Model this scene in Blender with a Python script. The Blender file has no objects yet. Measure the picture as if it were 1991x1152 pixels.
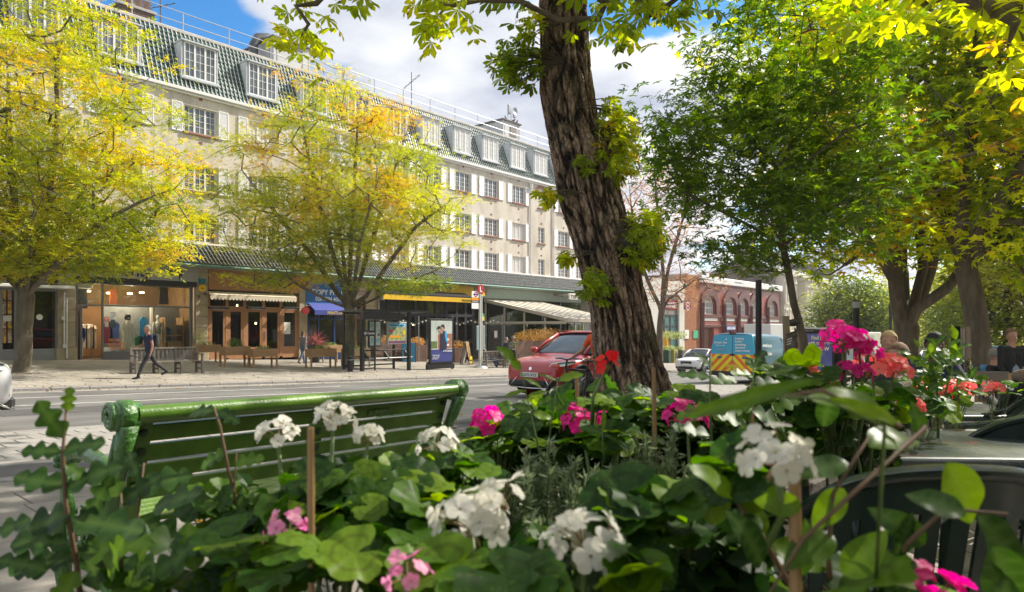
import bpy, bmesh, math, random
import numpy as np
from mathutils import Vector, Matrix, noise
R_ = math.radians
SC = bpy.context.scene
# ---------------------------------------------------------------- camera
FPX, CXP, HYP, CZ = 1327.0, 995.5, 638.0, 1.12
TH = math.atan(1132.5/FPX); CT, ST = math.cos(TH), math.sin(TH)
cam_d = bpy.data.cameras.new('camera'); cam = bpy.data.objects.new('camera', cam_d)
SC.collection.objects.link(cam); SC.camera = cam
cam.location = (0, 0, CZ); cam.rotation_euler = (R_(90), 0, TH-R_(90))
cam_d.sensor_width = 36; cam_d.lens = FPX/1991*36
cam_d.shift_y = (HYP-576)/1991; cam_d.clip_end = 6000; cam_d.clip_start = 0.05
cam_d.dof.use_dof = True; cam_d.dof.focus_distance = 14.0; cam_d.dof.aperture_fstop = 6.5
# ---------------------------------------------------------------- light
SUN_EL = R_(43.0)
SUN_H = Vector((0.942, -0.345, 0)).normalized()          # horizontal direction towards the sun
SUN = Vector((SUN_H.x*math.cos(SUN_EL), SUN_H.y*math.cos(SUN_EL), math.sin(SUN_EL)))
sd = bpy.data.lights.new('sun', 'SUN'); sd.energy = 5.0; sd.angle = R_(0.55); sd.color = (1.0, 0.93, 0.82)
sun = bpy.data.objects.new('sun', sd); SC.collection.objects.link(sun)
sun.rotation_euler = SUN.to_track_quat('Z', 'Y').to_euler()
SC.view_settings.view_transform = 'Standard'; SC.view_settings.look = 'None'
SC.view_settings.exposure = 0.78; SC.view_settings.gamma = 1.0
SC.view_settings.use_curve_mapping = False
w = bpy.data.worlds.new('World'); SC.world = w; w.use_nodes = True
def build_world():
    nt = w.node_tree; nt.nodes.clear(); N = nt.nodes.new; L = nt.links.new
    out = N('ShaderNodeOutputWorld'); bg = N('ShaderNodeBackground'); bg.inputs[1].default_value = 0.12
    sky = N('ShaderNodeTexSky'); sky.sky_type = 'NISHITA'; sky.sun_disc = False
    sky.sun_elevation = SUN_EL; sky.sun_rotation = math.atan2(SUN.x, SUN.y)
    sky.air_density = 1.0; sky.dust_density = 0.4; sky.ozone_density = 2.0
    tc = N('ShaderNodeTexCoord'); sp = N('ShaderNodeSeparateXYZ'); L(tc.outputs['Generated'], sp.inputs[0])
    def m(op, a, b=None, clamp=False):
        n = N('ShaderNodeMath'); n.operation = op; n.use_clamp = clamp
        for i, x in enumerate((a, b)):
            if x is None: continue
            if isinstance(x, (int, float)): n.inputs[i].default_value = x
            else: L(x, n.inputs[i])
        return n.outputs[0]
    zz = m('MAXIMUM', sp.outputs[2], 0.02)
    den = m('ADD', zz, 0.16)
    cx = m('DIVIDE', sp.outputs[0], den); cy = m('DIVIDE', sp.outputs[1], den)
    cb = N('ShaderNodeCombineXYZ'); L(cx, cb.inputs[0]); L(cy, cb.inputs[1]); cb.inputs[2].default_value = 3.7
    n1 = N('ShaderNodeTexNoise'); n1.inputs['Scale'].default_value = 1.5; n1.inputs['Detail'].default_value = 9
    n1.inputs['Roughness'].default_value = 0.56; n1.inputs['Distortion'].default_value = 0.15; L(cb.outputs[0], n1.inputs['Vector'])
    n2 = N('ShaderNodeTexNoise'); n2.inputs['Scale'].default_value = 2.3; n2.inputs['Detail'].default_value = 5
    n2.inputs['Roughness'].default_value = 0.5
    mp = N('ShaderNodeMapping'); mp.inputs['Location'].default_value = (4.2, 1.3, 0.5); L(cb.outputs[0], mp.inputs[0]); L(mp.outputs[0], n2.inputs['Vector'])
    # openings of blue sky between the clouds: around given directions
    def gap(px, py, sharp, amt):
        X = (px-CXP)/FPX; Z = (HYP-py)/FPX
        d = Vector((X*ST+CT, -X*CT+ST, Z)).normalized()
        vm = N('ShaderNodeVectorMath'); vm.operation = 'DOT_PRODUCT'; L(tc.outputs['Generated'], vm.inputs[0]); vm.inputs[1].default_value = d
        e = m('MULTIPLY', m('SUBTRACT', 1.0, vm.outputs['Value']), -sharp)
        ex = m('EXPONENT', e)
        return m('MULTIPLY', ex, amt)
    cov = n1.outputs['Fac']
    cov = m('ADD', cov, 0.12)
    for g in ((1320, 10, 130, 0.36), (1190, 10, 160, 0.22), (390, 60, 90, 0.26), (1240, 265, 500, 0.24), (1460, 60, 260, 0.2), (980, 10, 500, .2)):
        cov = m('SUBTRACT', cov, gap(*g))
    for g in ((1180, 180, 120, 0.22), (1420, 150, 260, 0.26), (1300, 170, 300, 0.22), (1000, 120, 120, .16), (700, 150, 20, 0.14), (540, 30, 300, .1)):
        cov = m('ADD', cov, gap(*g))
    r1 = N('ShaderNodeValToRGB'); r1.color_ramp.elements[0].position = 0.505; r1.color_ramp.elements[1].position = 0.60
    r1.color_ramp.interpolation = 'EASE'
    L(cov, r1.inputs[0])
    r2 = N('ShaderNodeValToRGB'); e = r2.color_ramp.elements
    e[0].position = 0.36; e[0].color = (2.9, 3.15, 3.8, 1); e[1].position = 0.62; e[1].color = (5.8, 5.8, 5.8, 1)
    L(n2.outputs['Fac'], r2.inputs[0])
    # thin edges catch the sun: brighter where coverage is just past the threshold
    mx = N('ShaderNodeMixRGB'); L(r1.outputs[0], mx.inputs[0])
    hs = N('ShaderNodeHueSaturation'); hs.inputs['Saturation'].default_value = 1.4; hs.inputs['Value'].default_value = 1.0
    L(sky.outputs[0], hs.inputs['Color']); L(hs.outputs[0], mx.inputs[1]); L(r2.outputs[0], mx.inputs[2])
    L(mx.outputs[0], bg.inputs[0]); L(bg.outputs[0], out.inputs[0])
build_world()
# ---------------------------------------------------------------- coordinates: X = down the street, Y = across it
def XY(X, Y): return (X*ST+Y*CT, -X*CT+Y*ST)
def P(px, py, Y):
    X = (px-CXP)/FPX*Y; u, v = XY(X, Y)
    return Vector((u, v, CZ+(HYP-py)/FPX*Y))
def rat(px):
    X = (px-CXP)/FPX; return (X*ST+CT)/(-X*CT+ST)
def UF(px, v): return v*rat(px)                          # street position seen at px on the plane v
def ZF(px, py, v):
    X = (px-CXP)/FPX; Y = v/(-X*CT+ST); return CZ+(HYP-py)/FPX*Y
SL = 0.0344
def aprof(v):
    if v < 6.5: return 0.0
    if v < 10.6: return -0.09-(v-6.5)*0.01
    if v < 21.0: return -0.131-(v-10.6)*0.022
    if v < 33.5: return -0.26+(v-21)*0.0284
    return 0.095
def gz(u, v): return aprof(v)-SL*min(u, 420)
def G(px, py, v=None):
    X = (px-CXP)/FPX; lo, hi = 0.3, 400
    du, dv = X*ST+CT, -X*CT+ST; dz = (HYP-py)/FPX
    Y = 0.5
    while Y < 400:
        if CZ+dz*Y <= gz(du*Y, dv*Y): break
        Y *= 1.01
    return Vector((du*Y, dv*Y, gz(du*Y, dv*Y)))
def depth(p): return p[0]*CT+p[1]*ST
# ---------------------------------------------------------------- objects
COL = SC.collection
def tag(o, label=None, cat=None, group=None, kind=None):
    if label: o['label'] = label
    if cat: o['category'] = cat
    if group: o['group'] = group
    if kind: o['kind'] = kind
    return o
def empty(name, loc=(0, 0, 0), rz=0.0, label=None, cat=None, group=None):
    o = bpy.data.objects.new(name, None); COL.objects.link(o); o.location = loc; o.rotation_euler = (0, 0, rz)
    o.empty_display_size = 0.1
    return tag(o, label, cat, group)
def obj(name, me, parent=None, loc=None, rot=None, scl=None):
    o = bpy.data.objects.new(name, me); COL.objects.link(o)
    if parent: o.parent = parent
    if loc is not None: o.location = loc
    if rot is not None: o.rotation_euler = rot
    if scl is not None: o.scale = scl
    return o
def copy_tree(o, parent=None):
    c = o.copy(); COL.objects.link(c); c.parent = parent
    for ch in CH.get(o.name, []) or [k for k in o.children]:
        copy_tree(ch, c)
    return c
CH = {}
class MB:
    def __init__(s): s.v = []; s.f = []; s.m = []; s.uv = None
    def add(s, vs, fs, mi=0):
        b = len(s.v); s.v.extend([tuple(p) for p in vs])
        for f in fs: s.f.append(tuple(i+b for i in f)); s.m.append(mi)
        return s
    def box(s, x0, x1, y0, y1, z0, z1, mi=0, M=None):
        vs = [(x, y, z) for z in (z0, z1) for x, y in ((x0, y0), (x1, y0), (x1, y1), (x0, y1))]
        if M is not None: vs = [M @ Vector(p) for p in vs]
        return s.add(vs, [(3, 2, 1, 0), (4, 5, 6, 7), (0, 1, 5, 4), (1, 2, 6, 5), (2, 3, 7, 6), (3, 0, 4, 7)], mi)
    def bbox(s, x0, x1, y0, y1, z0, z1, b, mi=0, M=None):
        """box with chamfered edges"""
        pts = []
        for sx, x in ((1, x0), (-1, x1)):
            for sy, y in ((1, y0), (-1, y1)):
                for sz, z in ((1, z0), (-1, z1)):
                    pts += [(x, y+sy*b, z+sz*b), (x+sx*b, y, z+sz*b), (x+sx*b, y+sy*b, z)]
        bm = bmesh.new()
        for p in pts: bm.verts.new(p)
        r = bmesh.ops.convex_hull(bm, input=bm.verts); bm.verts.index_update()
        vs = [v.co.copy() for v in bm.verts]; fs = [[v.index for v in f.verts] for f in bm.faces]; bm.free()
        if M is not None: vs = [M @ p for p in vs]
        return s.add(vs, fs, mi)
    def tube(s, pts, rs, n=8, mi=0, cap=True, flat=1.0):
        pts = [Vector(p) for p in pts]
        if isinstance(rs, (int, float)): rs = [rs]*len(pts)
        vs = []; up = Vector((0, 0, 1)); prev = None
        for i, p in enumerate(pts):
            d = (pts[min(i+1, len(pts)-1)]-pts[max(i-1, 0)])
            if d.length < 1e-9: d = Vector((0, 0, 1))
            d.normalize()
            if prev is None:
                a = d.cross(up)
                if a.length < 0.1: a = d.cross(Vector((1, 0, 0)))
            else: a = prev-d*prev.dot(d)
            a.normalize(); prev = a; b = d.cross(a)
            for k in range(n):
                t = 2*math.pi*k/n
                vs.append(p+(a*math.cos(t)+b*math.sin(t)*flat)*rs[i])
        fs = []
        for i in range(len(pts)-1):
            for k in range(n):
                k2 = (k+1) % n
                fs.append((i*n+k, i*n+k2, (i+1)*n+k2, (i+1)*n+k))
        if cap: fs += [tuple(reversed(range(n))), tuple(range((len(pts)-1)*n, len(pts)*n))]
        return s.add(vs, fs, mi)
    def lathe(s, prof, n=16, mi=0, M=None):
        vs = []; fs = []
        for r, z in prof:
            for k in range(n):
                t = 2*math.pi*k/n; p = Vector((r*math.cos(t), r*math.sin(t), z))
                vs.append(M @ p if M is not None else p)
        for i in range(len(prof)-1):
            for k in range(n): fs.append((i*n+k, i*n+(k+1) % n, (i+1)*n+(k+1) % n, (i+1)*n+k))
        return s.add(vs, fs, mi)
    def prism(s, poly, axis, a, b, mi=0, M=None):
        """polygon extruded along axis 0/1/2 between a and b"""
        def mk(p, t):
            q = list(p); q.insert(axis, t); q = Vector(q); return M @ q if M is not None else q
        n = len(poly); vs = [mk(p, a) for p in poly]+[mk(p, b) for p in poly]
        fs = [tuple(range(n)), tuple(range(2*n-1, n-1, -1))]
        fs += [(i, i+n, (i+1) % n+n, (i+1) % n) for i in range(n)]
        return s.add(vs, fs, mi)
    def sphere(s, c, r, n=10, mi=0, sq=(1, 1, 1)):
        c = Vector(c); prof = []
        vs = []; m_ = max(4, n//2+1)
        for i in range(m_+1):
            ph = math.pi*i/m_
            for k in range(n):
                t = 2*math.pi*k/n
                vs.append(c+Vector((math.sin(ph)*math.cos(t)*sq[0], math.sin(ph)*math.sin(t)*sq[1], math.cos(ph)*sq[2]))*r)
        fs = [(i*n+k, (i+1)*n+k, (i+1)*n+(k+1) % n, i*n+(k+1) % n) for i in range(m_) for k in range(n)]
        return s.add(vs, fs, mi)
    def mesh(s, name, mats, smooth=False):
        me = bpy.data.meshes.new(name); me.from_pydata([tuple(p) for p in s.v], [], s.f)
        if not isinstance(mats, (list, tuple)): mats = [mats]
        for m in mats: me.materials.append(m)
        if len(mats) > 1: me.polygons.foreach_set('material_index', s.m)
        bm = bmesh.new(); bm.from_mesh(me); bmesh.ops.recalc_face_normals(bm, faces=bm.faces); bm.to_mesh(me); bm.free()
        if smooth:
            me.polygons.foreach_set('use_smooth', [True]*len(me.polygons))
            if smooth != 'all':
                me.set_sharp_from_angle(angle=R_(smooth if isinstance(smooth, (int, float)) and smooth > 1 else 40))
        me.update(); return me
    def build(s, name, mats, parent=None, smooth=False, loc=None, rot=None):
        return obj(name, s.mesh(name, mats, smooth), parent, loc, rot)
# ---------------------------------------------------------------- materials
MATS = {}
def nodes(name):
    m = bpy.data.materials.new(name); m.use_nodes = True; nt = m.node_tree
    return m, nt, nt.nodes['Principled BSDF']
def mat(name, col, rough=0.6, col2=None, scale=8.0, metal=0.0, bump=0.0, bscale=None, spec=None, stretch=None, detail=5, lo=.35, hi=.65, coat=0, emit=0, alpha=None, rnd=0.0):
    if name in MATS: return MATS[name]
    m, nt, b = nodes(name); N = nt.nodes.new; L = nt.links.new
    c4 = lambda c: (c[0], c[1], c[2], 1)
    b.inputs['Base Color'].default_value = c4(col); b.inputs['Roughness'].default_value = rough; b.inputs['Metallic'].default_value = metal
    if spec is not None: b.inputs['Specular IOR Level'].default_value = spec
    if coat: b.inputs['Coat Weight'].default_value = coat; b.inputs['Coat Roughness'].default_value = .04
    if emit:
        b.inputs['Emission Color'].default_value = c4(col); b.inputs['Emission Strength'].default_value = emit
    tc = N('ShaderNodeTexCoord'); vec = tc.outputs['Object']
    if stretch:
        mp = N('ShaderNodeMapping'); mp.inputs['Scale'].default_value = stretch; L(vec, mp.inputs[0]); vec = mp.outputs[0]
    cout = None
    if col2 is not None:
        n = N('ShaderNodeTexNoise'); n.inputs['Scale'].default_value = scale; n.inputs['Detail'].default_value = detail; n.inputs['Roughness'].default_value = .6
        L(vec, n.inputs['Vector']); r = N('ShaderNodeValToRGB'); e = r.color_ramp.elements
        e[0].position = lo; e[0].color = c4(col); e[1].position = hi; e[1].color = c4(col2)
        L(n.outputs['Fac'], r.inputs[0]); cout = r.outputs[0]
        mr = N('ShaderNodeMapRange'); mr.inputs['To Min'].default_value = max(0, rough-.1); mr.inputs['To Max'].default_value = min(1, rough+.1)
        L(n.outputs['Fac'], mr.inputs[0]); L(mr.outputs[0], b.inputs['Roughness'])
    if rnd:
        oi = N('ShaderNodeObjectInfo'); hs = N('ShaderNodeHueSaturation')
        mr = N('ShaderNodeMapRange'); mr.inputs['To Min'].default_value = 1-rnd; mr.inputs['To Max'].default_value = 1+rnd
        L(oi.outputs['Random'], mr.inputs[0]); L(mr.outputs[0], hs.inputs['Value'])
        if cout is None: hs.inputs['Color'].default_value = c4(col)
        else: L(cout, hs.inputs['Color'])
        cout = hs.outputs[0]
    if cout is not None: L(cout, b.inputs['Base Color'])
    if bump:
        n = N('ShaderNodeTexNoise'); n.inputs['Scale'].default_value = bscale or scale*4; n.inputs['Detail'].default_value = 6; L(vec, n.inputs['Vector'])
        bp = N('ShaderNodeBump'); bp.inputs['Strength'].default_value = bump; bp.inputs['Distance'].default_value = .02
        L(n.outputs['Fac'], bp.inputs['Height']); L(bp.outputs[0], b.inputs['Normal'])
    MATS[name] = m; return m
def glass_mat(name, tint=(.75, .8, .8), refl=1.0, rough=0.0):
    if name in MATS: return MATS[name]
    m, nt, b = nodes(name); N = nt.nodes.new; L = nt.links.new; nt.nodes.remove(b)
    out = nt.nodes['Material Output']; t = N('ShaderNodeBsdfTransparent'); t.inputs[0].default_value = (*tint, 1)
    g = N('ShaderNodeBsdfGlossy'); g.inputs['Roughness'].default_value = rough; g.inputs[0].default_value = (1, 1, 1, 1)
    lw = N('ShaderNodeLayerWeight'); pw = N('ShaderNodeMath'); pw.operation = 'POWER'; pw.inputs[1].default_value = 4.0; L(lw.outputs['Facing'], pw.inputs[0])
    mu = N('ShaderNodeMath'); mu.operation = 'MULTIPLY_ADD'; mu.use_clamp = True; mu.inputs[1].default_value = .75*refl; mu.inputs[2].default_value = .06*refl; L(pw.outputs[0], mu.inputs[0])
    mx = N('ShaderNodeMixShader'); L(mu.outputs[0], mx.inputs[0]); L(t.outputs[0], mx.inputs[1]); L(g.outputs[0], mx.inputs[2]); L(mx.outputs[0], out.inputs[0])
    MATS[name] = m; return m
def leaf_mat(name, ramp, trans=0.45, rough=0.45, attr='rnd', veins=False, spec=.35, obrnd=False, spots=None):
    """ramp: list of (pos, colour); translucent two sided leaf"""
    m, nt, b = nodes(name); N = nt.nodes.new; L = nt.links.new
    out = nt.nodes['Material Output']
    r = N('ShaderNodeValToRGB'); e = r.color_ramp.elements
    while len(e) < len(ramp): e.new(.5)
    for i, (p, c) in enumerate(ramp): e[i].position = p; e[i].color = (*c, 1)
    if obrnd:
        oi = N('ShaderNodeObjectInfo'); src = oi.outputs['Random']
    else:
        at = N('ShaderNodeAttribute'); at.attribute_name = attr; src = at.outputs['Fac']
    L(src, r.inputs[0]); c = r.outputs[0]
    tc = N('ShaderNodeTexCoord')
    n = N('ShaderNodeTexNoise'); n.inputs['Scale'].default_value = 60 if obrnd else 6; n.inputs['Detail'].default_value = 4; L(tc.outputs['Object'], n.inputs['Vector'])
    hs = N('ShaderNodeHueSaturation'); mr = N('ShaderNodeMapRange'); mr.inputs['From Min'].default_value = .3; mr.inputs['From Max'].default_value = .7
    mr.inputs['To Min'].default_value = .78; mr.inputs['To Max'].default_value = 1.2; L(n.outputs['Fac'], mr.inputs[0]); L(mr.outputs[0], hs.inputs['Value']); L(c, hs.inputs['Color']); c = hs.outputs[0]
    if veins:
        at2 = N('ShaderNodeAttribute'); at2.attribute_name = 'vein'
        mx = N('ShaderNodeMixRGB'); mx.inputs[2].default_value = (.20, .32, .08, 1); mu = N('ShaderNodeMath'); mu.operation = 'MULTIPLY'; mu.inputs[1].default_value = .22
        L(at2.outputs['Fac'], mu.inputs[0]); L(mu.outputs[0], mx.inputs[0]); L(c, mx.inputs[1]); c = mx.outputs[0]
    if veins:
        az = N('ShaderNodeAttribute'); az.attribute_name = 'zone'; mz = N('ShaderNodeMixRGB'); mz.blend_type = 'MULTIPLY'; mz.inputs[2].default_value = (.55, .42, .35, 1); muz = N('ShaderNodeMath'); muz.operation = 'MULTIPLY'; muz.inputs[1].default_value = .7; L(az.outputs['Fac'], muz.inputs[0]); L(muz.outputs[0], mz.inputs[0]); L(c, mz.inputs[1]); c = mz.outputs[0]
    if spots:
        n3 = N('ShaderNodeTexNoise'); n3.inputs['Scale'].default_value = spots[1]; n3.inputs['Detail'].default_value = 3; L(tc.outputs['Object'], n3.inputs['Vector'])
        rr = N('ShaderNodeValToRGB'); rr.color_ramp.elements[0].position = spots[2]; rr.color_ramp.elements[1].position = spots[2]+.06; L(n3.outputs['Fac'], rr.inputs[0])
        mx = N('ShaderNodeMixRGB'); mx.inputs[2].default_value = (*spots[0], 1); L(rr.outputs[0], mx.inputs[0]); L(c, mx.inputs[1]); c = mx.outputs[0]
    L(c, b.inputs['Base Color']); b.inputs['Roughness'].default_value = rough; b.inputs['Specular IOR Level'].default_value = spec
    tr = N('ShaderNodeBsdfTranslucent'); h2 = N('ShaderNodeHueSaturation'); h2.inputs['Hue'].default_value = .488; h2.inputs['Saturation'].default_value = 1.1; h2.inputs['Value'].default_value = 2.3
    L(c, h2.inputs['Color']); L(h2.outputs[0], tr.inputs[0])
    mx = N('ShaderNodeMixShader'); mx.inputs[0].default_value = trans; L(b.outputs[0], mx.inputs[1]); L(tr.outputs[0], mx.inputs[2]); L(mx.outputs[0], out.inputs[0])
    return m
def attr_set(me, name, arr, dom='POINT'):
    a = me.attributes.new(name, 'FLOAT', dom); a.data.foreach_set('value', np.asarray(arr, dtype=np.float32))
def np_mesh(name, V, Fs, mats, smooth=False, mi=None):
    """V (n,3) array, Fs (m,k) int array"""
    me = bpy.data.meshes.new(name); V = np.asarray(V, np.float32); Fs = np.asarray(Fs, np.int32)
    n, k = Fs.shape
    me.vertices.add(len(V)); me.vertices.foreach_set('co', V.ravel())
    me.loops.add(n*k); me.loops.foreach_set('vertex_index', Fs.ravel())
    me.polygons.add(n); me.polygons.foreach_set('loop_start', np.arange(n, dtype=np.int32)*k)
    me.polygons.foreach_set('loop_total', np.full(n, k, np.int32))
    for m in (mats if isinstance(mats, (list, tuple)) else [mats]): me.materials.append(m)
    if mi is not None: me.polygons.foreach_set('material_index', np.asarray(mi, np.int32))
    me.polygons.foreach_set('use_smooth', np.full(n, bool(smooth)))
    me.update(calc_edges=True); return me
def text(s, size, m, parent=None, loc=(0, 0, 0), rot=(0, 0, 0), name='lettering', bold=0.0, ext=.004, width=None, align='LEFT', line=1.0):
    cu = bpy.data.curves.new('t', 'FONT'); cu.body = s; cu.size = size; cu.extrude = ext; cu.offset = bold*size; cu.align_x = align; cu.space_line = line
    cu.resolution_u = 2
    o = bpy.data.objects.new('t', cu); COL.objects.link(o); dg = bpy.context.evaluated_depsgraph_get()
    me = bpy.data.meshes.new_from_object(o.evaluated_get(dg)); bpy.data.objects.remove(o); bpy.data.curves.remove(cu)
    me.materials.clear(); me.materials.append(m)
    if width and len(me.vertices):
        xs = [v.co.x for v in me.vertices]; k = width/(max(xs)-min(xs)); x0 = min(xs)
        for v in me.vertices: v.co.x = (v.co.x-x0)*k if align == 'LEFT' else v.co.x*k
    return obj(name, me, parent, loc, rot)
FACE = (R_(90), 0, 0)          # text on a wall facing the street from the far side
def join_eval(o):
    dg = bpy.context.evaluated_depsgraph_get(); dg.update()
    me = bpy.data.meshes.new_from_object(o.evaluated_get(dg)); o.modifiers.clear(); old = o.data; o.data = me
    return o
# ================================================================ ground, road, pavements
asph = mat('asphalt', (.085, .084, .08), .85, (.16, .155, .146), .9, lo=.38, hi=.62, bump=.35, bscale=90, stretch=(.5, 1, 1))
pave_m = mat('paving', (.20, .18, .155), .85, (.28, .255, .22), 2.5, bump=.25, bscale=40, rnd=.10)
pave_j = mat('paving_joint', (.14, .125, .11), .95, (.2, .18, .15), 6, bump=.3)
kerb_m = mat('kerb_granite', (.20, .19, .18), .8, (.30, .285, .27), 14, bump=.3, rnd=.08)
block_m = mat('block_paving', (.24, .225, .205), .85, (.31, .295, .27), 6, bump=.25, rnd=.08)
paint_m = mat('road_paint', (.72, .70, .64), .7, (.5, .49, .46), 9, lo=.45, hi=.62)
soil_m = mat('soil', (.035, .025, .018), .95, (.07, .05, .035), 12, bump=.8, bscale=60)
grass_m = mat('far_ground', (.10, .11, .07), .95, (.16, .15, .11), .4)
US = [-60, -20, 0, 20, 60, 120, 200, 420, 700, 3000]
def strip(name, v0, v1, m, u0=-60, u1=420, dz=0.0, nv=1, label=None):
    vs = []; fs = []
    U = [u for u in US if u0 < u < u1]; U = [u0]+U+[u1]
    V = [v0+(v1-v0)*i/nv for i in range(nv+1)]
    for u in U:
        for v in V:
            e = 1e-4 if v <= (v0+v1)/2 else -1e-4
            vs.append((u, v, gz(u, v+e)+dz))
    k = len(V)
    fs = [(i*k+j, (i+1)*k+j, (i+1)*k+j+1, i*k+j+1) for i in range(len(U)-1) for j in range(k-1)]
    o = MB().add(vs, fs).build(name, m); o['kind'] = 'structure'; return o
# one sheet to the horizon underneath everything
vs = []
UU = [-1500, -60, 0, 60, 200, 420, 800, 4000]; VV = [-3000, -60, 5.9, 6.4, 33, 60, 3000]
for u in UU:
    for v in VV: vs.append((u, v, -SL*min(max(u, -60), 420)+(-.62 if 6.0 < v < 33.1 else (-.1 if v < 6 else .02))))
k = len(VV)
g = MB().add(vs, [(i*k+j, (i+1)*k+j, (i+1)*k+j+1, i*k+j+1) for i in range(len(UU)-1) for j in range(k-1)]).build('ground', grass_m); g['kind'] = 'structure'
strip('road', 10.6, 21.0, asph, nv=4)
strip('road_edge_lane', 6.5, 7.85, asph)
near_p = strip('near_pavement', -40, 6.3, pave_j, dz=-.012)
far_p = strip('far_pavement', 21.2, 33.6, pave_j, dz=-.012)
bay = strip('parking_bay', 7.85, 10.6, pave_j, dz=-.004)
# slabs of the near pavement (pieces)
def slab_mesh(a, b, h=.03, ch=.004, m=pave_m, name='slab'):
    mb = MB(); mb.bbox(0, a, 0, b, -h, 0, ch); return mb.mesh(name, m)
shear = math.atan(SL)
rnd = random.Random(5)
sm = [slab_mesh(.592, .442), slab_mesh(.742, .442), slab_mesh(.442, .442)]
cnt = 0
for r_ in range(13):
    v = 6.28-(r_+1)*.45
    u = -1.2+rnd.random()*.5
    while u < 9.5:
        i = rnd.choice((0, 0, 1, 2)); L_ = (.6, .75, .45)[i]
        uc, vc = u+L_/2, v+.22; Xc, Yc = uc*ST-vc*CT, uc*CT+vc*ST
        if Yc > .8 and -0.85 < Xc/Yc < .62 and cnt < 296 and not (Xc/Yc > .15 and vc < 3.4):
            o = obj('paving_slab', sm[i], near_p, (u, v, gz(u, v)+rnd.uniform(-.001, .002)), (0, shear, 0)); cnt += 1
        u += L_
# remaining slabs as joined geometry on both pavements
def slab_field(name, parent, v0, v1, u0, u1, a, b, m, skip=None, seed=1, dz=0.0, z0=0.0):
    rn = np.random.RandomState(seed); V = []; Fq = []; mi = []
    v = v1
    while v > v0+.1:
        v -= b; off = rn.rand()*a; u = u0-off
        while u < u1:
            L_ = a*rn.choice([1, 1, .75]); g_ = .008
            if not (skip and skip(u+L_/2, v+b/2)):
                k = len(V)*1
                zz = dz+rn.uniform(-.0015, .0015)
                for (x, y) in ((u+g_, v+g_), (u+L_-g_, v+g_), (u+L_-g_, min(v+b, v1)-g_), (u+g_, min(v+b, v1)-g_)):
                    V.append((x, y, gz(x, y)+zz))
                for (x, y) in ((u+g_, v+g_), (u+L_-g_, v+g_), (u+L_-g_, min(v+b, v1)-g_), (u+g_, min(v+b, v1)-g_)):
                    V.append((x, y, gz(x, y)+zz-.02))
                Fq += [(k, k+1, k+2, k+3), (k, k+4, k+5, k+1), (k+1, k+5, k+6, k+2), (k+2, k+6, k+7, k+3), (k+3, k+7, k+4, k)]
            u += L_
    me = np_mesh(name, V, Fq, m); o = obj(name, me, parent); o['kind'] = 'stuff'; return o
def sk(u, v):
    X, Y = u*ST-v*CT, u*CT+v*ST
    return (Y > .8 and -0.85 < X/Y < .62 and -1.2 < u < 9.5 and v > .4 and not (X/Y > .15 and v < 3.4))
slab_field('slab_field', near_p, -3, 6.28, -2, 30, .6, .45, pave_m, skip=sk, seed=2)
pave_f = mat('far_paving', (.23, .208, .175), .9, (.33, .30, .255), 1.2, bump=.2, bscale=30)
slab_field('slab_field', far_p, 21.3, 33.5, -2, 100, .75, .6, pave_f, seed=3)
# block paved bay: pieces nearest, the rest joined
bm_ = slab_mesh(.385, .285, .03, .004, block_m, 'paving_block')
cnt = 0
for i in range(9):
    for j in range(34):
        u, v = -.3+j*.4+(i % 2)*.2, 7.87+i*.3
        X, Y = u*ST-v*CT, u*CT+v*ST
        if cnt < 298 and -.85 < X/Y < .14:
            obj('paving_block', bm_, bay, (u, v, gz(u, v)+rnd.uniform(0, .003)), (0, shear, 0)); cnt += 1
def sk2(u, v):
    X, Y = u*ST-v*CT, u*CT+v*ST; return -.3 < u < 13.3 and -.87 < X/Y < .16
slab_field('block_field', bay, 7.87, 10.57, -3, 60, .4, .3, block_m, skip=sk2, seed=4)
# kerbs: stones as pieces
def kerb(name, v0, v1, base, top, lim, u0, u1, par):
    mb = MB(); mb.bbox(.006, .906, v0, v1, -.16, 0, .015); me = mb.mesh('kerb_stone', kerb_m)
    n = 0; u = u0
    while u < u1 and n < lim:
        obj('kerb_stone', me, par, (u, 0, top-SL*u), (0, shear, 0)); u += .915; n += 1
kerb('k', 6.3, 6.5, 0, 0.004, 40, -1.5, 35, near_p)
kerb('k', 21.0, 21.2, 0, -.258, 125, -1.5, 110, far_p)
kerb('k', 10.5, 10.62, 0, -.119, 50, -1.5, 30, bay)
# painted lines
def line(v, wd, u0, u1, dash=None):
    vs = []; fs = []; u = u0
    while u < u1:
        e = min(u+(dash[0] if dash else 10), u1); k = len(vs)
        for (x, y) in ((u, v), (e, v), (e, v+wd), (u, v+wd)): vs.append((x, y, gz(x, y)+.005))
        fs.append((k, k+1, k+2, k+3)); u = e+(dash[1] if dash else 0)
    o = MB().add(vs, fs).build('road_marking', paint_m); o['kind'] = 'structure'
line(15.6, .11, -20, 200); line(18.2, .12, -20, 13); line(20.55, .1, -20, 200)
line(18.2, .12, 15, 200, (2, 4))
pt_m = mat('asphalt_patch', (.06, .06, .058), .9, (.085, .084, .08), 3, bump=.4, bscale=80)
for i_, (u_a, u_b, v_a, v_b) in enumerate(((3, 9, 13.2, 14.6), (12, 14, 11.2, 12.6), (16, 26, 16.8, 17.6), (2, 4.2, 18.6, 20.2), (7.5, 8.3, 6.7, 7.6))):
    vs = [(x, y, gz(x, y)+.003) for x, y in ((u_a, v_a), (u_b, v_a), (u_b, v_b), (u_a, v_b))]; o = MB().add(vs, [(0, 1, 2, 3)]).build('road_patch', pt_m); o['kind'] = 'structure'
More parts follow.
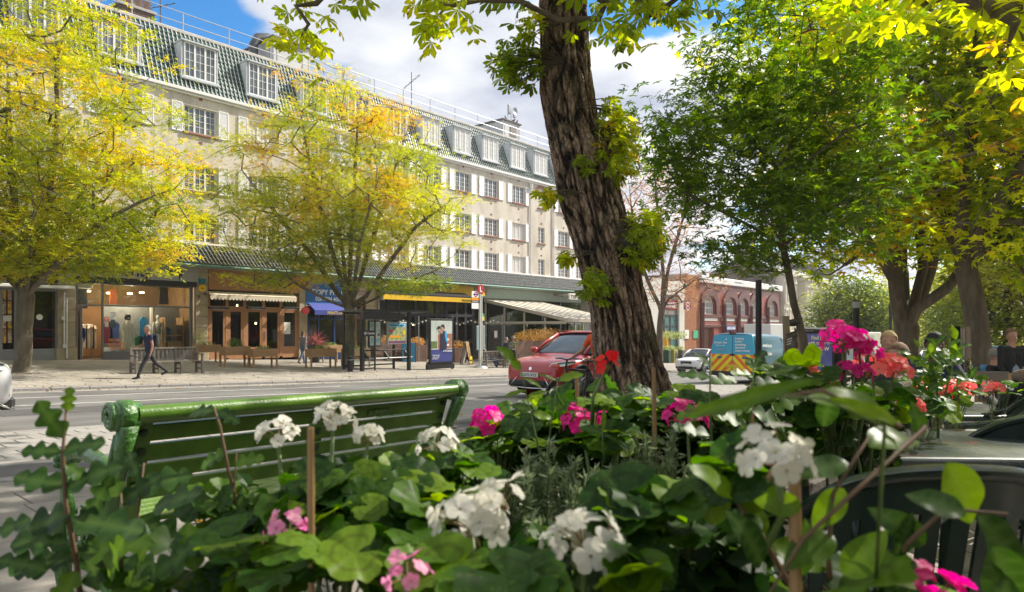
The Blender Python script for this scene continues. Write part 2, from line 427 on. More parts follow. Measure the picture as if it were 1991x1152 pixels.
# a utility cover and patch in the near pavement
mb = MB(); mb.bbox(0, .45, 0, .3, -.01, .006, .004); mb.build('inspection_cover', mat('iron', (.05, .05, .05), .6, (.09, .085, .08), 30, metal=.6), near_p, loc=(3.1, 4.6, gz(3.1, 4.6)))
# tree pit of the big chestnut
# ================================================================ the long apartment block over the shops
render_m = mat('cream_render', (.45, .40, .33), .9, (.63, .575, .485), 1.6, bump=.25, bscale=25, lo=.28, hi=.6, stretch=(1, 1, .3))
white_m = mat('white_paint', (.78, .77, .74), .45, (.70, .70, .68), 5)
white2_m = mat('shutter_paint', (.80, .80, .80), .4)
brick_m = mat('sill_brick', (.26, .12, .085), .85, (.36, .17, .12), 25, bump=.4)
lead_m = mat('lead_cladding', (.42, .45, .48), .5, (.52, .55, .58), 6)
green_tile = mat('green_glazed_tile', (.010, .045, .028), .3, (.03, .085, .06), 3.0, coat=.3)
sunlit_tile = mat('sunlit_tile_roll', (.55, .55, .53), .45, (.78, .78, .75), 6)  # sun glint on the tile rolls, put into their colour
grey_tile = mat('grey_glazed_tile', (.02, .03, .027), .3, (.045, .06, .053), 3.0, coat=.3)
gutter_m = mat('green_gutter', (.09, .20, .16), .5, (.13, .25, .2), 5)
winglass = mat('window_glass', (.07, .09, .11), .04, (.17, .19, .21), 1.1, spec=.8, lo=.4, hi=.62)
curtain = mat('net_curtain', (.62, .62, .60), .9, (.72, .72, .7), 3, stretch=(12, 1, 1))
dark_m = mat('dark_interior', (.02, .018, .016), .8)
stone_m = mat('pillar_stone', (.34, .28, .19), .85, (.43, .36, .25), 2.4, bump=.3, bscale=40)
lite_m = mat('flat_grey_render', (.52, .52, .50), .8, (.62, .62, .60), 1.6, bump=.2)
metal_g = mat('galvanised', (.40, .41, .42), .45, metal=.7)
black_m = mat('black_paint', (.014, .014, .015), .35)
antenna_m = mat('antenna_metal', (.10, .10, .11), .5, metal=.5)
WV = 34.2                                                        # plane of the upper wall
def wall_holes(mb, u0, u1, z0, z1, v, holes, dep=.22, mi=0):
    us = sorted({u0, u1, *[h[0] for h in holes], *[h[1] for h in holes]}); zs = sorted({z0, z1, *[h[2] for h in holes], *[h[3] for h in holes]})
    us = [x for x in us if u0 <= x <= u1]; zs = [x for x in zs if z0 <= x <= z1]
    for i in range(len(us)-1):
        for j in range(len(zs)-1):
            cu, cz = (us[i]+us[i+1])/2, (zs[j]+zs[j+1])/2
            if any(h[0] < cu < h[1] and h[2] < cz < h[3] for h in holes): continue
            mb.add([(us[i], v, zs[j]), (us[i+1], v, zs[j]), (us[i+1], v, zs[j+1]), (us[i], v, zs[j+1])], [(0, 1, 2, 3)], mi)
    for a, b, c, d in holes:
        mb.add([(a, v, c), (b, v, c), (b, v, d), (a, v, d), (a, v+dep, c), (b, v+dep, c), (b, v+dep, d), (a, v+dep, d)],
               [(0, 1, 5, 4), (1, 2, 6, 5), (2, 3, 7, 6), (3, 0, 4, 7)], mi)
def sash_mesh(wd, ht, lights, rows, cols, name='window'):
    """white casement frame in local coords: x 0..wd, z 0..ht, face at y=0"""
    f = MB(); t = .055
    f.box(0, wd, 0, .06, 0, t); f.box(0, wd, 0, .06, ht-t, ht); f.box(0, t, .001, .061, t, ht-t); f.box(wd-t, wd, .001, .061, t, ht-t)
    lw = wd/lights
    for i in range(1, lights): f.box(i*lw-.045, i*lw+.045, -.004, .058, t, ht-t)
    b = MB()
    for i in range(lights):
        a0, a1 = i*lw+.045, (i+1)*lw-.045
        for c in range(1, cols): x = a0+(a1-a0)*c/cols; b.box(x-.011, x+.011, .012, .05, t, ht-t)
        for r in range(1, rows): z = t+(ht-2*t)*r/rows; b.box(a0, a1, .016, .046, z-.011, z+.011)
    gl = MB(); gl.box(t*.5, wd-t*.5, .03, .04, t*.5, ht-t*.5)
    return f, b, gl
WM = {}
def window(parent, u, v, z, wd, ht, lights=3, rows=4, cols=2, sill=True, glass=None, key=None):
    k = (round(wd, 3), round(ht, 3), lights, rows, cols)
    if k not in WM:
        f, b, gl = sash_mesh(wd, ht, lights, rows, cols)
        s = MB(); s.bbox(-.08, wd+.08, -.20, .02, -.11, -.005, .01)
        WM[k] = (f.mesh('window', white_m), b.mesh('glazing_bars', white_m), gl.mesh('pane', winglass), gl.mesh('pane', curtain), s.mesh('sill', brick_m))
    A = WM[k]
    wo = obj('window', A[0], parent, (u, v, z)); obj('glazing_bars', A[1], wo)
    obj('pane', A[2] if not glass else A[3], wo)
    if sill: obj('sill', A[4], wo)
    return wo
def louvre_shutter(wd, ht):
    s = MB(); t = .05
    s.box(0, wd, -.045, 0, 0, t); s.box(0, wd, -.045, 0, ht-t, ht); s.box(0, t, -.044, 0, t, ht-t); s.box(wd-t, wd, -.044, 0, t, ht-t); s.box(t, wd-t, -.036, 0, ht/2-.025, ht/2+.025)
    s.box(t, wd-t, -.012, 0, t, ht-t)
    n = int(ht/.06)
    for i in range(n):
        z = t+(ht-2*t)*i/n; s.add([(t, -.012, z+.045), (wd-t, -.012, z+.045), (wd-t, -.038, z), (t, -.038, z)], [(0, 1, 2, 3)])
    return s
def pantiles(mb, u0, u1, prof, per=.215, skip=None, m_t=0, m_r=1, roll=.045):
    """ribbed tiles; prof = [(v,z)...] from eave to top, one course per step"""
    n = int((u1-u0)/per)
    for c in range(len(prof)-1):
        (va, za), (vb, zb) = prof[c], prof[c+1]
        d = Vector((0, vb-va, zb-za)); nn = Vector((0, -d.z, d.y)).normalized()
        if nn.y > 0: nn = -nn
        A = Vector((0, va, za))+nn*.045; B = Vector((0, vb, zb))+nn*.014
        for i in range(n):
            u = u0+i*per; uc = u+per/2
            if skip and skip(uc, (za+zb)/2): continue
            vs = []
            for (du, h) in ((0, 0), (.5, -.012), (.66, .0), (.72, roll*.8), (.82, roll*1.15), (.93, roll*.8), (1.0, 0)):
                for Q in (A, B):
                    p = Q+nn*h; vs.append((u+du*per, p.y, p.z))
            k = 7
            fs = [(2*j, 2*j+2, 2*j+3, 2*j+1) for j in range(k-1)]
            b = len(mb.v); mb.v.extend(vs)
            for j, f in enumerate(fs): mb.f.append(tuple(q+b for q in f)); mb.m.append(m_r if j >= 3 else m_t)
            # front lip
            q = Vector((0, va, za))
            vs = [(u, A.y, A.z), (u+per, A.y, A.z), (u+per, q.y, q.z), (u, q.y, q.z)]; b = len(mb.v); mb.v.extend(vs); mb.f.append((b, b+1, b+2, b+3)); mb.m.append(m_t)
            b = len(mb.v); mb.v.extend([(u+.66*per, A.y, A.z), (u+.72*per, A.y+nn.y*roll*.8, A.z+nn.z*roll*.8), (u+.93*per, A.y+nn.y*roll*.8, A.z+nn.z*roll*.8), (u+per, A.y, A.z)]); mb.f.append((b, b+1, b+2, b+3)); mb.m.append(m_t)
U0, U1 = 0.0, 50.6
Z_CAN, Z_EAVE, Z_TOP = 5.30, 12.93, 16.15
bl = empty('apartment_block', (0, 0, 0), 0, 'long cream rendered apartment block with a green tiled mansard roof above the row of shops', 'building')
cols_ = [2.2, 5.6, 9.0, 12.25, 15.95, 19.35, 22.6, 25.7, 28.7, 31.7, 34.7, 37.7, 40.87, 43.75, 46.8, 49.4]
rows_ = [(10.86, 12.18), (7.99, 9.26), (5.42, 6.68)]
holes = []
for i, c in enumerate(cols_):
    for z0, z1 in rows_:
        wd = .85 if i in (13,) else (1.62 if i < 9 else 1.46)
        holes.append((c-wd/2, c+wd/2, z0, z1))
mb = MB(); wall_holes(mb, U0, U1, Z_CAN-.6, Z_EAVE, WV, holes)
mb.add([(U0, WV, -2), (U0, WV+9, -2), (U0, WV+9, Z_EAVE), (U0, WV, Z_EAVE)], [(0, 1, 2, 3)])
mb.add([(U1, WV, -2), (U1, WV+9, -2), (U1, WV+9, Z_EAVE), (U1, WV, Z_EAVE)], [(0, 1, 2, 3)])
mb.add([(U0, WV+9, -2), (U1, WV+9, -2), (U1, WV+9, 16), (U0, WV+9, 16)], [(0, 1, 2, 3)])
mb.build('wall', render_m, bl)
rn = random.Random(3)
shm = louvre_shutter(.52, 1.44).mesh('shutter', white2_m); shm2 = louvre_shutter(.46, 1.44).mesh('shutter', white2_m)
vent = MB(); vent.box(-.08, .08, -.02, .03, -.06, .06); ventm = vent.mesh('air_brick', mat('air_brick', (.22, .07, .05), .8))
for i, c in enumerate(cols_):
    for j, (z0, z1) in enumerate(rows_):
        nar = i == 13; wd = .85 if nar else (1.62 if i < 9 else 1.46)
        window(bl, c-wd/2, WV+.10, z0, wd, z1-z0, 2 if nar else 3, 4, 2, True, glass=(rn.random() < .3))
        if not nar:
            obj('shutter', shm, bl, (c-wd/2-.10-.52, WV-.012, z0-.06)); obj('shutter', shm, bl, (c+wd/2+.10, WV-.012, z0-.06))
        obj('air_brick', ventm, bl, (c, WV, z1+.42 if j < 1 else z1+.32))
        if j < 2: obj('air_brick', ventm, bl, (c, WV, z0-.45))
# arched brick hood over the narrow top window
mb = MB()
for k in range(12):
    a0, a1 = math.pi*k/12, math.pi*(k+1)/12; r0, r1 = .55, .82; c = (cols_[13], 12.02)
    mb.prism([(c[0]+r0*math.cos(a0), c[1]+r0*math.sin(a0)*.8), (c[0]+r1*math.cos(a0), c[1]+r1*math.sin(a0)*.8), (c[0]+r1*math.cos(a1), c[1]+r1*math.sin(a1)*.8), (c[0]+r0*math.cos(a1), c[1]+r0*math.sin(a1)*.8)], 1, WV-.05, WV+.02)
mb.build('arch_hood', brick_m, bl)
# cornice under the mansard, parapet ledge, gutter
mb = MB(); mb.bbox(U0, U1, WV-.22, WV+.1, Z_EAVE-.14, Z_EAVE+.02, .02); mb.bbox(U0, U1, WV-.12, WV+.1, Z_EAVE-.26, Z_EAVE-.145, .02); mb.build('cornice', white_m, bl)
mb = MB(); mb.bbox(U0, U1, 35.35, 35.75, Z_TOP-.02, Z_TOP+.16, .03); mb.build('coping', mat('coping', (.42, .40, .36), .85, (.55, .53, .48), 4, bump=.3), bl)
mb = MB(); mb.box(U0, U1, 35.5, WV+9, Z_TOP-.12, Z_TOP-.02); mb.build('flat_roof', asph, bl)
mb = MB()
for u in (24.1, 42.3, 45.35): mb.tube([(u, WV-.09, Z_CAN), (u, WV-.09, 12.2)], .055, 8); mb.lathe([(.02, 12.1), (.14, 12.2), (.16, 12.5), (.17, 12.55), (.02, 12.56)], 8, M=Matrix.Translation((u, WV-.1, 0)))
mb.build('downpipe', white_m, bl, smooth=True)
# mansard
dorm = [c for c in cols_ if c < 50]
DZ0, DZ1, DV = 13.66, 15.32, 34.28
def dskip(u, z): return any(abs(u-c) < .92 for c in dorm) and DZ0-.02 < z < DZ1+.1
nC = 12
prof = [(WV-.03+(35.42-WV+.03)*t, Z_EAVE+.03+(Z_TOP-Z_EAVE-.05)*t) for t in [i/nC for i in range(nC+1)]]
mb = MB(); pantiles(mb, U0, U1, prof, skip=dskip); o = mb.build('roof_tiles', [green_tile, sunlit_tile], bl); o['kind'] = 'stuff'
mb = MB(); mb.add([(U0, WV+.1, Z_EAVE), (U1, WV+.1, Z_EAVE), (U1, 35.5, Z_TOP), (U0, 35.5, Z_TOP)], [(0, 1, 2, 3)]); mb.add([(U0, WV, Z_EAVE), (U0, WV+9, Z_EAVE), (U0, WV+9, Z_TOP), (U0, 35.5, Z_TOP)], [(0, 1, 2, 3)])
mb.add([(U1, WV, Z_EAVE), (U1, WV+9, Z_EAVE), (U1, WV+9, Z_TOP), (U1, 35.5, Z_TOP)], [(0, 1, 2, 3)]); mb.build('mansard_boarding', dark_m, bl)
cheek = MB(); hw = .86
cheek.prism([(0, DZ0-.08), (0, DZ1), (1.3, DZ1), (.4, DZ0-.08)], 0, -hw-.06, -hw+.02); cheek.prism([(0, DZ0-.08), (0, DZ1), (1.3, DZ1), (.4, DZ0-.08)], 0, hw-.02, hw+.06)
cheek.bbox(-hw-.12, hw+.12, -.12, 1.3, DZ1, DZ1+.09, .02); cheek.bbox(-hw-.1, hw+.1, -.1, .3, DZ0-.2, DZ0-.06, .02)
cheek.box(-hw, -.79, .0, .05, DZ0-.06, DZ1); cheek.box(.79, hw, .0, .05, DZ0-.06, DZ1)
chm = cheek.mesh('dormer', lead_m)
for i, c in enumerate(dorm):
    d = obj('dormer', chm, bl, (c, DV, 0))
    f, b, gl = None, None, None
    k = 'dorm'
    if k not in WM:
        f, b, gl = sash_mesh(1.58, DZ1-DZ0+.04, 3, 4, 2); WM[k] = (f.mesh('window', white_m), b.mesh('glazing_bars', white_m), gl.mesh('pane', winglass), gl.mesh('pane', curtain))
    # frame carries the bars and the glass in one part so nothing goes a fourth level deep
    wd = obj('window', WM[k][0], d, (-.79, -.03, DZ0-.05)); wd.name = 'window'
    gb = obj('glazing_bars', WM[k][1], d, (-.79, -.03, DZ0-.05)); pn = obj('pane', WM[k][2] if i < 9 else WM[k][3], d, (-.79, -.03, DZ0-.05))
# canopy over the shops
nC = 5
prof = [(32.88+(WV-.02-32.88)*t, 4.20+(Z_CAN-4.20)*t) for t in [i/nC for i in range(nC+1)]]
CAN1 = 49.8
mb = MB(); pantiles(mb, U0, CAN1, prof, per=.2, roll=.05); o = mb.build('canopy_tiles', [grey_tile, sunlit_tile], bl); o['kind'] = 'stuff'
mb = MB(); mb.prism([(32.9, 4.16), (WV, Z_CAN-.06), (WV, 4.0), (32.9, 4.05)], 0, U0, CAN1); mb.build('canopy_soffit', mat('soffit', (.30, .29, .27), .8), bl)
mb = MB(); mb.tube([(U0, 32.84, 4.13), (CAN1, 32.84, 4.13)], .075, 8); mb.build('canopy_gutter', gutter_m, bl, smooth=True)
mb = MB(); mb.bbox(U0, CAN1, WV-.12, WV+.02, Z_CAN-.02, Z_CAN+.08, .02); mb.build('canopy_flashing', white_m, bl)
# roof rail
mb = MB()
for z in (.48, 1.02): mb.tube([(U0, 35.62, Z_TOP+.12+z), (U1, 35.62, Z_TOP+.12+z)], .024, 6)
u = 1.0
while u < U1: mb.tube([(u, 35.62, Z_TOP+.12), (u, 35.62, Z_TOP+1.18)], .024, 6); u += 2.45
mb.build('roof_railing', metal_g, bl, smooth=True)
# lift motor rooms
def motor_room(u0, u1, v0, v1, z1, door=None, cells=True):
    mb = MB(); mb.box(u0, u1, v0, v1, Z_TOP-.1, z1); r = mb.build('roof_plant_room', lite_m, bl)
    mb = MB(); mb.bbox(u0-.12, u1+.12, v0-.12, v1+.12, z1, z1+.12, .02); mb.build('roof_slab', mat('slab_edge', (.16, .15, .14), .8), r)
    mb = MB(); mb.box(u0-.012, u0, v0+.4, v0+.44, Z_TOP, z1); mb.box(u0+1.9, u0+1.96, v0-.012, v0, Z_TOP, z1); mb.box(u0+.2, u0+.24, v0-.012, v0, Z_TOP, z1); mb.build('panel_joint', mat('joint_grey', (.25, .25, .24), .8), r)
    return r
ua, ub = UF(532, 37), UF(602, 37)
r = motor_room(ua, ub, 37.0, 40.6, ZF(602, 97, 37))
mb = MB(); mb.tube([(ua-.6, 38.2, Z_TOP), (ua-.6, 38.2, Z_TOP+1.9), (ua-.35, 38.2, Z_TOP+2.4), (ua+.3, 38.2, Z_TOP+2.6), (ua+1, 38.2, Z_TOP+2.5)], .26, 10); mb.build('duct', antenna_m, bl, smooth=True)
mb = MB(); mb.box(ub-.9, ub-.5, 36.96, 36.998, ZF(590, 104, 37), ZF(590, 97, 37)); mb.build('vent_grille', antenna_m, r)
ua, ub = UF(978, 37), UF(1011, 37)
r = motor_room(ua, ub, 37.0, 41.2, ZF(978, 233, 37))
mb = MB(); mb.box(ua+.9, ua+1.7, 36.95, 36.998, ZF(985, 262, 37), ZF(985, 242, 37)); mb.build('door', mat('weathered_door', (.22, .19, .17), .7), r)
# chimney with pots
u = UF(265, 36.6); cz = ZF(265, 18, 36.6)
mb = MB(); mb.box(u-.9, u+.75, 36.3, 37.6, Z_TOP-.1, cz-.1)
ch = mb.build('chimney', mat('chimney_brick', (.10, .07, .055), .9, (.16, .11, .085), 14, bump=.5), bl)
mb = MB(); nb = 0
for r_i in range(26):
    for k in range(8):
        x = u-.9+k*.225+(r_i % 2)*.11
        if x+.21 < u+.75: mb.bbox(x, x+.21, 36.285, 36.305, Z_TOP-.08+r_i*.075, Z_TOP-.02+r_i*.075, .004)
o = mb.build('chimney_bricks', mat('chimney_brick2', (.13, .09, .07), .9, (.2, .14, .11), 9, rnd=.1), ch); o['kind'] = 'stuff'
mb = MB(); mb.bbox(u-1.0, u+.85, 36.2, 37.7, cz-.12, cz, .03); mb.build('chimney_cap', mat('cap', (.36, .34, .31), .8), ch)
pot = MB(); pot.lathe([(.12, 0), (.19, 0), (.17, .1), (.14, .5), (.17, .55), (.17, .62), (.11, .62), (.11, .1)], 12)
pm = pot.mesh('chimney_pot', mat('terracotta', (.30, .11, .06), .8, (.38, .16, .1), 8), True)
for k in range(4): obj('chimney_pot', pm, ch, (u-.65+k*.42, 36.9, cz))
# aerials
def aerial(u, v, z, h, name='aerial'):
    mb = MB(); mb.tube([(u, v, z), (u, v, z+h)], .025, 5); mb.tube([(u-.8, v, z+h*.55), (u+.7, v-.1, z+h*.98)], .018, 5)
    for k in range(5): t = k/4; c = Vector((u-.7+1.3*t, v, z+h*(.57+.4*t))); mb.tube([c-Vector((0, .25, 0)), c+Vector((0, .25, 0))], .01, 4)
    tag(mb.build(name, antenna_m), None, 'aerial')
    return bpy.data.objects[-1] if False else None
def thing_mb(mb, name, mats, label, cat, group=None, smooth=False, loc=None, rot=None):
    o = mb.build(name, mats, None, smooth, loc, rot); return tag(o, label, cat, group)
def aerial2(u, v, z, h, label):
    mb = MB(); mb.tube([(u, v, z), (u, v, z+h)], .03, 5); mb.tube([(u-.8, v, z+h*.55), (u+.7, v-.1, z+h*.98)], .022, 5)
    for k in range(5): t = k/4; c = Vector((u-.7+1.3*t, v, z+h*(.57+.4*t))); mb.tube([c-Vector((0, .25, 0)), c+Vector((0, .25, 0))], .014, 4)
    thing_mb(mb, 'aerial', antenna_m, label, 'aerial', 'aerials on the roof of the block')
aerial2(UF(312, 36.5), 36.5, Z_TOP, 1.9, 'thin dark television aerial beside the brick chimney')
aerial2(UF(800, 37), 37, Z_TOP, 3.2, 'thin dark television aerial above the crown of the middle tree')
ue = UF(960, 38.6); ze = ZF(985, 235, 38.6)
mb = MB()
for k in range(3): mb.tube([(ue+1.6+k*.4, 38.4, ze), (ue+1.6+k*.4, 38.4, ze+1.1)], .03, 5)
mb.bbox(ue+1.5, ue+1.75, 38.2, 38.4, ze+.5, ze+1.3, .03); mb.bbox(ue+2.2, ue+2.5, 38.2, 38.4, ze+.35, ze+1.15, .03); mb.lathe([(.02, 0), (.3, .08), (.32, .1)], 12, M=Matrix.Translation((ue+2.1, 38.1, ze+.8)) @ Matrix.Rotation(R_(90), 4, 'X'))
thing_mb(mb, 'phone_mast', metal_g, 'cluster of grey mobile phone antennas on the right plant room', 'antenna')
# birds perched on the slab
bird = MB(); bird.sphere((0, 0, .14), .1, 8, 0, (1.5, .8, .8)); bird.sphere((.13, 0, .24), .055, 8); bird.tube([(-.1, 0, .12), (-.28, 0, .08)], [.05, .02], 6); bird.tube([(0, .03, 0), (0, .03, .08)], .01, 4); bird.tube([(0, -.03, 0), (0, -.03, .08)], .01, 4); bird.tube([(.17, 0, .24), (.22, 0, .23)], [.015, .004], 4)
bmesh_ = bird.mesh('pigeon', mat('pigeon_grey', (.06, .065, .075), .7, (.12, .12, .13), 20), True)
for px, l in ((984, 'dark pigeon on the plant room slab, nearest the phone antennas'), (999, 'dark pigeon between two others on the plant room slab'), (1006, 'dark pigeon perched at the right end of the plant room slab')):
    o = obj('pigeon', bmesh_, None, (UF(px, 36.9), 36.95, ZF(1000, 238, 36.9)-.02), (0, 0, rn.random()*6)); tag(o, l, 'bird', 'pigeons on the roof')
# ================================================================ shopfronts under the canopy (plane v = SV)
SV = 33.5
alu = mat('grey_aluminium', (.17, .17, .175), .4, metal=.4); glassc = glass_mat('shop_glass', (.82, .86, .84)); glassd = glass_mat('dark_shop_glass', (.66, .70, .68), 1.0)
warm_int = mat('warm_interior', (.36, .22, .10), .8, (.42, .27, .13), 2); floor_i = mat('shop_floor', (.08, .07, .06), .6)
lampw = mat('lamp_glow', (1.0, .72, .38), .5, emit=9.0)
tan_m = mat('tan_paint', (.34, .165, .075), .5, (.38, .19, .09), 4); blue_m = mat('blue_sign_paint', (.012, .12, .36), .45); dblue = mat('dark_blue_paint', (.012, .045, .14), .4)
yellow_m = mat('yellow_sign', (.72, .44, .012), .45, (.78, .49, .02), 3); char_m = mat('charcoal_paint', (.035, .036, .042), .5); sage_m = mat('sage_paint', (.24, .30, .25), .7, (.27, .33, .275), 2)
txtw = mat('white_lettering', (.85, .85, .82), .5); txtb = mat('black_lettering', (.01, .01, .01), .5); txtr = mat('brown_lettering', (.16, .07, .04), .6); txto = mat('orange_lettering', (.85, .25, .02), .5)
greyf = mat('grey_fascia', (.36, .35, .34), .6, (.40, .39, .38), 2)
paper = mat('paper', (.75, .74, .70), .8, (.62, .62, .6), 30)
blackroll = mat('black_shutter_box', (.02, .02, .022), .45)
def gb(u): return gz(u, SV+.001)
def U_(px): return UF(px, SV)
def Z_(px, py): return ZF(px, py, SV)
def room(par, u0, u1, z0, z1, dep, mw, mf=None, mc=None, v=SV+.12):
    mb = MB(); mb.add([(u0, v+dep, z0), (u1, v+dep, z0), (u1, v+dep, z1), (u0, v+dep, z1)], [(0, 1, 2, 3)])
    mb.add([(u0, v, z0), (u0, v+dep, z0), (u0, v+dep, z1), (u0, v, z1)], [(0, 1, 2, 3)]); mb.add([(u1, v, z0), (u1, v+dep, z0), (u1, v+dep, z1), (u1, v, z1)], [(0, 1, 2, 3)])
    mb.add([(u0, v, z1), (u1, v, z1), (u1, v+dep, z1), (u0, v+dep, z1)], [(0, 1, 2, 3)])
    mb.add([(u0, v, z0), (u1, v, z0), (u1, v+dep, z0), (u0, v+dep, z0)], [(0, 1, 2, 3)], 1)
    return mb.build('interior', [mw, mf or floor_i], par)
def frame_grid(us, zs, v, t=.05, dep=.09, skip=()):
    mb = MB()
    for i, u in enumerate(us): mb.box(u-t/2, u+t/2, v, v+dep, zs[0], zs[-1])
    for j, z in enumerate(zs):
        for i in range(len(us)-1):
            if (i, j) in skip: continue
            mb.box(us[i]+t/2, us[i+1]-t/2, v+.004, v+dep-.004, z-t/2, z+t/2)
    return mb
def pillar(px0, px1, label, v1=SV-.12):
    u0, u1 = UF(px0, v1), UF(px1, v1); zb = gb(u0)-.15; mb = MB()
    z = gb((u0+u1)/2)+.02; mb.bbox(u0-.05, u1+.05, v1-.05, SV+.6, zb, z+.5, .02); n = 0
    p = mb.build('stone_pillar', stone_m); tag(p, label, 'pillar', 'stone pillars between the shops')
    z += .505; me = None; mbb = MB(); mbb.bbox(u0, u1, v1, SV+.6, 0, .53, .012); me = mbb.mesh('stone_block', stone_m)
    while z < 4.05: obj('stone_block', me, p, (0, 0, z)); z += .538
    return p
pillar(112, 147, 'worn stone pillar between the dark specialist shop and the charity shop')
pillar(381, 404, 'stone pillar with a yellow alarm box, right of the charity shop')
pillar(582, 598, 'narrow stone pillar between the tan restaurant and the blue print shop')
pillar(712, 734, 'stone pillar behind the bus shelter, left of the yellow burger shop')
# conduits and boxes on the first pillar
mb = MB(); v = SV-.2
for px, t0, t1 in ((125, 569, 675), (130, 580, 697)): mb.tube([(UF(px, v), v, ZF(px, t1, v)), (UF(px, v), v, ZF(px, t0, v))], .03, 6)
mb.box(UF(122, v), UF(128.5, v), v-.05, v+.05, ZF(125, 677, v), ZF(125, 670, v)); mb.box(UF(119, v), UF(124, v), v-.07, v+.05, ZF(122, 622, v), ZF(122, 616, v))
thing_mb(mb, 'conduit_pipes', white_m, 'two white conduit pipes with small boxes up the stone pillar beside the charity shop', 'pipe')
# alarm boxes
v = SV-.2; mb = MB(); mb.lathe([(.0, 0), (.16, .01), (.17, .1), (.0, .13)], 14, M=Matrix.Translation((UF(393.5, v), v+.08, ZF(393, 561, v))) @ Matrix.Rotation(R_(90), 4, 'X'))
o = thing_mb(mb, 'alarm_box', mat('alarm_yellow', (.8, .5, .01), .4), 'round yellow burglar alarm box on the pillar right of the charity shop', 'alarm box', smooth=True)
text('Yale', .10, txtb, o, (UF(393.5, v)-.11, v-.06, ZF(393, 561, v)-.03), FACE, bold=.02)
mb = MB(); mb.prism([(-.17, .12), (.17, .12), (.13, -.12), (-.13, -.12)], 1, v-.06, v+.08, M=Matrix.Translation((UF(393, v), 0, ZF(393, 547, v)))); thing_mb(mb, 'alarm_box', mat('alarm_teal', (.01, .16, .25), .4), 'small dark teal alarm box above the round yellow one', 'alarm box')
mb = MB()
for px, py in ((386, 577), (399, 571)): mb.sphere((UF(px, v), v-.04, ZF(px, py, v)), .07, 8); mb.tube([(UF(px, v), v-.04, ZF(px, py, v)), (UF(px, v), v+.1, ZF(px, py, v)+.02)], .03, 6)
thing_mb(mb, 'security_camera', black_m, 'two small dark dome cameras on the pillar below the alarm boxes', 'camera')
# ---- shop 0: dark specialist shop with posters
s = empty('shopfront', (0, 0, 0), 0, 'dark grey shopfront with a SPECIALISTS sign and poster covered window behind the left tree', 'shop')
u0, u1 = 1.5, U_(112); b0 = gb(u0)-.3
dgrey = mat('dark_grey_sign', (.03, .032, .035), .5)
MB().box(u0, u1, SV-.12, SV+.5, Z_(60, 548), 4.03).build('fascia', dgrey, s)
mb = MB(); mb.box(U_(40)-4.6, U_(100), SV-.135, SV-.122, Z_(60, 514)-.01, Z_(60, 514)+.03); mb.box(U_(40)-4.6, U_(100), SV-.135, SV-.122, Z_(60, 533.5)-.03, Z_(60, 533.5)); mb.build('sign_lines', txtw, s)
text('SPECIALISTS', .46, txtw, s, (U_(7), SV-.125, Z_(50, 530.5)), FACE, bold=.012, width=U_(99.5)-U_(7))
text('ICE', .46, txtw, s, (U_(7)-.95, SV-.125, Z_(50, 530.5)), FACE, bold=.012, width=.75)
us = [u0, 4.5, U_(2), U_(30), U_(59), U_(110)]; zs = [gb(9)+.05, gb(9)+.42, Z_(60, 564), Z_(60, 549)]
frame_grid(us, zs, SV-.02, .09).build('window_frame', mat('pale_grey_frame', (.28, .29, .30), .5), s)
MB().box(u0, u1, SV+.02, SV+.03, zs[0], zs[-1]).build('display_glass', glassd, s)
MB().box(u0, u1, SV-.06, SV+.02, b0-.5, zs[1]-.05).build('stall_riser', mat('riser_grey', (.26, .27, .28), .6), s)
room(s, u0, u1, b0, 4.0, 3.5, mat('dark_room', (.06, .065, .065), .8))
mb = MB()
cols = [mat('poster_%s' % n, c, .7, c2, 7, lo=.45, hi=.55) for n, c, c2 in (('orange', (.45, .2, .05), (.75, .5, .1)), ('plum', (.22, .1, .12), (.6, .4, .3)), ('sand', (.5, .42, .3), (.3, .2, .15)), ('amber', (.75, .45, .02), (.25, .12, .08)))]
for k in range(6):
    for j in range(2):
        mm = MB(); zz = Z_(20, 668)+.02+k*.58; mm.bbox(U_(2+j*12)+.02, U_(14+j*11)-.04, SV-.002, SV+.008, zz, zz+.54, .001); mm.build('poster', cols[(k+j*2) % 4], s)
mm = MB(); mm.lathe([(0, 0), (.12, 0), (.12, .004), (0, .004)], 16, M=Matrix.Translation((U_(77), SV+.01, Z_(77, 617))) @ Matrix.Rotation(R_(90), 4, 'X')); mm.build('round_sticker', paper, s)
MB().box(U_(0), U_(5), SV-.01, SV, Z_(3, 613), Z_(3, 605)).build('notice', mat('notice_yellow', (.8, .55, .0), .5), s)
MB().box(U_(6), U_(22), SV-.01, SV, Z_(10, 625), Z_(10, 614)).build('notice', paper, s)
mb = MB(); mb.bbox(u0, U_(131), SV-.9, SV-.05, Z_(70, 562), Z_(70, 556), .02); thing_mb(mb, 'folded_awning', mat('white_awning', (.70, .70, .68), .6), 'rolled up pale awning over the dark specialist shop window', 'awning')
mb = MB(); mb.bbox(U_(117), U_(127.5), SV-1.0, SV-.88, Z_(122, 541), Z_(122, 505), .02); o = thing_mb(mb, 'projecting_sign', mat('bright_blue_sign', (.01, .28, .75), .4), 'bright blue projecting sign above the stone pillar by the left tree', 'sign')
MB().box(U_(117)+.04, U_(117)+.1, SV-.88, SV-.1, Z_(122, 512), Z_(122, 511)).build('bracket', black_m, o)
